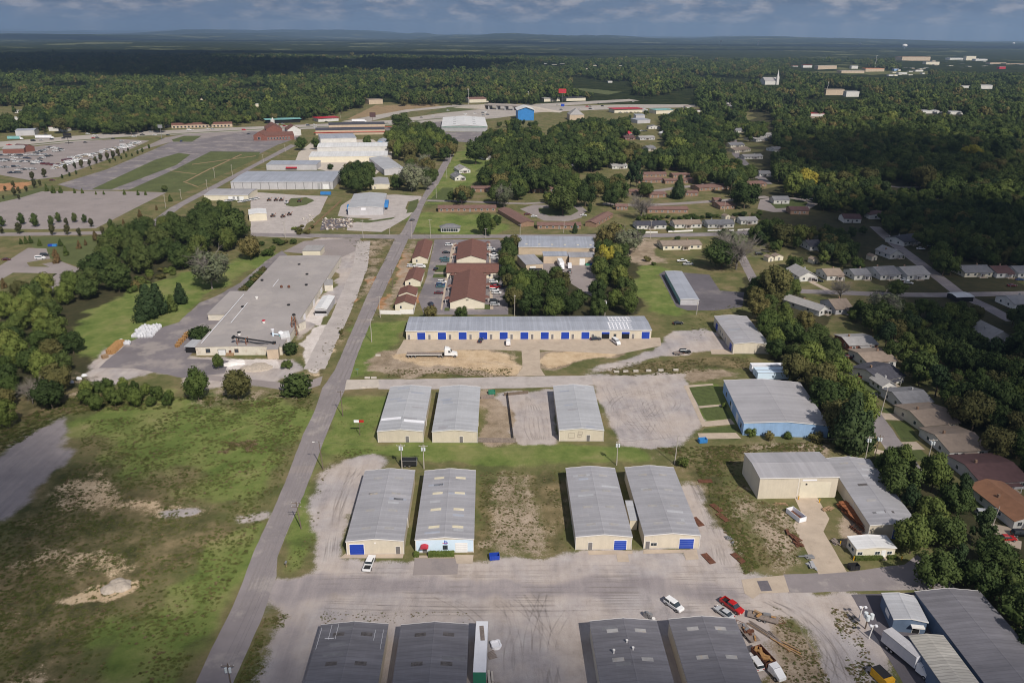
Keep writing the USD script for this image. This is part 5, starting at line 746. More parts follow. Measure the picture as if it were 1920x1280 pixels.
for lab, b in (('small round-roofed cream shed behind the blue-grey house, left', (1360,412,1369,411)), ('small round-roofed cream shed behind the blue-grey house, right', (1376,417,1385,416)), ('green garden shed at the left of the back street row', (1440,491,1450,490)), ('pink-grey garden shed next to the green one', (1452,489,1468,488)), ('white barn-shaped shed behind the row houses', (1634,489,1644,488)), ('blue-grey shed corner in the shaded lawn', (1661,632,1672,631)), ('white shed in the lawn below the long white house', (1524,495,1534,494))):
    building('garden_shed', lab, base=b, depth=4.5, h=2.3, rise=1.0, wall='wall_cream', roof='shingle_tan', oh=.15, cat='shed', fascia=False, feats=[('door', 'f', .5, .05, .9, 1.8)])
building('metal_carport', 'pale metal carport roof in the shaded back yard', base=(1792,566,1824,565), depth=7, h=2.4, ridge='gx', rise=.5, wall='dark', roof='metal_white', cat='shed')
# pavilion in the lawn
b = G(844, 433); t2 = thing('pavilion', 'low grey octagonal pavilion with glazed front on the lawn', 'pavilion', b); W_ = 12
MB().hull([(x, y, 0) for x, y in ((-5.6, -3), (5.6, -3), (6.4, 2), (3, 6), (-3, 6), (-6.4, 2))] + [(x, y, 2.8) for x, y in ((-5.6, -3), (5.6, -3), (6.4, 2), (3, 6), (-3, 6), (-6.4, 2))]).build('wall', M['wall_white'], t2)
MB().hull([(x * 1.12, y * 1.12, 2.82) for x, y in ((-5.6, -3), (5.6, -3), (6.4, 2), (3, 6), (-3, 6), (-6.4, 2))] + [(x * .5, y * .5 + .6, 4.2) for x, y in ((-5.6, -3), (5.6, -3), (6.4, 2), (3, 6), (-3, 6), (-6.4, 2))]).build('roof', M['shingle_grey'], t2)
for k in range(7): MB().box(-5.2 + k * 1.5, -3.9 + k * 1.5, -3.1, -3.0, .5, 2.3).build('window', M['glass'], t2)
# far town on the rise at right: (left, right, base y, height px, wall, roof)
r3 = random.Random(4)
town = [(1690,1743,118,10,'wall_tan','shingle_orange','long yellow-brown town block with red roof edge'), (1735,1760,126,8,'wall_cream','shingle_pale','cream town building below the long yellow block'), (1810,1828,118,11,'wall_cream','shingle_pale','tallest cream town building'), (1780,1808,116,6,'wall_white','metal_white','white-roofed town store left of the tallest building'), (1828,1850,119,6,'wall_white','metal_white','white-roofed town store right of the tallest building'), (1855,1885,126,6,'wall_tan','shingle_rust','long red-brown town roof'), (1872,1884,135,7,'red_roof','teal_trim','red and teal town shop'), (1885,1918,127,5,'wall_tan','shingle_rust','low tan town strip at the right edge'),
    (1622,1657,138,8,'wall_tan','orange_paint','tan hall with orange-red roof'), (1596,1608,132,7,'wall_white','metal_white','small white building left of the orange roof'), (1577,1620,140,6,'wall_tan','shingle_pale','low tan strip below the small white building'), (1676,1684,136,5,'wall_blue','metal_white','pale blue box building right of the orange roof'), (1684,1700,143,5,'wall_white','metal_white','white-roofed store under the pale blue box'), (1716,1730,138,5,'wall_white','shingle_rust','white town store with red roof'), (1486,1496,128,4,'wall_white','red_roof','first small red and white store at the left end of town'), (1505,1522,130,7,'wall_white','red_roof','second red and white store in town'), (1533,1568,133,9,'wall_tan','shingle_pale','brown office block in the trees'), (1548,1582,179,11,'wall_tan','shingle_tan','school-like tan building by the white mast'), (1586,1610,182,10,'wall_white','metal_white','pale wing right of the school-like building'), (1730,1766,213,5,'wall_white','metal_white','white trailer strip in the right woods, left one'), (1782,1808,215,5,'wall_white','metal_white','white trailer strip in the right woods, right one'), (1838,1860,168,7,'wall_white','metal_white','white-roofed house among the far right trees'), (1802,1822,166,4,'wall_white','shingle_pale','long pale roof among the far right trees'), (1520,1545,219,6,'wall_white','red_roof','red and white shop beside the bare lot')]
for x0, x1, yb, hp, wa, ro, lab in town:
    b = G((x0 + x1) / 2, yb); hh = height_at(b, yb - hp)
    building('town_building', lab, base=(x0, yb, x1, yb), depth=max(14, np.linalg.norm(G2(x0, yb) - G2(x1, yb)) * .35), h=hh, ridge='flat', rise=0, wall=wa, roof=ro, oh=.5, fascia=False)
for k in range(46):
    x = r3.uniform(1740, 1920) if k < 30 else r3.uniform(1660, 1740); yb = r3.uniform(112, 132) if k < 30 else r3.uniform(131, 146); b = G(x, yb); w = r3.uniform(4, 9)
    building('town_house', 'tiny pale building in the far town on the rise', base=(x, yb, x + w, yb), depth=14, h=height_at(b, yb - r3.uniform(2.5, 4)), ridge='flat', rise=0, wall=r3.choice(['wall_white', 'wall_cream', 'wall_tan']), roof=r3.choice(['metal_white', 'shingle_pale', 'shingle_grey']), oh=.3, group='small buildings of the far town', fascia=False)
for x, yb, w in ((20,226,14),(85,222,9),(28,212,12),(92,246,22),(110,247,16),(136,244,10),(270,242,14),(290,241,10),(372,188,9),(475,200,14),(492,190,10),(1095,132,9),(1112,126,10),(1035,124,9),(1050,123,9),(1020,122,8),(1160,126,8),(1440,150,0),(1018,153,8),(1140,156,8),(1345,220,9),(1360,195,10),(1370,203,10),(1415,200,8),(1285,203,8),(1305,210,10)):
    if not w: continue
    b = G(x, yb); building('town_house', 'small pale house glimpsed between far trees', base=(x, yb, x + w, yb), depth=12, h=height_at(b, yb - max(3, w * .35)), ridge='flat', rise=0, wall=r3.choice(['wall_white', 'wall_cream']), roof=r3.choice(['shingle_pale', 'metal_white', 'shingle_rust']), oh=.3, group='houses glimpsed between far trees', fascia=False)
hk = 0
while hk < 40:
    x, yb = r3.uniform(1090, 1915), 190 + 230 * r3.random() ** .8
    if x < 1440 and not 196 < yb < 300: continue
    b = G(x, yb); w = r3.uniform(11, 17); q = PX(b + [w, 0, 0]); c = b + [w / 2, 5, 0]
    if any(math.hypot(c[0] - f[0][0], c[1] - f[0][1]) < 26 for f in FOOT): continue
    hk += 1; wa = r3.choice(['wall_white', 'wall_white', 'wall_cream', 'brick_brown', 'wall_grey']); ro = r3.choice(['shingle_pale', 'shingle_grey', 'shingle_tan', 'shingle_grey', 'shingle_wine', 'metal_white']); W_ = {'wall_white': 'white', 'wall_cream': 'cream', 'brick_brown': 'brown brick', 'wall_grey': 'grey'}[wa]; R_ = {'shingle_pale': 'pale grey', 'shingle_grey': 'slate grey', 'shingle_tan': 'tan', 'shingle_wine': 'wine red', 'metal_white': 'white'}[ro]; side = ('far ' if yb < 270 else 'near ') + ('left' if x < 1500 else 'right' if x > 1720 else 'middle')
    building('house', f'{W_} house with {R_} roof among trees, {side} of the eastern woods', base=(x, yb, q[0], q[1] + r3.uniform(-.6, .6)), depth=r3.uniform(9, 12), h=3, ridge=r3.choice(['gx', 'gx', 'gy']), rise=r3.uniform(1.4, 2.2), wall=wa, roof=ro, oh=.4, cat='house', group=f'{W_} houses with {R_} roofs, {side} of the eastern woods', fascia=False, feats=[('win', 'f', .25, 1, 1.4, 1.2), ('door', 'f', .5, .05, 1, 2.1), ('win', 'f', .75, 1, 1.4, 1.2)]); CLEAR.pop()
t, fr = building('white_church', 'white church with steep grey roof and small steeple in the woods', base=(1434,160,1460,160), depth=36, h=9, ridge='gx', rise=9, wall='wall_white', roof='shingle_pale', cat='church', fascia=False)
MB().box(fr[1] * .28, fr[1] * .28 + 6, -22, -16, 0, 20).build('tower', M['wall_white'], t); MB().bar((fr[1] * .28 + 3, -19, 20), (fr[1] * .28 + 3, -19, 38), 3.0, 6, .2).build('steeple', M['wall_white'], t)
# ---------------------------------------------------------------- vehicles: one class of each kind and colour, then single copies
CLS = {}
def cls(name):
    p = f'/World/{name}'; stage.CreateClassPrim(p); return p
CAR_COL = {'white': (.72, .72, .73), 'silver': (.42, .43, .45), 'black': (.012, .012, .014), 'grey': (.12, .125, .13), 'red': (.40, .012, .012), 'blue': (.025, .06, .16), 'maroon': (.10, .012, .016), 'teal': (.06, .14, .16), 'tan': (.32, .26, .19), 'yellow': (.5, .55, .05), 'navy': (.012, .018, .04)}
for k, c in CAR_COL.items(): mat('paint_' + k, c, 0.28, 0.04, 0.5, spec=0.6)
def wheels(p, xs, y, r=.33, w=.22):
    for x in xs:
        for s in (-1, 1):
            t = MB().bar((x, s * y - w / 2, r), (x, s * y + w / 2, r), r, 10).build('wheel', M['tyre'], p); MB().bar((x, s * (y + w / 2), r), (x, s * (y + w / 2 + .02), r), r * .55, 8).build('rim', M['steel'], t)
def car_class(kind, colour):
    key = (kind, colour)
    if key in CLS: return CLS[key]
    p = cls(f'{colour}_{kind}'); m = M['paint_' + colour]
    if kind == 'sedan':
        MB().hull([(x, s * y, z) for s in (-1, 1) for x, y, z in ((-2.3, .78, .35), (-2.3, .80, .62), (-2.15, .80, .90), (-1.2, .86, .92), (.9, .86, .92), (2.0, .78, .80), (2.3, .70, .62), (2.3, .72, .35), (-1.5, .88, .5), (1.5, .88, .5))]).build('body', m, p)
        MB().hull([(x, s * y, z) for s in (-1, 1) for x, y, z in ((-1.75, .74, .90), (1.05, .74, .90), (-1.05, .60, 1.38), (.25, .60, 1.38))]).build('window', M['glass'], p)
        MB().hull([(x, s * y, z) for s in (-1, 1) for x, y, z in ((-1.1, .62, 1.36), (.3, .62, 1.36), (-1.0, .56, 1.43), (.2, .56, 1.43))]).build('car_roof', m, p); wheels(p, (-1.4, 1.4), .80)
        L = 2.3
    elif kind == 'suv':
        MB().hull([(x, s * y, z) for s in (-1, 1) for x, y, z in ((-2.3, .85, .40), (-2.3, .88, 1.02), (1.0, .92, 1.05), (2.2, .85, .98), (2.35, .80, .7), (2.35, .80, .40))]).build('body', m, p)
        MB().hull([(x, s * y, z) for s in (-1, 1) for x, y, z in ((-2.25, .82, 1.03), (1.3, .82, 1.03), (-2.05, .70, 1.66), (.5, .70, 1.66))]).build('window', M['glass'], p)
        MB().hull([(x, s * y, z) for s in (-1, 1) for x, y, z in ((-2.1, .73, 1.64), (.55, .73, 1.64), (-2.0, .66, 1.74), (.45, .66, 1.74))]).build('car_roof', m, p); wheels(p, (-1.45, 1.45), .84, .38)
        for s in (-1, 1): MB().box(-.75, -.65, s * .76 - .06, s * .76 + .06, 1.05, 1.66).build('pillar', m, p)
        L = 2.35
    elif kind == 'pickup':
        b = MB(); b.hull([(x, s * y, z) for s in (-1, 1) for x, y, z in ((-.75, .90, .5), (-.75, .95, 1.1), (1.3, .95, 1.12), (2.7, .88, 1.05), (2.8, .82, .75), (2.8, .85, .5))]); b.box(-2.85, -.75, -.95, -.82, .5, 1.12).box(-2.85, -.75, .82, .95, .5, 1.12).box(-2.85, -2.75, -.82, .82, .5, 1.12).box(-2.75, -.75, -.82, .82, .5, .66); b.build('body', m, p)
        MB().box(-2.72, -.78, -.80, .80, .66, .70).build('bed_liner', M['black'], p)
        MB().hull([(x, s * y, z) for s in (-1, 1) for x, y, z in ((-.8, .86, 1.1), (1.5, .86, 1.1), (-.7, .72, 1.72), (.75, .72, 1.72))]).build('window', M['glass'], p)
        MB().hull([(x, s * y, z) for s in (-1, 1) for x, y, z in ((-.75, .74, 1.70), (.8, .74, 1.70), (-.68, .66, 1.80), (.7, .66, 1.80))]).build('car_roof', m, p); wheels(p, (-1.8, 1.8), .86, .40)
        L = 2.8
    else:  # van
        MB().hull([(x, s * y, z) for s in (-1, 1) for x, y, z in ((-2.6, .92, .4), (-2.6, .92, 1.2), (-2.5, .80, 2.05), (1.0, .80, 2.05), (1.9, .88, 1.25), (2.6, .82, 1.05), (2.7, .82, .4))]).build('body', m, p)
        for s in (-1, 1): MB().hull([(x, s * y, z) for x, y, z in ((-2.3, .89, 1.3), (1.4, .89, 1.3), (-2.3, .92, 1.25), (1.4, .92, 1.25), (-2.3, .84, 1.78), (1.1, .84, 1.78), (-2.3, .86, 1.80), (1.1, .86, 1.8))]).build('window', M['glass'], p)
        MB().hull([(x, s * y, z) for s in (-1, 1) for x, y, z in ((1.15, .76, 2.0), (1.95, .84, 1.28), (1.22, .76, 2.03), (2.0, .84, 1.31))]).build('windscreen', M['glass'], p); wheels(p, (-1.7, 1.7), .84, .38)
        L = 2.65
    for s in (-1, 1):
        MB().box(L - .06, L + .02, s * .6 - .16, s * .6 + .16, .62, .78).build('headlight', M['trim_white'], p); MB().box(-L - .03, -L + .05, s * .66 - .12, s * .66 + .12, .68, .92).build('tail_light', M['red_paint'], p)
    CLS[key] = p; return p
CN = {'sedan': 'car', 'suv': 'car', 'pickup': 'pickup truck', 'van': 'van'}
def vehicle(kind, colour, x, y, deg, label, group=None, ext=None, clear=True):
    """heading deg: 0 = nose to the right of the photograph, 90 = away from the camera"""
    c = G(x, y); c[2] = 0.06
    t = thing({'sedan': 'parked_car', 'suv': 'parked_car', 'pickup': 'pickup_truck', 'van': 'van'}[kind], label, CN[kind], c, math.radians(deg), group, ref=car_class(kind, colour))
    if clear: px = PX(c); s = 1450 / np.linalg.norm(c - EYE); CLEAR.append([(px[0] - 2.2 * s, px[1] - 1.8 * s), (px[0] + 2.2 * s, px[1] - 1.8 * s), (px[0] + 2.2 * s, px[1]), (px[0] - 2.2 * s, px[1])])
    return t
V = vehicle
V('pickup', 'white', 693, 1060, 85, 'white pickup with open bed parked before the one-door warehouse')
V('suv', 'white', 1263, 1138, -52, 'white estate car with sunroof slanted on the gravel yard')
V('pickup', 'red', 1372, 1140, -55, 'bright red pickup with cluttered bed at the lumber yard')
V('sedan', 'silver', 1357, 1152, 128, 'silver car tucked against the left of the red pickup')
V('suv', 'white', 1414, 1245, 105, 'white car half under the eave of the bottom right warehouse')
V('van', 'white', 1155, 644, -70, 'white van in front of the open bays of the storage building')
V('van', 'white', 953, 645, 90, 'white van parked nose to a blue storage door')
V('sedan', 'navy', 1117, 637, 8, 'dark blue car close to the storage building wall'); V('sedan', 'navy', 901, 640, 80, 'dark car with open door at the fourth blue storage door')
V('suv', 'black', 1284, 662, 2, 'black off-road car towing a flat trailer on the gravel lane'); V('sedan', 'black', 1271, 608, 8, 'dark car alone on the grass right of the storage building')
V('sedan', 'grey', 773, 414, 62, 'lone grey car driving on the long road')
for i, (k, c, x, y, d, lb) in enumerate([('suv','white',842,461,0,'white car alone on the upper left of the apartment lot'),('sedan','black',837,475,0,'long black car beside the upper apartment block'),('pickup','teal',834,487,0,'teal pickup next to the cream sidewalk'),('suv','teal',835,491,0,'teal car nearest the small lawns of the apartments'),('sedan','black',817,506,75,'black car driving between garden flats and lawns'),('suv','white',829,531,0,'white car next to two blue cars by the lower block'),('suv','blue',826,536,0,'dark blue car between white and blue by the lower block'),('sedan','teal',826,539,0,'teal-blue car below two others by the lower block'),('sedan','maroon',823,551,0,'dark maroon car alone left of the lower block'),('suv','navy',808,573,115,'dark green car at an angle near the bushes'),
    ('suv','white',921,469,0,'first white car right of the upper apartment block'),('sedan','black',927,474,0,'black car right of the upper apartment block'),('pickup','white',926,480,0,'white pickup right of the upper apartment block'),('suv','white',927,486,0,'last white car right of the upper apartment block'),('suv','white',925,530,0,'white car at the top right of the lower apartment block'),('sedan','black',927,535,0,'dark car with a red one below it in the apartment lot'),('pickup','red',928,540,0,'red pickup among the apartment cars'),('suv','white',927,546,0,'white car right below the red pickup'),('suv','white',931,551,-8,'long white car right of the lower apartment block'),('suv','black',927,567,0,'dark car by the corner of the lower apartment block'),('suv','silver',928,573,0,'silver car last in the right row of the apartment lot'),('suv','black',944,537,85,'black car with red lamps alone in the right aisle'),('suv','white',771,501,-3,'white car between two garden flats, left'),('van','white',789,502,-3,'white van between two garden flats, right')]): V(k, c, x, y, d, lb)
V('sedan', 'black', 1068, 511, 95, 'black car standing by the small trailer in the loading yard')
for k, c, x, y, d, lb in (('pickup','white',1279,491,0,'white pickup on the lawn behind the long tan house'),('pickup','silver',1290,497,2,'silver pickup beside the white one on the lawn'),('sedan','white',1001,407,8,'white car on the left of the loop road'),('sedan','maroon',989,403,8,'maroon car behind the white one on the loop road'),('sedan','white',1094,405,-5,'white car on the right of the loop road'),('suv','black',1423,478,3,'black car in the shade beside the bare tree'),('sedan','black',1535,528,-30,'black car beside the first house of the back street row'),('sedan','white',1696,527,-30,'white car between two back street houses'),('sedan','silver',1703,532,-30,'silver car in front of the white one between two houses'),('sedan','blue',1912,526,0,'blue car at the right edge of the back street row'),('sedan','maroon',1897,537,2,'dark red car on the street at the right edge'),('sedan','maroon',1590,672,0,'maroon car in the carport of the cream-roofed house'),('suv','red',1621,708,20,'orange-red car half hidden beside the dark-roofed house'),('sedan','black',1635,743,5,'black car on the verge of the lower back street'),('suv','silver',1846,966,-10,'silver car in front of the orange-brown roofed house'),('sedan','red',1887,1012,0,'bright red sports car on the driveway at the right edge'),('suv','black',1913,1004,0,'dark car behind the red sports car'),('sedan','yellow',1917,1065,60,'yellow-green car cut by the right edge'),('sedan','white',1518,374,-20,'white car by the oval lawn'),('pickup','navy',1715,340,0,'blue pickup under the shaded trees'),('sedan','blue',1627,322,60,'blue car beside the curved upper street'),('sedan','white',1417,298,0,'white car in front of the white bungalow'),('sedan','white',1726,468,-10,'white car under the shaded house'),('van','white',1745,463,-5,'white van beside the shaded house')): V(k, c, x, y, d, lb)
V('van', 'white', 76, 486, 2, 'white minibus in the small left parking lot'); V('suv', 'black', 84, 480, 2, 'black car behind the white minibus'); V('sedan', 'maroon', 12, 488, 3, 'dark maroon car at the left edge of the small lot'); V('sedan', 'maroon', 98, 339, 15, 'maroon car at the end of the tree row'); V('sedan', 'black', 160, 268, 0, 'dark car crossing the sales lot'); V('suv', 'silver', 228, 266, 20, 'silver car at the far corner of the sales lot'); V('suv', 'blue', 340, 266, 90, 'blue car on the green by the frontage lot')
V('sedan', 'black', 466, 252, 10, 'black car beside the church lot')
rl = random.Random(9)
def row(x0, y0, x1, y1, n, deg, label, group, kinds=('sedan', 'suv', 'pickup'), cols=('white', 'white', 'silver', 'grey', 'black', 'navy')):
    for i in range(n):
        t = (i + .5) / n; c = rl.choice(cols); V(rl.choice(kinds), c, x0 + (x1 - x0) * t + rl.uniform(-.6, .6), y0 + (y1 - y0) * t + rl.uniform(-.4, .4), deg + rl.uniform(-6, 6), f'{c} {label}', f'{c} {group}')
SL = 'car in the crowded rows of the sales lot at far left'; SG = 'cars in the rows of the sales lot'
for q in ((66,288,88,281,7,20), (88,277,118,281,8,20), (60,292,88,291,6,10), (0,292,60,292,10,10), (0,300,28,302,5,0), (20,296,58,298,7,5), (72,299,98,292,4,20), (0,304,16,302,4,0), (25,304,56,305,6,0), (58,309,80,304,4,10), (0,315,18,315,4,0), (23,314,37,313,2,5), (18,325,40,325,4,0), (30,320,66,318,7,0), (100,285,118,283,4,10), (60,305,78,302,3,10)): row(*q[:4], q[4], q[5], SL, SG)
RV = 'camper or car in the long line beside the tree row of the sales lot'; RG = 'campers and cars lined along the tree row'
for q in ((98,318,150,303,10,25,('van','suv')), (102,312,150,299,9,25,('van','suv')), (130,298,172,294,9,25,('van','suv')), (145,295,190,288,10,25,('van','suv')), (190,286,260,273,16,30,('van','suv')), (196,283,258,270,15,30,('suv','sedan')), (228,274,262,268,9,30,('van','suv')), (160,304,190,294,6,25,('van','suv'))): row(*q[:4], q[4], q[5], RV, RG, q[6], ('white', 'white', 'white', 'white', 'silver', 'tan'))
row(78, 308, 112, 312, 4, 10, 'long car beside the maroon trailers of the sales lot', 'cars beside the maroon trailers', ('van',), ('maroon',)); row(118,303,135,300,3,20,'long car beside the maroon trailers of the sales lot', 'cars beside the maroon trailers', ('van',), ('maroon',))
row(422, 378, 440, 377, 3, 60, 'car in front of the tan workshop', 'cars before the tan workshop', cols=('white', 'silver')); row(450, 380, 483, 374, 9, 60, 'car in the packed rank beside the tan workshop', 'cars in the rank beside the tan workshop', cols=('white', 'white', 'silver'))
row(598, 270, 620, 269, 0, 0, '', '')
HW = 'vehicle moving on the highway'
for x, y, k, c, d in ((165,252,'suv','white',10),(176,250,'sedan','white',10),(212,261,'sedan','black',8),(252,257,'pickup','white',8),(290,254,'sedan','white',5),(315,254,'sedan','black',5),(86,253,'sedan','black',5),(578,236,'pickup','navy',5),(520,234,'sedan','white',5),(530,233,'sedan','silver',5),(612,229,'sedan','black',5),(812,219,'sedan','white',5),(790,221,'sedan','black',5),(982,199,'sedan','black',0),(1018,197,'sedan','white',0),(1045,198,'suv','silver',0),(1122,195,'sedan','black',0),(1187,191,'sedan','white',0),(1213,189,'sedan','black',0),(840,208,'suv','white',0),(1255,205,'sedan','white',0),(905,216,'sedan','silver',0)): V(k, c, x, y, d, f'small {c} car on the pale highway', f'{c} cars on the highway')
for k in range(44):
    u_ = rl.random(); x = u_ * 1180; c = rl.choice(['white', 'silver', 'black', 'grey', 'red', 'white']); y = np.interp(x, [0, 230, 420, 640, 790, 900, 1000, 1180], [272.5, 253, 244, 235.5, 226, 215, 206, 200.5]) + rl.choice([-2.2, 2.4]); V(rl.choice(['sedan', 'suv', 'pickup', 'van']), c, x, y, 6, f'small {c} car on the pale highway', f'{c} cars on the highway', clear=False)
row(1145, 212, 1200, 211, 8, 0, 'car under the red canopy of the interchange station', 'cars at the red interchange station', cols=('white', 'black', 'grey', 'silver')); row(1330, 100, 1330, 100, 0, 0, '', '')
row(1182, 255, 1192, 252, 2, 0, 'car beside the maroon house in the clearing', 'cars beside the maroon house', cols=('black', 'grey')); row(1200, 247, 1212, 246, 3, 10, 'truck on the grass of the clearing', 'trucks on the grass', ('pickup',), ('white', 'black', 'grey'))
# flatbed lorry
c = G(858, 667); t = thing('flatbed_lorry', 'white tractor unit with long empty flatbed trailer on the sand', 'lorry', G(817, 668.5) + [0, 0, .05], math.radians(1.6))
MB().box(-11.3, 2.6, -1.25, 1.25, 1.20, 1.42).build('flatbed', M['timber_grey'], t); MB().box(-11, 2.0, -.5, .5, .85, 1.2).build('chassis', M['black'], t); MB().box(-11.3, 2.6, -1.3, -1.25, 1.16, 1.44).build('side_rail', M['trim_white'], t)
cab = MB(); cab.hull([(x, s * y, z) for s in (-1, 1) for x, y, z in ((3.6, 1.15, .9), (3.6, 1.15, 3.5), (5.6, 1.1, 3.4), (6.4, 1.1, 2.2), (6.4, 1.15, .9))]); cab.hull([(x, s * y, z) for s in (-1, 1) for x, y, z in ((6.3, 1.05, .8), (6.3, 1.05, 2.15), (8.3, .85, 1.85), (8.6, .85, 1.2), (8.6, .9, .6))]); cab.hull([(x, s * y, z) for s in (-1, 1) for x, y, z in ((3.7, 1, 3.45), (3.7, 1, 4.0), (5.0, .9, 3.9), (5.9, .9, 3.2))]); cab.build('cab', M['paint_white'], t)
for s in (-1, 1): MB().hull([(x, s * y, z) for x, y, z in ((5.0, 1.12, 2.1), (6.1, 1.14, 2.1), (5.0, 1.17, 2.1), (6.1, 1.17, 2.1), (5.0, 1.1, 2.9), (5.7, 1.1, 2.9), (5.0, 1.15, 2.9), (5.7, 1.15, 2.9))]).build('side_window', M['glass'], t)
MB().hull([(x, s * .95, z) for s in (-1, 1) for x, z in ((5.75, 3.2), (6.45, 2.25), (5.80, 3.22), (6.5, 2.27))]).build('windscreen', M['glass'], t); MB().bar((3.5, -1, 1), (3.5, -1, 4.1), .09).bar((3.5, 1, 1), (3.5, 1, 4.1), .09).build('exhaust', M['steel'], t)
wheels(t, (-10.6, -9.3, -7.9, 1.4, 2.7, 7.6), 1.05, .5, .3); CLEAR.append([(735, 645), (825, 645), (825, 670), (735, 670)])
def box_trailer(name, label, cat, pos, deg, L, W=2.5, H=2.7, z0=1.1, col='white_panel', end='white_panel', group=None, cabc=None):
    t = thing(name, label, cat, pos, math.radians(deg), group)
    MB().box(-L / 2, L / 2, -W / 2, W / 2, z0, z0 + H).build('box', M[col], t); MB().box(L / 2, L / 2 + .08, -W / 2, W / 2, z0, z0 + H).build('end_panel', M[end], t)
    MB().box(-L / 2, L / 2, -W / 2 - .04, -W / 2, z0 + H - .12, z0 + H + .02).box(-L / 2, L / 2, W / 2, W / 2 + .04, z0 + H - .12, z0 + H + .02).build('top_rail', M['steel'], t); MB().box(-L / 2, L / 2, -.5, .5, z0 - .25, z0).build('chassis', M['black'], t)
    wheels(t, ((-L / 2 + 1.2, -L / 2 + 2.5) if not cabc else (-L / 2 + 1.6, -L / 2 + 2.7)), W / 2 - .25, .48, .28)
    if cabc:
        MB().hull([(x, s * y, z) for s in (-1, 1) for x, y, z in ((L / 2 + .2, 1.05, .6), (L / 2 + .2, 1.0, 2.5), (L / 2 + 1.2, .95, 2.45), (L / 2 + 1.7, 1.0, 1.6), (L / 2 + 2.9, .9, 1.35), (L / 2 + 3.0, .9, .6))]).build('cab', M[cabc], t); MB().hull([(x, s * .88, z) for s in (-1, 1) for x, z in ((L / 2 + 1.25, 2.4), (L / 2 + 1.72, 1.68), (L / 2 + 1.3, 2.42), (L / 2 + 1.78, 1.7))]).build('windscreen', M['glass'], t); wheels(t, (L / 2 + 2.2,), .85, .45, .26)
    return t
box_trailer('semi_trailer', 'long dirty white trailer with green end standing beside a dark-roofed warehouse', 'trailer', G(902, 1237), -90, 14.0, end='green_trim', col='white_panel')
for i, (x, y, lb) in enumerate(((1444, 699, 'rearmost of three white trailers behind the sky blue building'), (1451, 707, 'middle one of three white trailers behind the sky blue building'), (1456, 713, 'nearest of three white trailers behind the sky blue building'))): box_trailer('box_trailer', lb, 'trailer', G(x, y), 2, 15.5, H=2.6, col='wall_paleblue' if i else 'white_panel')
box_trailer('box_lorry', 'white box lorry parked beside the corrugated shed at lower right', 'lorry', G(1688, 1230), -66, 8.2, cabc='paint_white', col='wall_grey_x'); box_trailer('box_lorry', 'white box truck backed to the tan warehouse', 'lorry', G(1051, 500), -84, 8.5, cabc='paint_white', col='door_white')
box_trailer('cargo_trailer', 'small black cargo trailer between two utility poles', 'trailer', G(767, 873), 2, 4.6, 2.1, 1.7, .6, col='black', end='steel'); box_trailer('cargo_trailer', 'little white trailer beside the box truck in the loading yard', 'trailer', G(1068, 503), 90, 4, 2, 2, .6)
for x, y, lb, L, c in ((27, 262, 'teal and white lorry on the highway at far left', 14, 'teal_trim'), (82, 260, 'white semi lorry on the highway beside the black twin signs', 18, 'white_panel'), (672, 229, 'white lorry on the highway near the motel', 18, 'white_panel'), (320, 239, 'white trailer parked beyond the highway by the motel', 14, 'white_panel')): box_trailer('highway_lorry', lb, 'lorry', G(x, y), 4, L, H=2.9, col=c, cabc='paint_white')
t = box_trailer('semi_trailer', 'dark box trailer on a pale flat base beside the left wing', 'trailer', G(1004, 516), 1, 7, H=2.4, col='black')
MB().rbox((-3.5, .1, 3.82), (4.2, .9, .03), .1).build('roof_stain', M['timber_grey'], '/World/semi_trailer')
# stake lorry with rusty body
t = thing('dump_lorry', 'old white-cabbed lorry with rusty tipper body full of wood', 'lorry', G(1440, 1252), math.radians(-68))
b = MB(); b.box(-4.2, .6, -1.2, -1.1, 1, 2.2).box(-4.2, .6, 1.1, 1.2, 1, 2.2).box(-4.2, -4.1, -1.1, 1.1, 1, 2.2).box(.5, .6, -1.1, 1.1, 1, 2.2).box(-4.1, .5, -1.1, 1.1, 1, 1.15); b.build('tipper', M['rust'], t)
for k in range(7): MB().rbox((-3.6 + k * .55, rl.uniform(-.5, .5), 1.6 + rl.uniform(0, .35)), (1.6, .5, .4), rl.uniform(-1, 1)).build('timber_block', M['pallet'], t)
MB().hull([(x, s * y, z) for s in (-1, 1) for x, y, z in ((.9, 1.0, .7), (.9, .95, 2.3), (2.2, .9, 2.25), (2.8, .98, 1.5), (4.2, .85, 1.3), (4.3, .85, .7))]).build('cab', M['paint_white'], t); MB().hull([(x, s * .84, z) for s in (-1, 1) for x, z in ((2.25, 2.2), (2.8, 1.58), (2.31, 2.22), (2.87, 1.6))]).build('windscreen', M['glass'], t); wheels(t, (-3, 3.3), .95, .48, .3)
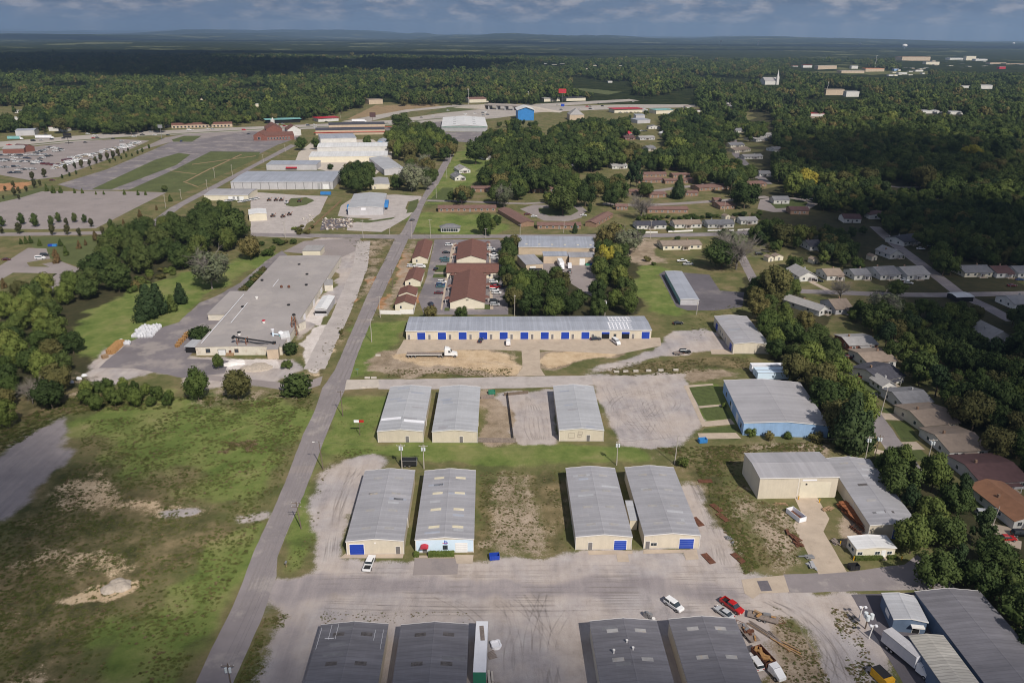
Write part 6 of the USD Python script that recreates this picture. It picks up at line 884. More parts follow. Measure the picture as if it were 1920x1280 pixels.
# open trailers with lumber and junk
def flat_trailer(label, x, y, deg, L, load):
    t = thing('flat_trailer', label, 'trailer', G(x, y), math.radians(deg)); MB().box(-L / 2, L / 2, -1.1, 1.1, .6, .75).build('deck', M['timber_grey'], t); MB().bar((L / 2, -.9, .68), (L / 2 + 1.5, 0, .6), .06).bar((L / 2, .9, .68), (L / 2 + 1.5, 0, .6), .06).build('drawbar', M['rust'], t); wheels(t, (-.6, .5), 1.05, .36)
    for k in range(load): MB().rbox((rl.uniform(-L * .4, L * .4), rl.uniform(-.6, .6), .85 + rl.uniform(0, .4)), (rl.uniform(.5, 1.8), rl.uniform(.2, .6), rl.uniform(.15, .5)), rl.uniform(-1.5, 1.5)).build('load_piece', M[rl.choice(['pallet', 'timber', 'steel', 'rust'])], t)
flat_trailer('flat trailer heaped with orange-brown scrap beside the warehouse eave', 1402, 1190, 110, 5.5, 9); flat_trailer('flat trailer carrying a grey box and yellow scrap below the dark patch', 1430, 1160, -22, 6.5, 6); flat_trailer('empty flat trailer hitched behind the black off-road car', 1270, 664, 0, 3, 0)
t = thing('lumber_stack', 'long thin boards lying in a bundle on the gravel', 'lumber', G(1428, 1182), math.radians(-50))
for k in range(7): MB().rbox((rl.uniform(-.3, .3), (k - 3) * .22, .12 + (k % 2) * .1), (6.5, .13, .1), rl.uniform(-.03, .03)).build('board', M[rl.choice(['timber', 'timber_grey', 'timber_grey'])], t)
t = thing('lumber_stack', 'heap of short tan boards right beside the dump lorry', 'lumber', G(1470, 1208), math.radians(-55))
for k in range(12): MB().rbox((rl.uniform(-2.5, 2.5), rl.uniform(-.9, .9), .1 + rl.uniform(0, .25)), (rl.uniform(2, 4), .3, .1), rl.uniform(-.25, .25)).build('board', M[rl.choice(['timber', 'timber_grey', 'pallet'])], t)
# skip, tanks, hot tub, bins
def open_bin(name, label, x, y, deg, L, W, H, col, inside='rust', cat='skip'):
    t = thing(name, label, cat, G(x, y), math.radians(deg)); b = MB(); b.hull([(sx, sy, z) for sx, sy, z in ((-L / 2, -W / 2, H), (-L / 2, W / 2, H), (L / 2, -W / 2, H), (L / 2, W / 2, H), (-L / 2, -W / 2, H - .06), (-L / 2, W / 2, H - .06), (L / 2, -W / 2, H - .06), (L / 2, W / 2, H - .06))]) if False else None
    b.box(-L / 2, L / 2, -W / 2, -W / 2 + .1, .15, H).box(-L / 2, L / 2, W / 2 - .1, W / 2, .15, H).box(-L / 2, -L / 2 + .1, -W / 2 + .1, W / 2 - .1, .15, H).box(L / 2 - .1, L / 2, -W / 2 + .1, W / 2 - .1, .15, H); b.build('body', M[col], t)
    MB().box(-L / 2 + .1, L / 2 - .1, -W / 2 + .1, W / 2 - .1, .2, .3).build('floor_plate', M[inside], t)
    for k in range(3): MB().box(-L / 2 + (k + .5) * L / 3 - .06, -L / 2 + (k + .5) * L / 3 + .06, -W / 2 - .06, -W / 2, .15, H).build('rib', M[col], t)
open_bin('skip', 'white open skip with rusty inside on the concrete drive edge', 1492, 969, 112, 5.2, 2.3, 1.5, 'white_panel'); open_bin('skip', 'blue open skip behind the wide grey hall yard', 611, 365, 0, 8, 2.6, 2.2, 'blue_bright'); open_bin('dumpster', 'blue dumpster at the end of the grass verge', 1317, 829, 10, 2.6, 1.6, 1.4, 'blue_bright', 'black', 'dumpster')
for x, y, c, lb in ((922, 738, 'green_trim', 'tipped green dumpster between two warehouses'), (1102, 498, 'green_trim', 'green dumpster at the right wing of the tan warehouse'), (1111, 498, 'blue_door', 'dark blue dumpster at the right wing of the tan warehouse'), (927, 1047, 'blue_door', 'small blue trailer tub on the dirt between sheds'), (1600, 1066, 'black', 'black bin in front of the white-roofed office'), (95, 462, 'blue_door', 'blue bins in the small left lot'), (103, 462, 'blue_bright', 'bright blue bins in the small left lot')): open_bin('dumpster', lb, x, y, 8, 2.4, 1.5, 1.3, c, 'black', 'dumpster')
t = thing('orange_container', 'orange open-topped container with dark lid at lower right', 'container', G(1653, 1275), math.radians(-70)); MB().box(-2.0, 2.0, -1.1, 1.1, .1, 1.9).build('body', M['yellow_paint'], t); MB().box(-2.02, 1.2, -1.05, 1.05, 1.9, 1.96).build('lid', M['black'], t); MB().box(2.0, 2.06, -1.0, 1.0, .2, 1.7).build('door', M['yellow_paint'], t)
t = thing('hot_tub', 'white square hot tub shell lying on the dirt', 'hot tub', G(930, 1211), .3); b = MB()
ring = [(math.cos(a) * (1.15 + .18 * math.cos(4 * a + math.pi)), math.sin(a) * (1.15 + .18 * math.cos(4 * a + math.pi))) for a in np.linspace(0, 2 * math.pi, 25)[:-1]]
for k in range(24):
    (x0, y0), (x1, y1) = ring[k], ring[(k + 1) % 24]; b.hull([(x, y, z) for x, y in ((x0, y0), (x1, y1), (x0 * .7, y0 * .7), (x1 * .7, y1 * .7)) for z in (.55, .8)])
b.build('rim', M['white_panel'], t); MB().bar((0, 0, .1), (0, 0, .3), .85, 16).build('basin', M['timber'], t); MB().bar((0, 0, 0), (0, 0, .55), 1.1, 12, 1.0).build('shell', M['white_panel'], t)
t = thing('pallet_pile', 'three grey pallets beside the hot tub', 'pallets', G(922, 1228), .4)
for k in range(6): MB().rbox((0, (k - 2.5) * .36, .12), (1.7, .2, .06), .05 * k).build('board', M['timber_grey'], t)
t = thing('kerb_block', 'two pale blocks lying next to the green-ended trailer', 'blocks', G(917, 1268), .1); MB().box(-.3, .2, -2.2, 1.2, 0, .6).build('block', M['kerb'], t); MB().box(.4, .8, -1.6, 1.0, 0, .5).build('block', M['kerb'], t)
# steel racks and scrap beside the tall hall
t = thing('steel_racks', 'heap of rusty orange steel racks along the warehouse wall', 'racks', G(1600, 972), math.radians(102))
for k in range(9):
    x = -5.5 + k * 1.35
    for z in (.4, .9, 1.5): MB().rbox((x, rl.uniform(-.5, .3), z), (1.5, 2.4, .12), rl.uniform(-.15, .15)).build('shelf', M['rust_orange'], t)
    for y in (-1, 1): MB().rbox((x, y, .9), (.12, .12, 1.8)).build('upright', M['rust_orange' if k % 3 else 'rust'], t)
t = thing('steel_racks', 'second lower pile of rusty frames at the corner of the warehouse', 'racks', G(1612, 1000), math.radians(110))
for k in range(6): MB().rbox((-2 + k * .9, 0, .5 + .15 * (k % 3)), (.12, 2.2, .12), .2 * (k - 3)).rbox((-2 + k * .9, .6, .5), (1.2, .1, .8)).build('frame', M['rust'], t)
for x, y, deg, sx, sy, m, lb in ((1552, 955, 15, 3.2, 1.6, 'timber', 'tan timber pile nearest the tall hall corner'), (1485, 1005, 112, 4.6, 1.5, 'rust', 'rust brown plates on the dirt left of the drive'), (1495, 1020, 115, 3.2, 1.4, 'rust', 'dark plates below the rust brown ones'), (1512, 1045, 10, 3.4, 2.4, 'steel', 'grey heap of twisted metal on the drive edge'), (1521, 1062, 100, 2.6, 1.8, 'trim_grey', 'grey slatted grating by the lower cross street'), (1566, 1018, 100, 2.4, 1.8, 'timber_grey', 'pallets stacked left of the white-roofed office'), (1463, 946, 3, 4.5, .5, 'timber', 'long timber baulk lying before the tall hall')):
    t = thing('scrap_pile', lb, 'scrap', G(x, y), math.radians(deg))
    for k in range(9): MB().rbox((rl.uniform(-sx, sx) * .35, rl.uniform(-sy, sy) * .35, .08 + .09 * k * rl.uniform(.4, 1)), (sx * rl.uniform(.4, .8), sy * rl.uniform(.15, .5), .08), rl.uniform(-.5, .5)).build('piece', M[m], t)
for x, y, lb in ((1497, 936, 'yellow bollard left of the sliding door'), (1536, 942, 'yellow bollard right of the sliding door'), (1575, 1021, 'yellow bollard between pallets and office'), (1600, 1050, 'yellow bollard at the left end of the office hedge'), (1690, 1049, 'yellow bollard right of the office'), (1684, 1006, 'yellow bollard beside the violet-blue door')):
    t = thing('bollard', lb, 'bollard', G(x, y)); MB().bar((0, 0, 0), (0, 0, 1.1), .13, 8).build('post', M['yellow_paint'], t); MB().blob((0, 0, 1.1), (.13, .13, .1)).build('cap', M['yellow_paint'], t)
for x, y, deg, lb in ((1343, 952, -63, 'uppermost rust-red steel plate along the gravel strip'), (1355, 970, -63, 'second rust-red steel plate along the gravel strip'), (1384, 1046, -66, 'lowest rust-red steel plate along the gravel strip'), (1308, 978, -70, 'small rust plate left of the gravel strip'), (1322, 902, 2, 'row of dark slabs at the top of the gravel strip'), (1328, 1047, -70, 'rust plate by the right end shed corner')):
    t = thing('steel_plate', lb, 'plate', G(x, y), math.radians(deg)); MB().box(-2.0, 2.0, -.85, .85, .05, .16).build('plate', M['rust'], t); MB().box(-2.0, 2.0, -.85, -.77, .16, .24).build('flange', M['rust'], t)
t = thing('scrap_pile', 'grey machine parts halfway down the gravel strip', 'scrap', G(1368, 1012), -1.0)
for k in range(6): MB().rbox((rl.uniform(-1.5, 1.5), rl.uniform(-.4, .4), .25), (.7, .4, .5), k).build('piece', M['steel'], t)
t = thing('hvac_unit', 'weathered metal machine with pale drum behind the bottom right shed', 'machine', G(1217, 1160), -.9)
for p_ in (((-.9, 0, .6), (1.0, .8, 1.2)), ((.1, .2, .9), (.7, .7, 1.0)), ((-.3, -.2, 1.5), (.8, .5, .5))): MB().rbox(*p_).build('casing', M['steel'], t)
MB().bar((1.2, 0, .1), (1.2, 0, 1.1), .4, 10).build('drum', M['trim_white'], t)
# white bulk bags, bales and pallets in the factory yard
bag = cls('bulk_bag_kind'); b = MB().hull([(sx * .5, sy * .5, 0.02) for sx in (-1, 1) for sy in (-1, 1)] + [(sx * .62, sy * .62, .5) for sx in (-1, 1) for sy in (-1, 1)] + [(sx * .45, sy * .45, 1.05) for sx in (-1, 1) for sy in (-1, 1)]); b.build('sack', M['bag_white'], bag, smooth=30); MB().blob((0, 0, 1.1), (.22, .22, .2)).build('neck', M['bag_white'], bag)
p0, p1, p2 = G2(247, 634), G2(286, 634), G2(306, 612)
for i in range(7):
    for j in range(6):
        q = p0 + (p1 - p0) * (i + .3) / 7 + (p2 - p1) * (j + .3) / 6 + np.array([rl.uniform(-.15, .15), rl.uniform(-.15, .15)])
        thing('bulk_bag', f'white bulk bag in row {["nearest the yard", "two", "three", "four", "five", "nearest the lawn"][j]} of the big block of bags', 'bag', (*q, .05), rl.uniform(0, 1.5), f'white bulk bags of the big block, row {j + 1}', (1.0, 1.0, rl.uniform(1.0, 1.9)), ref=bag)
for k in range(9):
    q = G(228 + (k % 4) * 4.6, 646 - (k // 4) * 2.6); thing('bulk_bag', 'white bulk bag in the small cluster beside the tan bales', 'bag', (q[0], q[1], .05), rl.uniform(0, 1.5), 'white bulk bags in the small cluster', (1, 1, 1.1), ref=bag)
bale = cls('bale_kind'); MB().box(-.95, .95, -.6, .6, .02, 1.0).build('bale_body', M['pallet'], bale)
for z in (.3, .7): MB().box(-.97, .97, -.62, .62, z - .02, z + .02).build('strap', M['timber'], bale)
p0, p1, p2 = G2(202, 665), G2(212, 664), G2(232, 645)
for i in range(3):
    for j in range(7):
        for kz in range(2):
            q = p0 + (p1 - p0) * (i + .5) / 3 + (p2 - p1) * (j + .5) / 7; thing('bale', 'tan strapped bale in the stack at the yard edge', 'bale', (*q, .05 + kz * 1.02), math.radians(60) + rl.uniform(-.05, .05), 'tan strapped bales', ref=bale)
pal = cls('pallet_kind')
for k in range(5): MB().box(-.6, .6, -.55 + k * .23, -.40 + k * .23, .12, .16).build('board', M['pallet'], pal)
for k in range(3): MB().box(-.6 + k * .54, -.5 + k * .54, -.55, .6, 0.02, .12).build('bearer', M['pallet'], pal)
for i in range(7):
    q = G2(333 + i * 3.4, 650 - i * 3.9)
    for z in range(7 + (i % 3)): thing('pallet', 'wooden pallet in the row of stacks by the factory bush', 'pallet', (*q, .05 + z * .17), .9 + rl.uniform(-.08, .08), 'wooden pallets in stacks by the factory bush', (1.3, 1.3, 1), ref=pal)
t = thing('timber_stack', 'dark timber crate left of the tan bales', 'crate', G(197, 671), .9); b = MB()
for k in range(4): MB().rbox((0, 0, .2 + k * .35), (2.2, 1.5, .25), .05 * k).build('board', M['timber'], t)
# conveyors and dust plant on the factory
t = thing('conveyor', 'long dark inclined conveyor over the front of the factory', 'conveyor', G(449, 662), 0)
h0 = height_at(G(449, 662), 632); L_ = G2(512, 668)[0] - G2(449, 662)[0]
for dy in (-.5, .5): MB().bar((-1.5, dy, h0), (L_, dy, h0 - 2.2), .10).bar((0, dy, h0 - 1.0), (L_ * .9, dy, h0 - 3.6), .09).build('rail', M['black'], t)
MB().rbox((L_ / 2 - .8, 0, h0 - 1.0), (L_ + 1.0, .9, .18), 0, math.atan2(2.2, L_)).build('belt', M['black'], t); MB().bar((-1.6, -.8, h0), (-1.6, .8, h0), .55, 12).build('drum', M['black'], t)
for x in (0, 3.5): 
    for dy in (-1, 1): MB().bar((x, dy, 0), (x, dy, h0 - .2), .16).build('leg', M['rust_orange'], t)
MB().box(-2.4, 3.8, -1.3, 1.3, h0 * .52, h0 * .52 + .2).build('platform', M['rust'], t); MB().box(.6, 3.3, -1.1, 1.1, .8, h0 * .5).build('hopper', M['rust'], t)
for k in range(5): MB().box(-4.6 + .1 * k, -1.4, -1.3 - .35 * (5 - k), -1.3 - .35 * (4 - k), 0.05, .35 * (k + 1)).build('step', M['timber'], t)
MB().box(L_ - .6, L_ + .6, -.6, .6, h0 - 3.2, h0 - 1.8).build('drive_unit', M['black'], t); MB().bar((L_ + .4, -.6, 0), (L_ + .4, -.6, h0 - 2.4), .14).build('leg', M['rust_orange'], t)
t = thing('conveyor_tower', 'tall rusty chain conveyor tower at the right side of the factory', 'conveyor', G(553, 628), .1); h1 = height_at(G(553, 628), 590)
for dx in (-.9, .9):
    for dy in (-.9, .9): MB().bar((dx, dy, 0), (dx * .7, dy * .7, h1 * .92), .13).build('leg', M['rust_orange'], t)
for k in range(6): MB().bar((-.9, -.9, h1 * k / 7), (.9, -.9, h1 * (k + 1) / 7), .07).bar((.9, .9, h1 * k / 7), (-.9, .9, h1 * (k + 1) / 7), .07).build('brace', M['rust'], t)
MB().bar((-1.8, 0, .5), (.6, 0, h1), .38, 8).bar((.6, 0, h1), (2.0, 0, h1 * .35), .3, 8).bar((1.6, -.5, .5), (.2, -.5, h1 * .9), .2, 8).build('chute', M['timber_grey'], t); MB().blob((.4, 0, h1), (.8, .5, .6)).build('head', M['black'], t)
t = thing('dust_collector', 'pale blue dust pipes with white cyclone heads on the factory corner', 'machine', G(514, 646), 0); h2 = height_at(G(514, 646), 617)
MB().bar((0, 0, 0), (0, 0, h2 - .8), .35, 10).build('pipe', M['wall_paleblue'], t); MB().bar((0, 0, h2 - 1.2), (0, 0, h2), .4, 10, .75).build('cyclone', M['white_panel'], t); MB().bar((2.8, 0, 0), (2.8, 0, h2 - 2.2), .4, 10).build('pipe', M['teal_trim'], t); MB().blob((3.2, 0, h2 - 1.6), (1.1, .9, .9)).build('cyclone', M['white_panel'], t); MB().bar((0, 0, h2 - 2), (3, 0, h2 - 2.4), .25, 8).build('pipe', M['wall_paleblue'], t)
def heap(name, label, cat, x, y, r, h, m, n=7, seed=1):
    t = thing(name, label, cat, G(x, y)); g = random.Random(seed); b = MB()
    for k in range(n):
        a = g.uniform(0, 6.28); d = g.uniform(0, .6); mm = trimesh.creation.icosphere(2); v = mm.vertices * [r * .55, r * .45, h * g.uniform(.5, 1)]; v = v + np.array([math.cos(a) * d * r, math.sin(a) * d * r * .7, 0]); v = v * (1 + .3 * (meshkit.fbm(v * 1.4 + k, 3, seed) - .5))[:, None]; b.add(v, mm.faces)
    b.build('pile', M[m], t, smooth=True, fix=False)
heap('sawdust_heap', 'white powder heap in front of the factory conveyor', 'heap', 438, 681, 4.5, 1.0, 'sawdust'); heap('sand_heap', 'pale earth mound behind the roadside bushes', 'heap', 480, 690, 6, .8, 'stone', 9, 3); heap('sand_heap', 'bright sand mound in the rough field', 'heap', 218, 1100, 3.6, .9, 'sand_pile' if 'sand_pile' in M else 'stone', 8, 5)
for x, y, r, lb in ((157, 705, 1.4, 'white plastic-wrapped lump at the yard corner'), (148, 711, 1.2, 'low white lump left of the yard corner'), (136, 717, 1.0, 'smallest white lump at the edge of the trees')): heap('white_lump', lb, 'lump', x, y, r, 1.0, 'bag_white', 4, int(x))
# rubble yard: single broken blocks behind the white-grey hall
blk = [cls(f'rubble_block_kind_{s}') for s in ('pale', 'brown', 'white')]
for p, m in zip(blk, ('stone', 'timber_grey', 'kerb')): MB().hull(np.random.default_rng(len(p)).normal(0, .5, (9, 3)) * [1.1, .9, .6] + [0, 0, .25]).build('block', M[m], p)
for k in range(110):
    q = G2(rl.uniform(604, 662), rl.uniform(411, 431)); thing('rubble_block', 'broken block in the rubble yard before the white-grey hall', 'rubble', (*q, .05), rl.uniform(0, 3), 'broken blocks of the rubble yard', [rl.uniform(.6, 1.6)] * 3, ref=blk[rl.choice([0, 1, 1, 1, 2])])
for k in range(24):
    q = G2(rl.uniform(568, 590), rl.uniform(404, 418)); thing('rubble_block', 'white rubble scattered along the fence of the equipment yard', 'rubble', (*q, .05), rl.uniform(0, 3), 'rubble along the equipment yard fence', [rl.uniform(.5, 1.1)] * 3, ref=blk[rl.choice([0, 2])])
for k, (x, y) in enumerate(((505, 377), (518, 377), (528, 377), (538, 382), (562, 379), (531, 408), (543, 404), (512, 407))):
    t = thing('field_machine', ['red-brown tractor in the rank of the equipment yard', 'rusty digger frame on the equipment yard gravel'][k > 4] + f', {["first from the left", "second from the left", "third from the left", "lower white-decked one", "dark one on the grass island", "left of two low ones", "right of two low ones", "beside the white-roofed shed"][k]}', 'machine', G(x, y), .8)
    MB().box(-1.6, 1.2, -.6, .6, .6, 1.4).build('body', M['rust' if k != 3 else 'white_panel'], t); MB().box(-.8, .3, -.55, .55, 1.4, 2.4).build('cab', M['glass'], t); MB().bar((1.2, 0, 1.2), (2.6, 0, 2.6), .15).build('boom', M['rust_orange'], t); wheels(t, (-1.1, .9), .7, .6, .35)
# concrete blocks along the lane, gate posts
for i, x in enumerate((1156, 1173, 1192, 1216, 1239, 1267)):
    t = thing('concrete_block', 'pale concrete block in the spaced line along the weedy verge', 'block', G(x, 698 - i * .7), .03, 'concrete blocks along the verge'); MB().box(-.95, .95, -.4, .4, 0, .65).build('block', M['kerb'], t); MB().box(-.2, .2, -.2, .2, .65, .75).build('key', M['kerb'], t)
for x, y, lb in ((689, 709, 'left pale block at the entry of the middle street'), (701, 709, 'right pale block at the entry of the middle street'), (681, 727, 'low white kerb block left of the street corner'), (694, 727, 'tan kerb block right of the street corner'), (709, 667, 'low white post and rail end beside the flatbed lorry')):
    t = thing('concrete_block', lb, 'block', G(x, y), .03); MB().box(-1, 1, -.35, .35, 0, .55).build('block', M['kerb'], t); MB().box(-.9, .9, -.25, .25, .55, .62).build('top', M['kerb'], t)
# fences
def fence(label, pts, h, m, n, thick=.05, picket=True, name='fence'):
    t = thing(name, label, 'fence', (0, 0, 0)); p = [G2(*q) for q in pts]
    for a, b_ in zip(p[:-1], p[1:]):
        L = np.linalg.norm(b_ - a); k = max(1, int(L / n)); d = (b_ - a) / L; ang = math.atan2(d[1], d[0])
        for i in range(k + 1): q = a + d * L * i / k; MB().box(q[0] - .06, q[0] + .06, q[1] - .06, q[1] + .06, 0, h + .1).build('post', M[m], t)
        for i in range(k): q = a + d * L * (i + .5) / k; MB().rbox((*q, h / 2 + .05), (L / k - .14, thick, h - .1), ang).build('panel', M[m], t)
fence('white panel fence of the bin enclosure by the garden flats', [(712, 589), (752, 590)], 2.0, 'trim_white', 2.4); fence('white walls round the bin enclosure', [(750, 589), (776, 589), (778, 578), (752, 577)], 2.2, 'trim_white', 2.4)
for lb, a, b_ in (('white street fence before the dark grey roofed house', (1199, 437), (1233, 437)), ('white street fence before the tan-roofed white house', (1253, 436), (1299, 434)), ('white street fence before the blue-grey roofed house', (1327, 434), (1376, 433)), ('white street fence at the end near the round oak', (1383, 433), (1412, 431)), ('long white fence beside the shaded street', (1667, 445), (1694, 460))): fence(lb, [a, b_], 1.1, 'trim_white', 3)
fence('grey board fence behind the yard between two warehouses', [(896, 829), (967, 830)], 1.7, 'timber_grey', 2.4); fence('dark board fence dividing the yard', [(952, 742), (963, 828)], 1.6, 'pole_wood', 2.6); fence('stub of dark pickets at the top of the yard', [(945, 742), (990, 738)], 1.2, 'pole_wood', 1.6); fence('short board wall beside the green dumpster', [(902, 748), (926, 747)], 1.6, 'timber_grey', 2)
fence('dark fence along the ditch of the equipment yard', [(578, 434), (640, 378)], 1.5, 'timber', 4)
# utility poles with their wires
ends = {}
def pole(key, label, x, yb, yt, kind='cross', wood='pole_wood', lean=0.0, arm=1.25, trans=0, arm_deg=0):
    b = G(x, yb); h = height_at(b, yt); t = thing('utility_pole', label, 'pole', b, math.radians(arm_deg)); MB().bar((0, 0, 0), (lean, 0, h), .16, 8, .10).build('mast', M[wood], t)
    if kind in ('cross', 'double'):
        for z in ((h - .5,) if kind == 'cross' else (h - .4, h - 1.5)):
            MB().rbox((lean, -.1, z), (2 * arm, .11, .13)).build('crossarm', M[wood], t)
            for xx in (-arm + .1, 0.35, arm - .1): MB().bar((lean + xx, -.1, z + .06), (lean + xx, -.1, z + .26), .05, 6).build('insulator', M['trim_white'], t)
    for k in range(trans): MB().bar((lean + (.38 if k == 0 else -.38), -.25 if k < 2 else .3, h - 1.9), (lean + (.38 if k == 0 else -.38), -.25 if k < 2 else .3, h - .9), .26, 10).build('transformer', M['transformer'], t)
    if kind == 'lamp': MB().bar((0, 0, h - .6), (-1.9, 0, h - .2), .05).build('lamp_arm', M['steel'], t); MB().rbox((-2.1, 0, h - .22), (.7, .25, .14)).build('lamp_head', M['trim_white'], t)
    ends[key] = b + np.array([lean, 0, h - .4])
pole('a0', 'pole with two grey transformers rising out of the bottom edge by the road', 436, 1302, 1243, trans=2, wood='pole_wood'); pole('a1', 'dark leaning pole with crossarm on the grass by the road', 565, 991, 940, 'double', lean=-.6); pole('a2', 'pole with a street lamp over the road beside the gravel drive', 606, 880, 827, 'lamp', lean=-.5); pole('a3', 'brown pole beside the road before the small road sign', 643, 780, 732, lean=-.2); pole('a4', 'pale pole beside the road above the green verge', 697, 641, 597, wood='pole_pale'); pole('a5', 'pale pole by the white bin enclosure', 713, 595, 555, wood='pole_pale'); pole('a6', 'pole by the bushes of the garden flats', 736, 540, 505, wood='pole_wood')
pole('b0', 'left of two transformer poles behind the front warehouses', 753.8, 878.6, 832, trans=3, wood='pole_pale'); pole('b1', 'right of two transformer poles behind the front warehouses', 795, 878.6, 833, trans=2, wood='pole_pale'); pole('b2', 'pole with one round transformer behind the paired warehouses', 1156, 872, 826, trans=2, wood='pole_pale', arm=.5); pole('b3', 'slim bare pole beside the little bush', 1264.7, 870, 816, 'plain', wood='pole_pale', lean=.3)
pole('c0', 'left of the transformer poles by the tall conifer', 1622.5, 859, 817, trans=3, wood='pole_pale'); pole('c1', 'leaning transformer pole by the street behind the tall conifer', 1640, 857, 815, trans=3, wood='pole_wood', lean=.4); pole('c2', 'transformer pole in front of the brown-roofed house', 1738, 867, 822, trans=3, wood='pole_pale', lean=.3); pole('c3', 'bare pole in the yard of the orange-brown roofed house', 1860, 988, 949, 'lamp', wood='pole_pale', lean=.5); pole('c4', 'slanted pale pole before the grey-roofed house', 1651, 778, 728, 'plain', wood='pole_pale', lean=.6)
pole('d0', 'pale pole behind the long storage building near the trees', 965, 592, 553, wood='pole_pale', arm=.4); pole('d1', 'pole behind the right half of the long storage building', 1134, 592, 562, wood='pole_pale', arm=.5, trans=1); pole('d2', 'thin pole by the narrow storage unit row', 1306, 590, 566, wood='pole_pale', arm=.6)
for i, (x, yb, yt) in enumerate(((535, 446, 417), (681, 447, 412), (731, 441, 426), (807, 447, 411), (911, 447, 428), (1219, 447, 413), (975, 445, 420), (1057, 437, 413), (1358, 397, 374))): pole(f'e{i}', f'pole on the upper cross street, number {i} from the left'.replace('number 0 from the left', 'by the equipment yard').replace('number 1 from the left', 'before the rubble yard').replace('number 2 from the left', 'short one left of the junction').replace('number 3 from the left', 'right of the junction').replace('number 4 from the left', 'behind the apartments').replace('number 5 from the left', 'before the dark-roofed white house').replace('number 6 from the left', 'left of the wide warehouse').replace('number 7 from the left', 'before the front terrace').replace('number 8 from the left', 'by the short terrace'), x, yb, yt, wood='pole_pale', arm=.9)
for i, (x, yb, yt) in enumerate(((311, 390, 365), (340, 374, 355), (389, 357, 337), (403, 334, 315), (436, 330, 309), (494, 305, 290), (535, 285, 271))): pole(f'f{i}', 'pale pole along the road beside the worn playing field, ' + ['by the parking lot corner', 'with a double arm', 'by the tan workshop', 'in the field corner', 'inside the pitch', 'past the wide hall', 'nearest the church'][i], x, yb, yt, 'cross', 'pole_pale', arm=.8)
for i, (x, yb, yt) in enumerate(((818, 372, 345), (838, 335, 312), (845, 305, 290), (772, 447, 415))): pole(f'g{i}', 'pole along the upper part of the long road, ' + ['beside the brown terrace', 'near the white cottages', 'farthest up', 'at the junction corner'][i], x, yb, yt, wood='pole_pale', arm=.9)
def wires(label, keys, offs=(-1.0, .3, 1.0)):
    t = thing('power_line', label, 'cable', (0, 0, 0))
    for o in offs:
        for a, b_ in zip(keys[:-1], keys[1:]):
            p, q = ends[a] + [o, 0, .25], ends[b_] + [o, 0, .25]; m = MB(); pts = [p + (q - p) * s - np.array([0, 0, 1.4 * 4 * s * (1 - s) * np.linalg.norm(q - p) / 60]) for s in np.linspace(0, 1, 9)]
            for u0, u1 in zip(pts[:-1], pts[1:]): m.bar(u0, u1, .009, 3)
            m.build('wire', M['wire'], t, fix=False)
wires('power lines following the long road from pole to pole', ['a0', 'a1', 'a2', 'a3', 'a4', 'a5', 'a6']); wires('power lines running behind the front row of warehouses', ['a2', 'b0', 'b1', 'b2', 'b3'], (-.4, .4)); wires('power lines from the bare pole to the conifer poles', ['b3', 'c0', 'c1', 'c2'], (-.4, .4)); wires('power lines behind the long storage building', ['a5', 'd0', 'd1', 'd2'], (-.3, .3)); wires('power lines along the upper cross street', ['e0', 'e1', 'g3', 'e3', 'e4', 'e6', 'e7', 'e5'], (-.6, .6))
# lamp poles with floodlights and the pole-mounted tank at lower right
for x, yb, yt, lb in ((1610, 1160, 1137, 'white lamp pole with twin heads, farther one'), (1629, 1197, 1172, 'white lamp pole with twin heads, nearer one')):
    b = G(x, yb); h = height_at(b, yt); t = thing('floodlight_pole', lb, 'lamp', b); MB().bar((0, 0, 0), (.35, 0, h), .11, 8).build('mast', M['trim_white'], t); MB().rbox((.35, 0, h), (1.3, .12, .12)).build('crossbar', M['trim_white'], t)
    for s in (-1, 1): MB().rbox((.35 + s * .55, -.15, h + .05), (.5, .5, .28)).build('lamp_head', M['white_panel'], t)
b = G(1622, 1178); h = height_at(b, 1150); t = thing('transformer_rack', 'pale green transformer cluster on a bare pole between the lamp poles', 'transformer', b); MB().bar((0, 0, 0), (.2, 0, h), .16, 8).build('mast', M['pole_wood'], t)
for k in range(3): MB().bar((.2 + .7 * math.cos(k * 2.1), .6 * math.sin(k * 2.1), h - 1.3), (.2 + .7 * math.cos(k * 2.1), .6 * math.sin(k * 2.1), h - .1), .42, 12).build('transformer', M['transformer'], t)
# signs
b = G(675, 816); t = thing('road_sign', 'small twin board sign, white and red, on a slim post in the lawn', 'sign', b); hh = height_at(b, 787); MB().bar((0, 0, 0), (0, 0, hh), .09, 8).build('post', M['pole_wood'], t); MB().box(-1.6, 0, -.1, .0, hh - .9, hh).build('board', M['white_panel'], t); MB().box(.02, 1.5, -.1, .0, hh - .8, hh).build('board', M['red_paint'], t); MB().rbox((.2, 0, hh - 2.2), (2.6, .1, .1)).build('crossbar', M['pole_wood'], t)
b = G(670, 702); t = thing('road_sign', 'small green street name sign on the corner verge', 'sign', b); MB().bar((0, 0, 0), (0, 0, 2.2), .05, 6).build('post', M['steel'], t); MB().box(-.6, .6, -.03, .03, 2.0, 2.3).build('board', M['green_trim'], t)
b = G(537, 1062); t = thing('mailbox', 'dark mailbox on a post at the tip of the grass wedge', 'mailbox', b); MB().box(-.06, .06, -.06, .06, 0, 1.1).build('post', M['timber'], t); MB().box(-.2, .2, -.35, .35, 1.1, 1.5).build('box', M['steel'], t)
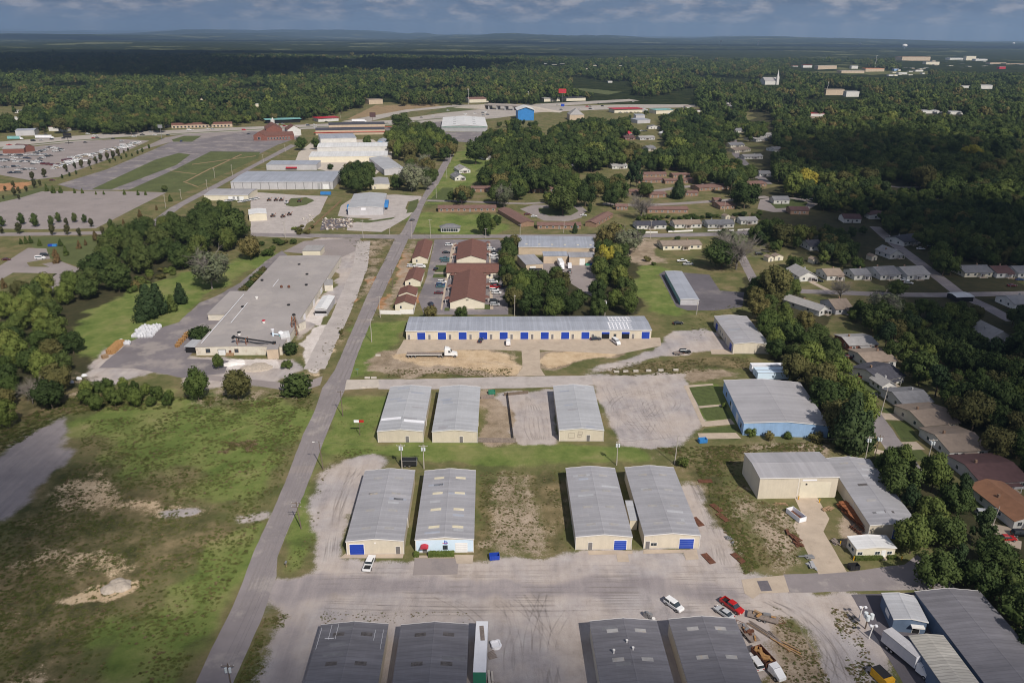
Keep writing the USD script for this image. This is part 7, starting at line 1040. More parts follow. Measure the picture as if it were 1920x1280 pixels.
def bigsign(label, x, yb, yt, w, hfrac, m, n=1, post='steel', text=None, name='billboard'):
    b = G(x, yb); h = height_at(b, yt); t = thing(name, label, 'sign', b); bh = h * hfrac
    MB().bar((0, 0, 0), (0, 0, h - bh * .5), max(.25, h * .012), 8).build('post', M[post], t)
    for k in range(n): z1 = h - k * bh / n; f_ = MB().box(-w / 2, w / 2, -.5, .5, z1 - bh / n + .3 * (n > 1), z1).build('board', M[m], t); MB().box(-w / 2 + .3, w / 2 - .3, -.56, -.5, z1 - bh / n + .3 * (n > 1) + .3, z1 - .3).build('face', M[m if m != 'orange_paint' else 'red_roof'], f_)
    if text: lt = meshkit.text_mesh(text, bh * .3, .1, True); lt.apply_transform(trimesh.transformations.rotation_matrix(math.pi / 2, [1, 0, 0])); bb = lt.bounds; lt.apply_translation((-(bb[0, 0] + bb[1, 0]) / 2, -.6, h - bh * .62)); MB().tm(lt).build('lettering', M['white_panel'], t)
bigsign('black double-deck sign above the highway edge of the sales lot', 129, 270, 250, 9, .45, 'black', 2, 'black'); bigsign('dark brown billboard standing by the black-roofed motel', 700, 240, 211, 8, .3, 'shingle_wine', 1, 'rust'); bigsign('orange-red square sign on a tall pole by the interchange', 1054, 191, 167, 14, .33, 'orange_paint', 1, 'steel'); bigsign('slim grey pylon sign leaning over the frontage road', 304, 263, 234, 5, .22, 'steel', 1, 'steel'); bigsign('small blue sign board beside the interchange ramp', 1055, 200, 195, 6, .9, 'blue_door')
for x, yb, yt, lb in ((878, 196, 168, 'tall highway light mast left of the overpass'), (990, 196, 172, 'tall highway light mast above the overpass'), (638, 222, 212, 'thin white mast at the forest edge'), (1550, 178, 155, 'white mast beside the school-like building'), (1640, 130, 105, 'leaning lattice mast in the town with pale lamps')):
    b = G(x, yb); h = height_at(b, yt); t = thing('light_mast', lb, 'mast', b); MB().bar((0, 0, 0), (0, 0, h), h * .012, 6, h * .008).build('mast', M['trim_white'], t); MB().bar((0, 0, h), (0, 0, h + h * .03), h * .05, 8).build('head', M['trim_white'], t)
# overpass
t = thing('overpass', 'concrete road bridge over the highway on dark piers', 'bridge', G(950, 206), math.radians(-22)); b = G2(921, 201); e = G2(990, 208); L_ = 75
MB().box(-L_ / 2, L_ / 2, -8, 8, 6.5, 8).build('deck', M['highway_concrete'], t); MB().box(-L_ / 2, L_ / 2, -8.3, -8, 7.4, 9).build('parapet', M['highway_concrete'], t); MB().box(-L_ / 2, L_ / 2, 8, 8.3, 7.4, 9).build('parapet', M['highway_concrete'], t)
for k in range(5): MB().box(-L_ / 2 + 6 + k * 15 , -L_ / 2 + 8 + k * 15, -7, 7, 0, 6.5).build('pier', M['trim_grey'], t)
for s in (-1, 1): MB().hull([(s * L_ / 2, -9, 7.9), (s * L_ / 2, 9, 7.9), (s * L_ / 2, -10, 0), (s * L_ / 2, 10, 0), (s * (L_ / 2 + 60), -8, 0), (s * (L_ / 2 + 60), 8, 0)]).build('abutment', M['concrete_pale'], t)
# water towers
for x, yb, yt, lb in ((1695, 94, 83, 'large pale water tower on the right horizon'), (1421, 82, 73, 'small white water tower on the central horizon'), (1351, 84, 76, 'thin white standpipe on the central horizon'), (1612, 86, 81, 'tiny white water tower left of the large one'), (1899, 86, 80, 'white water tower at the right end of the horizon')):
    b = G(x, max(yb, 88)); b[2] = hills(b[0], b[1]); s = np.linalg.norm(b - EYE) / 1450; h = height_at(b, yt); r = s * (4.0 if x == 1695 else 2.0); t = thing('water_tower', lb, 'water tower', b)
    MB().bar((0, 0, 0), (0, 0, h - r), r * .25, 8).build('stem', M['trim_white'], t); MB().blob((0, 0, h - r * .6), (r, r, r * .65), 2).build('tank', M['trim_white'], t)
# ---------------------------------------------------------------- trees: class prims (trunk, crown) for single trees, and one mass for the woods beyond
def leaf_material(name, cols, trans=0.25):
    n = {'g': ('geometry', {}), 'o': ('object_info', {}), 'a': ('noise_texture', dict(scale=0.03, detail=5.0, roughness=0.65)), 'b': ('noise_texture', dict(scale=0.45, detail=4.0, roughness=0.7)),
         'c': ('noise_texture', dict(scale=0.0065, detail=4.0)), 'm4': ('math', dict(math_type='multiply', value2=0.40)), 's4': ('math', dict(math_type='add')), 'm1': ('math', dict(math_type='multiply', value2=0.30)), 'm2': ('math', dict(math_type='multiply', value2=0.20)), 'm3': ('math', dict(math_type='multiply', value2=0.34)), 's1': ('math', dict(math_type='add')), 's2': ('math', dict(math_type='add')),
         'r': ('rgb_ramp', dict(ramp=[(0.42, cols[0]), (0.55, cols[1]), (0.68, cols[2]), (0.86, cols[3])])), 'p': ('principled_bsdf', dict(roughness=0.75, specular_ior_level=0.18)), 't': ('translucent_bsdf', {}), 'x': ('mix_closure', dict(fac=trans))}
    l = [('g.position', 'a.vector'), ('g.position', 'b.vector'), ('g.position', 'c.vector'), ('c.fac', 'm4.value1'), ('a.fac', 'm1.value1'), ('o.random', 'm2.value1'), ('b.fac', 'm3.value1'), ('m1.value', 's1.value1'), ('m2.value', 's1.value2'), ('s1.value', 's2.value1'), ('m3.value', 's2.value2'), ('s2.value', 's4.value1'), ('m4.value', 's4.value2'), ('s4.value', 'r.fac'), ('r.color', 'p.base_color'), ('r.color', 't.color'), ('p.BSDF', 'x.closure1'), ('t.BSDF', 'x.closure2')]
    M[name] = usdkit.material(stage, f'{LOOKS}/{name}', n, l, surface='x.closure')
leaf_material('leaf_oak', [(0.029, 0.046, 0.014), (0.047, 0.074, 0.021), (0.079, 0.109, 0.031), (0.108, 0.123, 0.039)])
leaf_material('leaf_mid', [(0.039, 0.060, 0.016), (0.066, 0.099, 0.025), (0.105, 0.137, 0.035), (0.140, 0.144, 0.042)])
leaf_material('leaf_light', [(0.070, 0.096, 0.025), (0.109, 0.147, 0.035), (0.166, 0.202, 0.049), (0.246, 0.229, 0.070)])
leaf_material('leaf_pine', [(0.021, 0.039, 0.016), (0.035, 0.060, 0.023), (0.056, 0.085, 0.031), (0.088, 0.105, 0.042)])
leaf_material('leaf_olive', [(0.064, 0.066, 0.025), (0.099, 0.099, 0.035), (0.150, 0.137, 0.049), (0.229, 0.176, 0.070)])
leaf_material('leaf_yellow', [(0.157, 0.150, 0.025), (0.246, 0.229, 0.035), (0.351, 0.316, 0.049), (0.421, 0.334, 0.070)])
leaf_material('leaf_weed', [(.055, .072, .018), (.085, .105, .027), (.125, .135, .042), (.18, .16, .065)], .15)
leaf_material('leaf_dry', [(.10, .08, .04), (.15, .115, .06), (.20, .155, .085), (.26, .20, .12)], .15)
leaf_material('leaf_brown', [(0.079, 0.061, 0.031), (0.114, 0.088, 0.042), (0.166, 0.116, 0.053), (0.229, 0.140, 0.070)])
leaf_material('leaf_purple', [(0.039, 0.039, 0.025), (0.060, 0.064, 0.031), (0.088, 0.088, 0.039), (0.124, 0.105, 0.053)])
leaf_material('leaf_silver', [(0.088, 0.101, 0.056), (0.137, 0.155, 0.088), (0.202, 0.220, 0.131), (0.281, 0.281, 0.176)])
def crown_mesh(seed, n, shape, leaf, lobes=18):
    """leaf-clump faces on the lobes of a crown of height 1 and width about 1, standing on z=0"""
    g = np.random.default_rng(seed); C, R = [], []
    if shape in ('round', 'oak', 'bush'):
        for k in range(lobes):
            d = g.normal(size=3); d /= np.linalg.norm(d); r = g.uniform(.35, 1) ** .6
            c = d * r * np.array([.37, .37, .33 if shape != 'bush' else .27]); C.append(c + [0, 0, .54 if shape != 'bush' else .38]); R.append(g.uniform(.09, .20) if shape != 'bush' else g.uniform(.16, .26))
    elif shape == 'oval':
        for k in range(lobes):
            t = g.uniform(.12, .95); w = .36 * math.sin(math.pi * min(1, t * .92 + .04)) ** .7; a = g.uniform(0, 6.28); rr = w * g.uniform(.2, .7); C.append([rr * math.cos(a), rr * math.sin(a), .14 + t * .78]); R.append(.10 + w * .30)
    elif shape == 'cone':
        for k in range(lobes):
            t = (k + g.uniform(0, 1)) / lobes; w = .40 * (1 - t) ** .85 + .02; a = g.uniform(0, 6.28); rr = w * g.uniform(.3, .75); C.append([rr * math.cos(a), rr * math.sin(a), .06 + t * .86]); R.append(.06 + w * .36)
    elif shape == 'pine':
        for k in range(lobes):
            t = g.uniform(0, 1) ** .8; w = .36 * (1 - t) ** .6 + .05; a = g.uniform(0, 6.28); rr = w * g.uniform(.3, .95); C.append([rr * math.cos(a), rr * math.sin(a), .26 + t * .68]); R.append(.07 + .08 * g.random())
    C, R = np.array(C), np.array(R); pick = g.choice(len(C), n, p=R ** 2 / (R ** 2).sum())
    d = g.normal(size=(n, 3)); d[:, 2] += .35; d /= np.linalg.norm(d, axis=1, keepdims=True)
    p = C[pick] + d * (R[pick] * g.uniform(.66, 1.16, n))[:, None]
    p[:, 2] = np.maximum(p[:, 2], .02)
    ctr = C.mean(0); out = p - ctr; out /= np.linalg.norm(out, axis=1, keepdims=True) + 1e-9
    nr = d * .6 + out * .3 + g.normal(scale=.6, size=(n, 3)); nr /= np.linalg.norm(nr, axis=1, keepdims=True)
    a = np.cross(nr, g.normal(size=(n, 3))); a /= np.linalg.norm(a, axis=1, keepdims=True); b = np.cross(nr, a)
    s = leaf * g.uniform(.6, 1.25, n)[:, None]
    v = np.stack([p - a * s, p - b * s * .62, p + a * s, p + b * s * .62], 1).reshape(-1, 3)
    i = np.arange(n)[:, None] * 4; f = np.vstack([i + [0, 1, 2], i + [0, 2, 3]])
    sn = d * .55 + out * .3 + nr * .75; sn /= np.linalg.norm(sn, axis=1, keepdims=True); N = np.repeat(sn, 4, 0)
    ico = trimesh.creation.icosphere(1); vv, ff, nn, k = [v], [f], [N], len(v)
    for c, r in zip(C, R): vv.append(c + ico.vertices * r * .62); ff.append(ico.faces + k); nn.append(ico.vertices); k += len(ico.vertices)
    return np.vstack(vv), np.vstack(ff), np.vstack(nn)
def trunk_mesh(seed, shape, bare=False):
    g = np.random.default_rng(seed + 77); m = MB(); th = .022
    top = {'bush': .2, 'oval': .6, 'cone': .7, 'pine': .85}.get(shape, .5)
    m.bar((0, 0, -.01), (0, 0, top), th, 7, th * .5)
    for k in range(7 if not bare else 16):
        a = g.uniform(0, 6.28); z0 = g.uniform(.18, top) if not bare else g.uniform(.15, .5); L = g.uniform(.18, .34) if not bare else g.uniform(.3, .5); q = np.array([math.cos(a) * L * .7, math.sin(a) * L * .7, z0 + L * (.6 if not bare else .85)])
        m.bar((0, 0, z0), q, th * .45, 5, th * .15)
        if bare:
            for j in range(7):
                s = g.uniform(.3, 1.0); p0 = np.array([0, 0, z0]) * (1 - s) + q * s; d = g.normal(size=3) * .5 + [math.cos(a) * .5, math.sin(a) * .5, .6]; d /= np.linalg.norm(d); p1 = p0 + d * g.uniform(.1, .24); m.bar(p0, p1, .0055, 4, .002)
                for _ in range(4): e = d + g.normal(size=3) * .6; m.bar(p0 + (p1 - p0) * g.uniform(.4, 1), p1 + e * .09, .003, 3, .001)
    return m
TREES = {}
def tree_class(key, seed, shape, leafm, n=1500, leaf=.045, lobes=18, barkm='bark', bare=0):
    p = cls(key + '_kind')
    tm = trunk_mesh(seed, shape if shape != 'oak' else 'round', bare > 0); tm.build('trunk', M[barkm], p, fix=False)
    if not bare or bare == 2: v, f, n_ = crown_mesh(seed, n, shape, leaf, lobes); rawmesh(p + '/crown', v, f, M[leafm], n_)
    else:
        g = trunk_mesh(seed + 5, shape, True); g.build('twigs', M[barkm], p, fix=False)
    TREES[key] = (p, seed, shape, leafm, leaf, lobes)
for i, (k, lm) in enumerate((('oak_tree', 'leaf_oak'), ('broad_oak_tree', 'leaf_oak'), ('elm_tree', 'leaf_mid'), ('maple_tree', 'leaf_mid'), ('ash_tree', 'leaf_light'), ('olive_toned_tree', 'leaf_olive'), ('dark_round_tree', 'leaf_oak'))):
    tree_class(k, 10 + i, 'oak' if i % 2 else 'round', lm, 3600, .034, 26 + 3 * i)
tree_class('yellow_tree', 31, 'round', 'leaf_yellow', 3200, .035); tree_class('pine_tree', 32, 'pine', 'leaf_pine', 3000, .036, 34); tree_class('conifer_tree', 33, 'cone', 'leaf_pine', 3200, .034, 46); tree_class('oval_tree', 34, 'oval', 'leaf_purple', 1100, .05, 18); tree_class('young_oval_tree', 35, 'oval', 'leaf_oak', 1000, .05, 16); tree_class('rust_cone_tree', 36, 'cone', 'leaf_brown', 1200, .045, 28); tree_class('green_cone_tree', 37, 'cone', 'leaf_mid', 1200, .045, 26)
tree_class('silver_tree', 38, 'oak', 'leaf_silver', 2600, .03, 26, 'bark_pale', 2); tree_class('bare_tree', 39, 'round', 'leaf_oak', 10, .02, 3, 'bark_pale', 1); tree_class('shrub', 40, 'bush', 'leaf_oak', 900, .06, 14); tree_class('light_shrub', 41, 'bush', 'leaf_light', 900, .06, 14); tree_class('olive_shrub', 42, 'bush', 'leaf_olive', 900, .06, 14); tree_class('mid_shrub', 43, 'bush', 'leaf_mid', 900, .06, 14)
WID = {'oak_tree': .95, 'broad_oak_tree': 1.1, 'elm_tree': .85, 'maple_tree': .9, 'ash_tree': .85, 'olive_toned_tree': .9, 'dark_round_tree': 1.05, 'yellow_tree': 1.0, 'pine_tree': .72, 'conifer_tree': .75, 'oval_tree': .8, 'young_oval_tree': .8, 'rust_cone_tree': .72, 'green_cone_tree': .8, 'silver_tree': 1.0, 'bare_tree': 1.1, 'shrub': 1.5, 'light_shrub': 1.5, 'olive_shrub': 1.5, 'mid_shrub': 1.4}
rt = random.Random(5); PLACED = []
def put_tree(kind, b, h, label, group=None, wide=1.0, name=None):
    w = h * WID[kind] * wide; c = 'shrub' if 'shrub' in kind else 'tree'
    PLACED.append((b[0], b[1], w))
    return thing(name or ('shrub' if c == 'shrub' else kind), label, c, (b[0], b[1], 0), rt.uniform(0, 6.28), group, (w, w, h), ref=TREES[kind][0])
def tree(kind, x, yb, yt, label, group=None, wide=1.0): b = G(x, yb); return put_tree(kind, b, height_at(b, yt), label, group, wide)
Z = lambda x, y, r: (x / r, y / r)
# rows of small trees round the empty parking lot (from a close look at it: 5.82 px there to one here)
def R4(lst, kind, label, group):
    for x, yb, yt in lst: tree(kind, x / 5.819, 230 + yb / 5.819, 230 + yt / 5.819, label, group)
R4([(30,1135,1020), (240,1115,985), (385,1140,990), (560,1125,1015), (640,1090,980), (815,1090,985), (925,1095,1000)], 'young_oval_tree', 'dark oval tree in the inner row along the lower side of the empty parking lot', 'oval trees on the lower side of the parking lot')
R4([(22,1215,1130), (215,1215,1090), (575,1230,1110), (740,1225,1110), (870,1240,1150), (1000,1140,1045), (730,1125,1040), (1120,1215,1130)], 'oval_tree', 'purple-green oval tree along the access road below the parking lot', 'oval trees along the access road'); R4([(1220,1170,1050)], 'young_oval_tree', 'round street tree at the right end of the access road row', None)
R4([(510,750,665), (585,770,680), (665,768,690), (815,770,712), (900,772,715), (1048,785,745), (1133,785,742), (1360,788,725), (1508,792,732), (1590,792,736)], 'green_cone_tree', 'small tree in the island row along the upper side of the parking lot', 'small trees on the upper side of the parking lot')
R4([(360,630,535), (490,600,500), (725,540,450), (820,505,435), (895,495,405), (980,475,405), (1050,450,370), (1105,425,340), (1175,410,325), (1240,400,310), (1295,370,285), (1355,340,300), (1400,320,275)], 'oval_tree', 'dark tree in the tight row between sales lot and old pavement', 'dark trees between sales lot and pavement')
R4([(680,610,565), (760,585,540), (835,565,520), (995,510,480), (1200,440,390), (1260,420,390), (1325,400,360), (1382,380,335), (1443,370,335), (1503,345,300), (1555,325,275), (1630,285,235)], 'young_oval_tree', 'young thin tree in the sparse row beside the old pavement', 'young trees beside the old pavement')
R4([(150,710,635), (60,750,690), (160,800,710), (210,775,700), (290,755,690), (380,715,625), (440,690,625), (40,835,790), (210,840,785)], 'oval_tree', 'small dark tree by the corner road left of the parking lot', 'small dark trees by the corner road')
R4([(1803,755,680)], 'dark_round_tree', 'dark little tree alone in the mown field corner', None); R4([(1530,1030,940)], 'rust_cone_tree', 'rust-brown cone tree standing beside the frontage road', None); R4([(1710,955,895)], 'rust_cone_tree', 'smaller brown cone tree farther up the frontage road', None); R4([(1860,860,780)], 'green_cone_tree', 'olive cone tree highest up the frontage road', None); R4([(1350,1110,1045)], 'rust_cone_tree', 'russet cone tree at the edge of the dark grove', None); R4([(1045,1290,1170)], 'rust_cone_tree', 'olive-brown cone tree below the access road', None)
for x, yb, yt, lb in ((107, 493, 464, 'biggest brown-green cone tree beside the small parking lot'), (124, 479, 459, 'middle cone tree on the dry slope by the small lot'), (149, 466, 449, 'brown cone tree near the access road bend'), (161, 460, 448, 'lowest orange-brown cone tree near the access road bend'), (75, 461, 447, 'green cone tree left of the blue bins'), (114, 461, 447, 'green cone tree right of the blue bins'), (58, 456, 441, 'first cone tree in the left corner hedge'), (49, 457, 442, 'second cone tree in the left corner hedge'), (40, 458, 446, 'third cone tree in the left corner hedge'), (8, 540, 520, 'small brown cone tree at the left edge lawn')): tree('rust_cone_tree' if 'brown' in lb else 'green_cone_tree', x, yb, yt, lb)
# trees one can pick out
for kind, x, yb, yt, wd, lb in (('conifer_tree', 1588, 846, 728, 1.0, 'tall dark conifer at the corner of the sky blue building'), ('conifer_tree', 1616, 846, 765, 1.0, 'second conifer close behind the tall one'), ('conifer_tree', 280, 597, 530, 1.25, 'large dark conifer on the factory lawn'), ('conifer_tree', 340, 570, 528, 1.1, 'conifer right of the large pair on the factory lawn'), ('conifer_tree', 297, 590, 528, 1.15, 'dark conifer merging with the large one on the factory lawn'), ('green_cone_tree', 322, 584, 550, 1.1, 'small conifer between the larger ones on the lawn'), ('silver_tree', 398, 542, 465, 1.1, 'pale silvery tree at the lower edge of the dark grove'), ('dark_round_tree', 437, 464, 393, .95, 'big dark round oak at the end of the grove'), ('olive_toned_tree', 471, 487, 440, 1.0, 'thin olive tree right of the big oak'), ('bare_tree', 1380, 505, 440, 1.3, 'grey bare-branched tree beside the round tree'), ('dark_round_tree', 1352, 505, 448, 1.2, 'dark full tree left of the bare tree'), ('silver_tree', 1368, 490, 428, 1.1, 'pale green tree behind the bare tree'), ('bare_tree', 1202, 410, 365, 1.2, 'grey bare tree before the hipped terrace'), ('yellow_tree', 1512, 358, 314, 1.15, 'bright yellow-green tree by the oval lawn'), ('ash_tree', 1485, 370, 322, 1.0, 'green tree left of the bright yellow one'), ('yellow_tree', 1818, 305, 268, 1.3, 'yellow-green tree among dark ones at upper right'), ('broad_oak_tree', 1395, 391, 338, 1.1, 'full dark oak beside the short terrace'), ('silver_tree', 1178, 478, 425, 1.0, 'thin greyish tree at the top of the central belt'), ('olive_toned_tree', 1145, 470, 416, 1.0, 'olive tree at the head of the central belt'), ('yellow_tree', 1135, 500, 455, .8, 'orange-tinged tree in the central belt'), ('olive_toned_tree', 1450, 570, 496, 1.0, 'orange-brown tinted tree at the top of the right belt'), ('bare_tree', 62, 757, 715, 1.0, 'whitish dead tree at the edge of the left woods'), ('bare_tree', 1575, 560, 525, 1.2, 'thin-leaved spreading tree on the back street verge'), ('silver_tree', 1655, 600, 545, 1.1, 'grey-green tree left of the shaded yard'), ('dark_round_tree', 1678, 556, 524, 1.2, 'dark round tree on the back street'), ('dark_round_tree', 1357, 452, 428, 1.1, 'dark globe tree beside the long tan house'), ('shrub', 1270, 451, 440, .8, 'maroon-green globe bush behind the long tan house'),
    ('pine_tree', 1182, 350, 305, 1.0, 'tall two-stemmed pine before the brown terraces, left'), ('pine_tree', 1193, 352, 305, 1.0, 'tall pine before the brown terraces, right'), ('conifer_tree', 1272, 373, 325, 1.1, 'ragged cone pine beside the gabled terrace'), ('oak_tree', 1210, 370, 338, 1.1, 'oak in front of the gabled terrace'), ('broad_oak_tree', 1055, 404, 345, 1.0, 'big oak on the loop road lawn'), ('oak_tree', 1097, 388, 340, 1.0, 'dark oak above the loop road'), ('oak_tree', 1145, 388, 350, .95, 'oak beside the carport terrace'), ('oak_tree', 1160, 380, 335, 1.0, 'taller oak behind the carport terrace'), ('ash_tree', 1070, 372, 338, 1.0, 'light green tree left of the dark oak'), ('young_oval_tree', 1105, 400, 380, .8, 'small tree right of the loop lawn'), ('conifer_tree', 1078, 437, 417, 1.0, 'small fir in front of the front terrace'), ('olive_toned_tree', 868, 382, 346, 1.1, 'wide oak over the corner lawn beside the road'), ('silver_tree', 945, 390, 345, .9, 'pale tall tree before the terrace'), ('silver_tree', 772, 360, 305, .9, 'white-branched tree beside the long road'), ('maple_tree', 565, 282, 255, 1.0, 'round tree in the church lot, left'), ('maple_tree', 592, 281, 257, .9, 'round tree by the pale grey warehouse'), ('maple_tree', 690, 278, 252, .8, 'tree right of the pale grey warehouse'), ('shrub', 620, 318, 304, .8, 'round tree beside the red-awning office'), ('broad_oak_tree', 753, 242, 210, 1.2, 'flat-topped tree standing alone by the highway'), ('oak_tree', 892, 308, 258, 1.0, 'full dark tree right of the long road'), ('elm_tree', 906, 440, 400, .9, 'dark shrubby tree on the lawn edge by the junction'), ('shrub', 916, 435, 420, .6, 'shrub below the dark tree by the junction'), ('oak_tree', 866, 600, 572, 1.0, 'bushy tree between apartments and long storage building'), ('olive_toned_tree', 808, 600, 572, 1.1, 'grey-green bush beside the dark green car'), ('shrub', 376, 637, 604, .9, 'dark bush at the side of the factory'), ('elm_tree', 410, 692, 664, .9, 'small tree in front of the factory doors'), ('maple_tree', 373, 752, 686, .75, 'upright tree in the roadside hedge'), ('olive_toned_tree', 448, 750, 692, 1.0, 'yellow-olive tree in the roadside hedge'), ('shrub', 558, 740, 690, .95, 'big dark bush at the road corner'), ('shrub', 546, 664, 634, .7, 'bush under the grey block room'), ('light_shrub', 540, 690, 672, .8, 'light bush beside the earth mound'), ('olive_shrub', 640, 626, 614, .5, 'small bush on the verge beside the road'), ('mid_shrub', 1278, 874, 848, .6, 'single green bush beside the slim bare pole'), ('light_shrub', 1408, 818, 800, .7, 'bush at the corner of the sky blue building'), ('olive_shrub', 1442, 824, 806, .7, 'brown-green bush before the blue front wall, left'), ('mid_shrub', 1478, 822, 806, .7, 'bush before the blue front wall, right'), ('olive_shrub', 1530, 828, 806, .8, 'overgrown bush at the right end of the blue front wall'), ('light_shrub', 1358, 764, 752, .5, 'clipped bush at the blue building steps'), ('olive_shrub', 1050, 494, 484, .8, 'bush in the dry field, larger'), ('olive_shrub', 1213, 490, 478, .9, 'low brown bush in the dry field'), ('mid_shrub', 1225, 497, 488, .8, 'dark low bush in the dry field'), ('oak_tree', 1490, 905, 872, .8, 'shrubby growth above the tall hall')):
    tree(kind, x, yb, yt, lb, wide=wd)
BAND = []
cmask = Image.new('L', (1920, 1280), 0); cdraw = ImageDraw.Draw(cmask)
for pts in CLEAR:
    p = np.array(pts, float)
    try: hull = p[trimesh.path.polygons.Polygon(p).convex_hull is None] if False else np.array(Polygon(p).convex_hull.exterior.coords) if len(p) == 4 else np.array(__import__('shapely').geometry.MultiPoint(p).convex_hull.exterior.coords)
    except Exception: continue
    cdraw.polygon([tuple(q) for q in hull], fill=255)
def integral(a): return np.pad(np.cumsum(np.cumsum(a.astype(np.float64), 0), 1), ((1, 0), (1, 0)))
ICLEAR = integral(np.asarray(cmask) > 0)
def rect_share(I, x0, x1, y0, y1):
    H, W = I.shape[0] - 1, I.shape[1] - 1; x0, x1 = (np.clip(np.asarray(v).astype(int), 0, W) for v in (x0, x1)); y0, y1 = (np.clip(np.asarray(v).astype(int), 0, H) for v in (y0, y1))
    a = np.maximum((x1 - x0) * (y1 - y0), 1); return (I[y1, x1] - I[y0, x1] - I[y1, x0] + I[y0, x0]) / a
ADJ = {'oak_tree': 'dark rounded', 'broad_oak_tree': 'wide dark', 'elm_tree': 'mid green', 'maple_tree': 'green rounded', 'ash_tree': 'light green', 'olive_toned_tree': 'olive-brown', 'dark_round_tree': 'dark broad', 'yellow_tree': 'bright', 'pine_tree': 'tall pine-like', 'light_shrub': 'low pale', 'mid_shrub': 'low green', 'silver_tree': 'grey-green'}
def BHIT(x, y):
    return any(abs((x - c[0]) * math.cos(a) + (y - c[1]) * math.sin(a)) < w / 2 + 1.2 and abs(-(x - c[0]) * math.sin(a) + (y - c[1]) * math.cos(a)) < d / 2 + 1.2 for c, w, d, a in FOOT)
def belt(poly, kinds, hmin, hmax, gap, label, group, seed, limit=999, clear=.16, crown=.55, inside=False):
    """single trees whose crowns fill an outline of the photograph"""
    g = random.Random(seed); P = Polygon(poly); pts = np.array([G2(x, y) for x, y in poly]); lo, hi = pts.min(0) - 12, pts.max(0) + 12; here = []; n = 0
    for _ in range(6000):
        x, y = g.uniform(lo[0], hi[0]), g.uniform(lo[1], hi[1]); h = g.uniform(hmin, hmax); k = g.choice(kinds); w = h * WID[k]
        px, py = PX((x, y, h * crown)); 
        from_shape = P.contains(__import__('shapely').geometry.Point(px, py))
        if not from_shape or any((x - a) ** 2 + (y - b) ** 2 < (gap * (w + c) / 2) ** 2 for a, b, c in here): continue
        s = FOC / np.linalg.norm(np.array([x, y, 0]) - EYE); _, yt = PX((x, y, h)); _, yb = PX((x, y, 0))
        if inside and BHIT(x, y): continue
        if rect_share(ICLEAR, px - w * s * .42, px + w * s * .42, yt + 1, yb) > clear: continue
        here.append((x, y, w)); n += 1; bx = P.bounds; ps = ['left end', 'middle', 'right end'][min(2, int(3 * (px - bx[0]) / (bx[2] - bx[0])))]; dp = 'far' if py < (bx[1] + bx[3]) / 2 else 'near'
        put_tree(k, (x, y), h, f'{ADJ.get(k, "green")} {label}, {dp} {ps}', f'{ADJ.get(k, "green")} {group}, {dp} {ps}')
        if n >= limit: break
    return n
DEC = ['oak_tree', 'broad_oak_tree', 'elm_tree', 'maple_tree', 'dark_round_tree', 'oak_tree', 'olive_toned_tree']
cnt = {}
cnt['left'] = belt([(0,560),(30,545),(70,530),(125,522),(145,530),(130,552),(108,575),(96,598),(122,620),(138,640),(130,665),(112,690),(120,705),(118,735),(60,760),(0,780)], DEC + ['ash_tree', 'ash_tree'], 8, 13, 0.92, 'tree in the woods along the left edge', 'trees of the left edge woods', 1)
cnt['grove'] = belt([(172,500),(205,450),(240,425),(310,414),(360,395),(400,378),(425,385),(455,405),(450,435),(410,455),(360,482),(300,488),(232,506),(205,540),(150,548),(140,520)], ['oak_tree', 'broad_oak_tree', 'dark_round_tree', 'oak_tree', 'elm_tree'], 11, 16, 0.88, 'tree in the grove above the factory lawn', 'dark oaks of the grove', 2)
cnt['right'] = belt([(1400,545),(1440,505),(1480,525),(1530,585),(1560,650),(1580,690),(1610,720),(1625,775),(1560,790),(1530,730),(1490,690),(1450,650),(1430,590)], DEC + ['ash_tree', 'maple_tree'], 9, 14, 0.86, 'tree in the belt beside the sky blue building', 'trees of the right belt', 3)
cnt['lower'] = belt([(1640,880),(1690,850),(1760,868),(1800,905),(1855,985),(1890,1050),(1930,1090),(1930,1240),(1850,1130),(1760,1075),(1720,1020),(1680,980),(1645,930)], DEC + ['pine_tree'], 9, 13, 0.8, 'tree in the row behind the lower right roofs', 'trees behind the lower right roofs', 4, clear=.8, inside=True)
cnt['mid'] = belt([(960,545),(985,520),(1045,512),(1065,545),(1110,565),(1125,520),(1120,440),(1165,432),(1172,490),(1178,545),(1192,585),(960,586)], DEC + ['ash_tree', 'olive_toned_tree'], 9, 13.5, 0.88, 'tree in the belt behind the long storage building', 'trees of the central belt', 6)
cnt['apt'] = belt([(942,455),(975,450),(985,500),(985,540),(955,560),(945,500)], DEC, 9, 12, 0.85, 'tree in the narrow strip right of the apartment lot', 'trees right of the apartment lot', 7)
cnt['hedge'] = belt([(150,735),(185,712),(250,720),(300,735),(332,745),(330,752),(240,752),(150,752)], ['maple_tree', 'ash_tree', 'elm_tree', 'mid_shrub'], 4, 7, 0.85, 'young tree in the hedge above the green field', 'hedge trees above the green field', 8)
cnt['road'] = belt([(640,310),(655,295),(680,290),(720,300),(722,330),(700,352),(660,362),(636,355)], DEC, 13, 18, 0.85, 'tree in the clump right of the wide grey hall', 'trees of the clump by the grey hall', 9)
cnt['road2'] = belt([(722,250),(745,243),(800,235),(845,255),(848,280),(835,300),(800,300),(765,290),(728,285)], DEC + ['ash_tree'], 14, 20, 0.92, 'tree in the clump left of the upper road', 'trees of the clump left of the upper road', 10)
cnt['road3'] = belt([(735,318),(765,300),(800,300),(815,325),(800,352),(745,352)], DEC + ['silver_tree'], 11, 16, 0.9, 'tree in the clump by the gabled warehouse', 'trees of the clump by the gabled warehouse', 12)
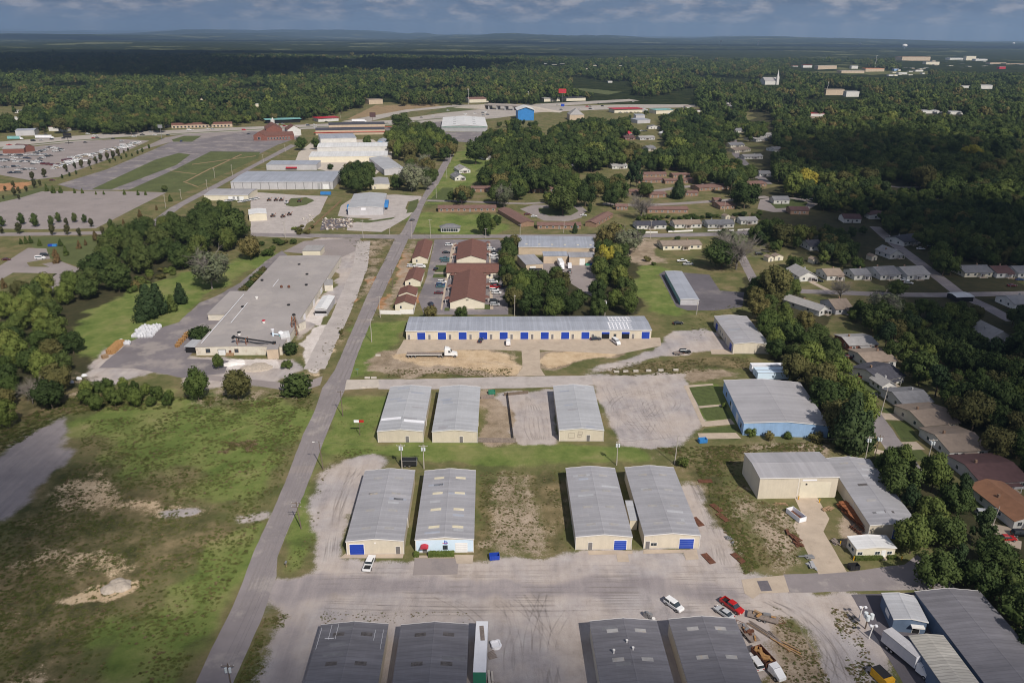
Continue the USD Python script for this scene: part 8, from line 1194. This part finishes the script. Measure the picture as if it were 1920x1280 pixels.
for i, (po, kk, h0, h1, gp, lb, lim) in enumerate((([(1185,420),(1195,404),(1260,398),(1330,402),(1425,396),(1425,410),(1330,408),(1250,408)], ['shrub', 'mid_shrub'], 2.5, 5, .6, 'bush in the hedge line behind the white houses', 26), ([(1285,350),(1300,318),(1360,300),(1420,330),(1400,368),(1330,362)], ['oak_tree', 'elm_tree', 'broad_oak_tree'], 12, 17, .9, 'tree on the right of the brown terraces', 9), ([(1225,428),(1240,418),(1262,428)], ['shrub'], 3, 4.5, .7, 'bush between two white houses', 3), ([(1190,420),(1205,415),(1212,432),(1195,440)], ['shrub', 'oak_tree'], 4, 6, .7, 'bush at the dark grey roofed house', 4), ([(1000,345),(1060,335),(1180,335),(1180,360),(1100,372),(1010,365)], DEC, 12, 17, .9, 'tree between terraces and central woods', 14), ([(880,345),(925,325),(990,330),(985,375),(890,378)], DEC, 11, 16, .9, 'tree on the lawns right of the cottages', 9), ([(1190,318),(1230,305),(1320,305),(1340,320),(1230,322)], DEC, 12, 16, .9, 'tree behind the terraces on the rise', 8), ([(902,420),(925,395),(935,420),(915,438)], ['oak_tree', 'elm_tree'], 6, 9, .7, 'tree in the thicket by the pavilion lawn', 5), ([(455,540),(480,510),(512,492),(520,497),(480,530),(462,548)], ['olive_shrub', 'shrub'], 3, 4.5, .6, 'bush along the far wall of the factory', 10), ([(250,520),(300,500),(340,505),(290,530),(240,545)], ['olive_shrub', 'mid_shrub', 'light_shrub'], 2, 5, .7, 'bush in the ditch below the grove', 14), ([(1240,418),(1260,412),(1275,425)], ['shrub'], 2, 4, .7, 'bush by the tan-roofed white house', 3), ([(480,448),(520,446),(560,450),(500,470),(470,480)], ['shrub', 'mid_shrub', 'olive_shrub'], 2.5, 6, .7, 'bush along the bank below the upper street', 10), ([(545,425),(580,418),(600,432),(560,436)], ['olive_shrub', 'light_shrub'], 2, 4, .8, 'bush at the corner of the equipment yard', 6))): belt(po, kk, h0, h1, gp, lb, lb.replace('bush', 'bushes').replace('tree', 'trees', 1), 30 + i, lim)
cnt['yellow'] = belt([(826,268),(848,262),(846,285),(828,292)], ['yellow_tree'], 11, 15, .7, 'yellowing tree at the road end of the clump', 'yellowing trees at the road', 13, 2)
def hedge(label, pts, w, h, m='leaf_mid'):
    t = []; p = [G2(*q) for q in pts]; g = np.random.default_rng(3); V_, F_, N_, k = [], [], [], 0
    for a, b_ in zip(p[:-1], p[1:]):
        L = np.linalg.norm(b_ - a); n = int(L * 110); u_ = g.uniform(0, 1, n); d = (b_ - a) / L; nn = np.array([-d[1], d[0]])
        side = g.integers(0, 3, n); o = np.where(side == 0, g.uniform(-.5, .5, n), np.where(side == 1, -.5, .5)) * w; z = np.where(side == 0, h, g.uniform(.05, h, n)) + g.normal(0, .04, n)
        c = np.column_stack([a + (b_ - a) * u_[:, None] + nn * o[:, None], z]); q = g.normal(size=(n, 3)); q /= np.linalg.norm(q, axis=1, keepdims=True); r = np.cross(q, g.normal(size=(n, 3))); r /= np.linalg.norm(r, axis=1, keepdims=True); s_ = np.cross(q, r)
        v = np.stack([c - r * .14, c - s_ * .10, c + r * .14, c + s_ * .10], 1).reshape(-1, 3); i = np.arange(n)[:, None] * 4; V_.append(v); F_.append(np.vstack([i + [0, 1, 2], i + [0, 2, 3]]) + k); k += len(v)
    t = thing('hedge', label, 'hedge'); rawmesh(path(t) + '/foliage', np.vstack(V_), np.vstack(F_), M[m]); b = MB()
    for a, b_ in zip(p[:-1], p[1:]): d = b_ - a; b.rbox((*((a + b_) / 2), h * .48), (np.linalg.norm(d), w * .85, h * .92), math.atan2(d[1], d[0]))
    b.build('core', M[m], t)
hedge('clipped yellow-green hedge before the pale blue front, long part', [(803, 1042), (852, 1041)], 1.3, 1.1, 'leaf_light'); hedge('short clipped hedge left of the red awning', [(776, 1042), (786, 1042)], 1.3, 1.1, 'leaf_light'); hedge('low dark hedge before the white-roofed office, long part', [(1602, 1049), (1654, 1047)], 1.2, .9); hedge('low dark hedge before the white-roofed office, short part', [(1664, 1047), (1680, 1046)], 1.2, .9)
# ---- the woods beyond, as one mass
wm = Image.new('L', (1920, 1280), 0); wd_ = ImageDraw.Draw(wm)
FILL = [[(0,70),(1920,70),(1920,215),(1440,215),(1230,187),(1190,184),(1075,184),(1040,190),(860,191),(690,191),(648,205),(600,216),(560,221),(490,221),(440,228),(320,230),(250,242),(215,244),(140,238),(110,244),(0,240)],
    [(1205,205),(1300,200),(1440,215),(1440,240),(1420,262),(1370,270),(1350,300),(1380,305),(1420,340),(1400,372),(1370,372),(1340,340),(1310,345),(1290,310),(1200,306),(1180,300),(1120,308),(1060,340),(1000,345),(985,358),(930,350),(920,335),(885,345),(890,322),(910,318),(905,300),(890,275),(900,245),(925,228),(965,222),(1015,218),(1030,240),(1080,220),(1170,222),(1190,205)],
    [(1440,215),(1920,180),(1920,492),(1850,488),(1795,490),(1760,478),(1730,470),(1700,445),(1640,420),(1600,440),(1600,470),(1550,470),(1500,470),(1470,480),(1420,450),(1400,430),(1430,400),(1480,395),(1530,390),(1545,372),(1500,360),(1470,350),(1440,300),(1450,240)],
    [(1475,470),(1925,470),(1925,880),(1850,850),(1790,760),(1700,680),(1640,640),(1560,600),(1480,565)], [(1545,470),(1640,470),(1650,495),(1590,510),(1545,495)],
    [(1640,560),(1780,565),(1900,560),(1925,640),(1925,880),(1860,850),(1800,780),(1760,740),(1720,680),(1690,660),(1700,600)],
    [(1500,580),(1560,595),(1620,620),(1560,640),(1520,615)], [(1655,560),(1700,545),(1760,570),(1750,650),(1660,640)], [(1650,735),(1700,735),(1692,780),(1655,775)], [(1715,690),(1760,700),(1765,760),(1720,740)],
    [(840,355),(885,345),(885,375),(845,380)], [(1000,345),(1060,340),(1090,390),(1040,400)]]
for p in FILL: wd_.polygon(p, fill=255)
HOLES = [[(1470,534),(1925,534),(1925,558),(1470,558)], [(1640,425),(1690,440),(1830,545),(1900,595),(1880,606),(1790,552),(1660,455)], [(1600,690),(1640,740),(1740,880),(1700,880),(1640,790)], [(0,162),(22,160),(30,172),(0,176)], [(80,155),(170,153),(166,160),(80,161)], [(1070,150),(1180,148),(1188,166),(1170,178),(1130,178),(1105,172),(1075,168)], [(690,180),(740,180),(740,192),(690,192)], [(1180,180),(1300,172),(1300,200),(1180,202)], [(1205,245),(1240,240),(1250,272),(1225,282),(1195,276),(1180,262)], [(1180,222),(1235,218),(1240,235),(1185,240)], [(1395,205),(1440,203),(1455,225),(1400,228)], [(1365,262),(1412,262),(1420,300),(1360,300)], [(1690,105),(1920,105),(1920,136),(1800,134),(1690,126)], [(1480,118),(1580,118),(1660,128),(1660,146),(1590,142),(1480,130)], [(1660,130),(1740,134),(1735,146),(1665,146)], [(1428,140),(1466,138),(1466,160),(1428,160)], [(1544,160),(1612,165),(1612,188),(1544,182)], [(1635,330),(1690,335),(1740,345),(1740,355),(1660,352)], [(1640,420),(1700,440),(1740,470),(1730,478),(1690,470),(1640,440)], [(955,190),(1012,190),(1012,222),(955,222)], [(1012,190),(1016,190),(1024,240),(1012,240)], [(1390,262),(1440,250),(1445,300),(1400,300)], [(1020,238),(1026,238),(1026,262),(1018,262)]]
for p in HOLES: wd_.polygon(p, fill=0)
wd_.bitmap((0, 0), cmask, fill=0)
IW = integral(np.asarray(wm) > 0)
gw = np.random.default_rng(17)
def scatter(y0, y1, gap, wx, hlo, hhi, need):
    n = int((y1 - y0) * 2 * wx / gap ** 2); ny, nx = int((y1 - y0) / (gap * .87)), int(2 * wx / gap)
    jy, ix = np.meshgrid(np.arange(ny), np.arange(nx), indexing='ij'); x = -wx + (ix + .5 * (jy % 2)) * gap; y = y0 + jy * gap * .87
    x = (x + gw.normal(0, gap * .28, x.shape)).ravel(); y = (y + gw.normal(0, gap * .28, y.shape)).ravel(); h = gw.uniform(hlo, hhi, len(x)) * np.exp(gw.normal(0, .16, len(x))) * (0.72 + .56 * meshkit.noise(np.column_stack([x / 60, y / 60, x * 0]), 4)); w = h * gw.uniform(.75, 1.05, len(x)); w = np.maximum(w, gap * .9)
    keep = np.abs(x) < 0.70 * y + 60; x, y, h, w = x[keep], y[keep], h[keep], w[keep]
    z = hills(x, y) * (y > MY1R); q = np.column_stack([x, y, z]) - EYE; ww = q @ FW; px = 960 + FOC * (q @ RT) / ww; yb = 640 - FOC * (q @ UP) / ww
    q[:, 2] += h; w2 = q @ FW; yt = 640 - FOC * (q @ UP) / w2; s = FOC / np.linalg.norm(q, axis=1)
    thin = meshkit.fbm(np.column_stack([x / 190, y / 260, x * 0]), 3, 8) > np.where((x > .22 * y) & (y < 1300), .22, .37)
    yard = (px > 1460) & (yb > 470) & (yb < 720) & (px < 1925) & ~((px > 1655) & (yb > 570)); thin &= ~yard | (meshkit.noise(np.column_stack([x / 16, y / 16, x * 0]), 31) > .50)
    inside = thin & (px > -80) & (px < 2000); pxc = np.clip(px, 6, 1912)
    sh = rect_share(IW, pxc - w * s * .40, pxc + w * s * .40 + 1, np.maximum(yt, 71), np.maximum(yb - (yb - yt) * .25, 72) + 1)
    ok = inside & (sh > need); return x[ok], y[ok], z[ok], h[ok], w[ok]
parts = [scatter(185, 620, 7.0, 460, 7.5, 13.5, .66), scatter(620, 1200, 8.5, 830, 8, 16, .76), scatter(1200, 2400, 11.5, 1700, 9, 19, .80), scatter(2400, 4200, 19, 2950, 12, 20, .80)]
old = np.array(PLACED)
from scipy.spatial import cKDTree
KT = cKDTree(old[:, :2])
parts[0] = tuple(a[[not BHIT(*q) for q in zip(parts[0][0], parts[0][1])]] for a in parts[0]); near_x, near_y, near_z, near_h, near_w = parts[0]; dd, ii = KT.query(np.column_stack([near_x, near_y])); ok = dd > (old[ii, 2] + near_w) * .30; parts[0] = tuple(a[ok] for a in parts[0])
# the nearest of them are single trees too, as far as the count of single trees goes
single = len(PLACED); order = np.argsort(parts[0][1]); take = order[:max(0, 296 - single)] if single < 296 else order[:0]
for i in take: put_tree(rt.choice(DEC), (parts[0][0][i], parts[0][1][i]), parts[0][3][i], 'dark tree in the shaded woods round the houses at right', 'trees round the houses at right', parts[0][4][i] / parts[0][3][i] / .95)
rest = np.setdiff1d(np.arange(len(parts[0][0])), take); parts[0] = tuple(a[rest] for a in parts[0])
def woods(name, label, sets, protos):
    pi = UsdGeom.PointInstancer.Define(stage, '/World/' + name); ps = []
    for i, (shape, lm, n, leaf, lobes, seed) in enumerate(protos):
        p = f'/World/{name}/tree_shape_{i:03d}'; UsdGeom.Xform.Define(stage, p); v, f, nn = crown_mesh(seed, n, shape, leaf, lobes); rawmesh(p + '/crown', v, f, M[lm], nn)
        trunk_mesh(seed, 'round').build('trunk', M['bark'], p, fix=False); ps.append(Sdf.Path(p))
    pi.CreatePrototypesRel().SetTargets(ps); x, y, z, h, w = (np.concatenate(c) for c in zip(*sets)); g = np.random.default_rng(2); n = len(x)
    pr = np.array([.24, .22, .18, .14, .10, .08, .04][:len(protos)]); a = g.uniform(0, 2 * math.pi, n)
    pi.CreateProtoIndicesAttr(Vt.IntArray.FromNumpy(g.choice(len(protos), n, p=pr / pr.sum()).astype(np.int32))); pi.CreatePositionsAttr(Vt.Vec3fArray.FromNumpy(np.column_stack([x, y, z]).astype(np.float32)))
    pi.CreateScalesAttr(Vt.Vec3fArray.FromNumpy(np.column_stack([w, w, h]).astype(np.float32)))
    pi.CreateOrientationsAttr(Vt.QuathArray([Gf.Quath(float(math.cos(t / 2)), 0, 0, float(math.sin(t / 2))) for t in a])); tag(pi, label, 'woods', kind='stuff'); return n
PR = [('round', 'leaf_oak', 1), ('oak', 'leaf_mid', 2), ('round', 'leaf_oak', 3), ('oak', 'leaf_olive', 4), ('round', 'leaf_mid', 5), ('pine', 'leaf_pine', 6), ('oak', 'leaf_light', 7)]
NW = [woods('near_woods', 'dense dark broadleaf woods round the houses and up to the highway', parts[:2], [(s, m, 2000, .042, 22, 50 + k) for s, m, k in PR]), woods('far_woods', 'unbroken forest beyond the highway thinning into haze', parts[2:], [(s, m, 320, .085, 12, 60 + k) for s, m, k in PR])]
print('single trees', len(PLACED), cnt, 'woods', NW)

# ---- weeds and tufts over the rough ground, one mass
def weeds():
    pi = UsdGeom.PointInstancer.Define(stage, '/World/weeds'); ps = []; g = np.random.default_rng(12)
    for i, lm in enumerate(('leaf_weed', 'leaf_weed', 'leaf_olive', 'leaf_dry')):
        n = 46; p = f'/World/weeds/tuft_shape_{i:03d}'; UsdGeom.Xform.Define(stage, p); a = g.uniform(0, 6.28, n); r = g.uniform(0, .5, n); c = np.column_stack([r * np.cos(a), r * np.sin(a), g.uniform(.1, .5, n) * (1 - r)])
        q = g.normal(size=(n, 3)); q[:, 2] = np.abs(q[:, 2]); q /= np.linalg.norm(q, axis=1, keepdims=True); u_ = np.cross(q, g.normal(size=(n, 3))); u_ /= np.linalg.norm(u_, axis=1, keepdims=True); w = np.cross(q, u_); s = .15
        v = np.stack([c - u_ * s, c - w * s * .6, c + u_ * s, c + w * s * .6], 1).reshape(-1, 3); v[:, 2] = np.maximum(v[:, 2], 0); k = np.arange(n)[:, None] * 4; rawmesh(p + '/leaves', v, np.vstack([k + [0, 1, 2], k + [0, 2, 3]]), M[lm], np.repeat(q * .5 + [0, 0, .7], 4, 0)); ps.append(Sdf.Path(p))
    pi.CreatePrototypesRel().SetTargets(ps); X, S, I = [], [], []
    areas = [([(150,790),(590,745),(500,960),(330,1290),(0,1290),(0,985),(70,965),(150,860)], 11000, .3, 1.1, (3, 5, 1, 1)), ([(0,800),(60,775),(150,740),(330,745),(590,735),(560,760),(200,770),(120,780),(0,850)], 2500, .6, 1.8, (2, 3, 2, 1)), ([(1300,865),(1345,862),(1420,1062),(1400,1078)], 1300, .5, 1.2, (2, 3, 2, 1)), ([(1400,850),(1420,940),(1500,960),(1490,1060),(1430,1065),(1350,880)], 1100, .3, .9, (1, 1, 3, 3)), ([(900,885),(1070,880),(1078,1030),(900,1035)], 1400, .3, .8, (2, 1, 3, 2)), ([(1230,840),(1560,828),(1550,848),(1390,850),(1380,870),(1290,868)], 1500, .5, 1.3, (2, 2, 3, 2)), ([(1110,700),(1180,680),(1400,668),(1410,690),(1200,706)], 900, .4, 1.0, (1, 1, 3, 2)), ([(720,690),(960,690),(955,706),(728,708)], 500, .4, .9, (1, 1, 3, 2)), ([(645,450),(745,448),(640,640),(560,735),(600,660),(690,520)], 700, .5, 1.2, (2, 2, 3, 2)), ([(575,1000),(605,900),(640,842),(720,842),(600,870),(592,1000),(560,1072),(530,1070)], 900, .3, .8, (3, 2, 2, 1)), ([(600,1146),(880,1146),(880,1168),(600,1172)], 160, .2, .5, (2, 1, 2, 3)), ([(1450,1135),(1480,1150),(1560,1285),(1470,1285)], 420, .3, .8, (2, 1, 3, 3)), ([(1560,1140),(1600,1150),(1650,1285),(1600,1285)], 420, .3, .8, (2, 1, 3, 3)), ([(440,1290),(500,1160),(540,1150),(520,1200),(484,1290)], 350, .4, .9, (3, 1, 3, 1)), ([(420,830),(480,825),(480,850),(410,850)], 60, 1.2, 2.2, (0, 0, 2, 3)), ([(1290,600),(1390,560),(1400,600),(1300,640)], 300, .4, 1.0, (2, 2, 2, 1)), ([(640,745),(710,740),(700,830),(620,840)], 250, .25, .5, (3, 2, 2, 0)), ([(1650,850),(1690,850),(1740,900),(1700,900)], 400, .8, 1.8, (2, 3, 2, 1))]
    for poly, n, a, b, pr in areas:
        P = np.array([G2(x, y) for x, y in poly]); lo, hi = P.min(0), P.max(0); R_ = 2.0; im = Image.new('L', (int((hi[0] - lo[0]) * R_) + 2, int((hi[1] - lo[1]) * R_) + 2)); ImageDraw.Draw(im).polygon([tuple((q - lo) * R_) for q in P], fill=1); m_ = np.asarray(im); q = g.uniform(lo, hi, (n * 4, 2)); ij = ((q - lo) * R_).astype(int); q = q[m_[ij[:, 1], ij[:, 0]] > 0]
        dens = meshkit.fbm(np.column_stack([q / 7.0, q[:, 0] * 0]), 3, 2); q = q[dens > g.uniform(.25, .75, len(q))][:n]; q = q[[not BHIT(*w) for w in q]] if len(q) < 2000 else q
        X.append(q); S.append(g.uniform(a, b, len(q)) * g.uniform(.4, 1, len(q))); I.append(g.choice(4, len(q), p=np.array(pr) / sum(pr)))
    X, S, I = np.vstack(X), np.concatenate(S), np.concatenate(I); pi.CreateProtoIndicesAttr(Vt.IntArray.FromNumpy(I.astype(np.int32))); pi.CreatePositionsAttr(Vt.Vec3fArray.FromNumpy(np.column_stack([X, X[:, 0] * 0]).astype(np.float32))); pi.CreateScalesAttr(Vt.Vec3fArray.FromNumpy(np.column_stack([S * 1.2, S * 1.2, S * .55]).astype(np.float32))); tag(pi, 'rough tufts of weed and grass over the fields and verges', 'weeds', kind='stuff'); print('weeds', len(X))
weeds()
# ---------------------------------------------------------------- cloud cover overhead, partly added only to shade the land, and the haze
def cloud_material():
    n = {'g': ('geometry', {}), 'at': ('attribute', dict(attribute='thick')), 's': ('separate_color', {}), 'a': ('noise_texture', dict(scale=0.0045, detail=6.0, roughness=0.6)), 'm': ('math', dict(math_type='add')), 'k': ('map_range', dict(range_type='smoothstep', from_min=0.45, from_max=1.15, to_min=0.0, to_max=1.0, clamp=True)),
         'd': ('principled_bsdf', dict(base_color=(.85, .86, .88), roughness=1.0, specular_ior_level=0.0)), 't': ('transparent_bsdf', {}), 'x': ('mix_closure', {})}
    return usdkit.material(stage, LOOKS + '/cloud', n, [('g.position', 'a.vector'), ('at.color', 's.color'), ('s.r', 'm.value1'), ('a.fac', 'm.value2'), ('m.value', 'k.value'), ('k.result', 'x.fac'), ('t.BSDF', 'x.closure1'), ('d.BSDF', 'x.closure2')], surface='x.closure')
CLOUD_H = 1350.0
def cloud_over(cx, cy, rx, ry, seed, thick=.75, sub=4):
    """a flat-bottomed cloud whose shade falls round the ground point (cx, cy)"""
    o = SUN[:2] / SUN[2] * CLOUD_H; m = trimesh.creation.icosphere(sub); v = m.vertices.copy(); rr = np.hypot(v[:, 0], v[:, 1])
    bump = .75 + .6 * (meshkit.fbm(v * 2.2 + seed * 3.1, 4, seed) - .25); v2 = v * np.array([rx, ry, min(rx, ry) * .22]) * bump[:, None]; v2[:, 2] = np.where(v2[:, 2] < 0, v2[:, 2] * .3, v2[:, 2])
    th = thick * np.clip((1 - rr) * 1.5 + .06, 0, 1)
    return v2 + [cx + o[0], cy + o[1], CLOUD_H], m.faces, th
CL = []
def shade(x, y, rx, ry, seed, thick=.75): p = G2(x, y); CL.append(cloud_over(p[0], p[1], rx, ry, seed, thick))
for c in ((-950, 2350, 520, 330, 9), (-1650, 2500, 600, 420, 10), (-350, 2750, 420, 300, 17), (-1500, 3000, 1500, 800, 1), (-500, 3300, 800, 700, 2), (-2300, 3900, 1300, 1000, 3), (-1000, 5200, 2600, 500, 8), (3000, 11000, 5500, 1800, 4), (-5000, 12500, 4500, 1500, 5), (1500, 7200, 2600, 300, 6), (8000, 10500, 3000, 2400, 7)): CL.append(cloud_over(*c, thick=.95))
CL.append(cloud_over(290, 490, 160, 140, 11, .72)); CL.append(cloud_over(380, 800, 200, 260, 12, .45)); CL.append(cloud_over(-60, 86, 250, 56, 13, .50)); CL.append(cloud_over(-150, 160, 85, 80, 15, .45)); CL.append(cloud_over(195, 170, 80, 140, 14, .42)); CL.append(cloud_over(215, 320, 85, 90, 16, .45))  # thin cloud added unseen over the bottom and lower sides to darken them
k = 0; VV, FF, TT = [], [], []
for v, f, th in CL: VV.append(v); FF.append(f + k); TT.append(th); k += len(v)
T_ = np.concatenate(TT); tag(rawmesh('/World/clouds', np.vstack(VV), np.vstack(FF), cloud_material(), primvars=[('thick', np.column_stack([T_, T_, T_]))]), kind='stuff')
hz = usdkit.material(stage, LOOKS + '/haze', {'v': ('principled_volume', dict(color=(0.48, 0.70, 1.0), density=HAZE, anisotropy=0.2))}, [], volume='v.volume')
b = trimesh.creation.box((90000, 56000, 700)); b.apply_translation((0, 21500, 349 - 1.2))
tag(rawmesh('/World/haze', b.vertices, b.faces, hz), kind='stuff')
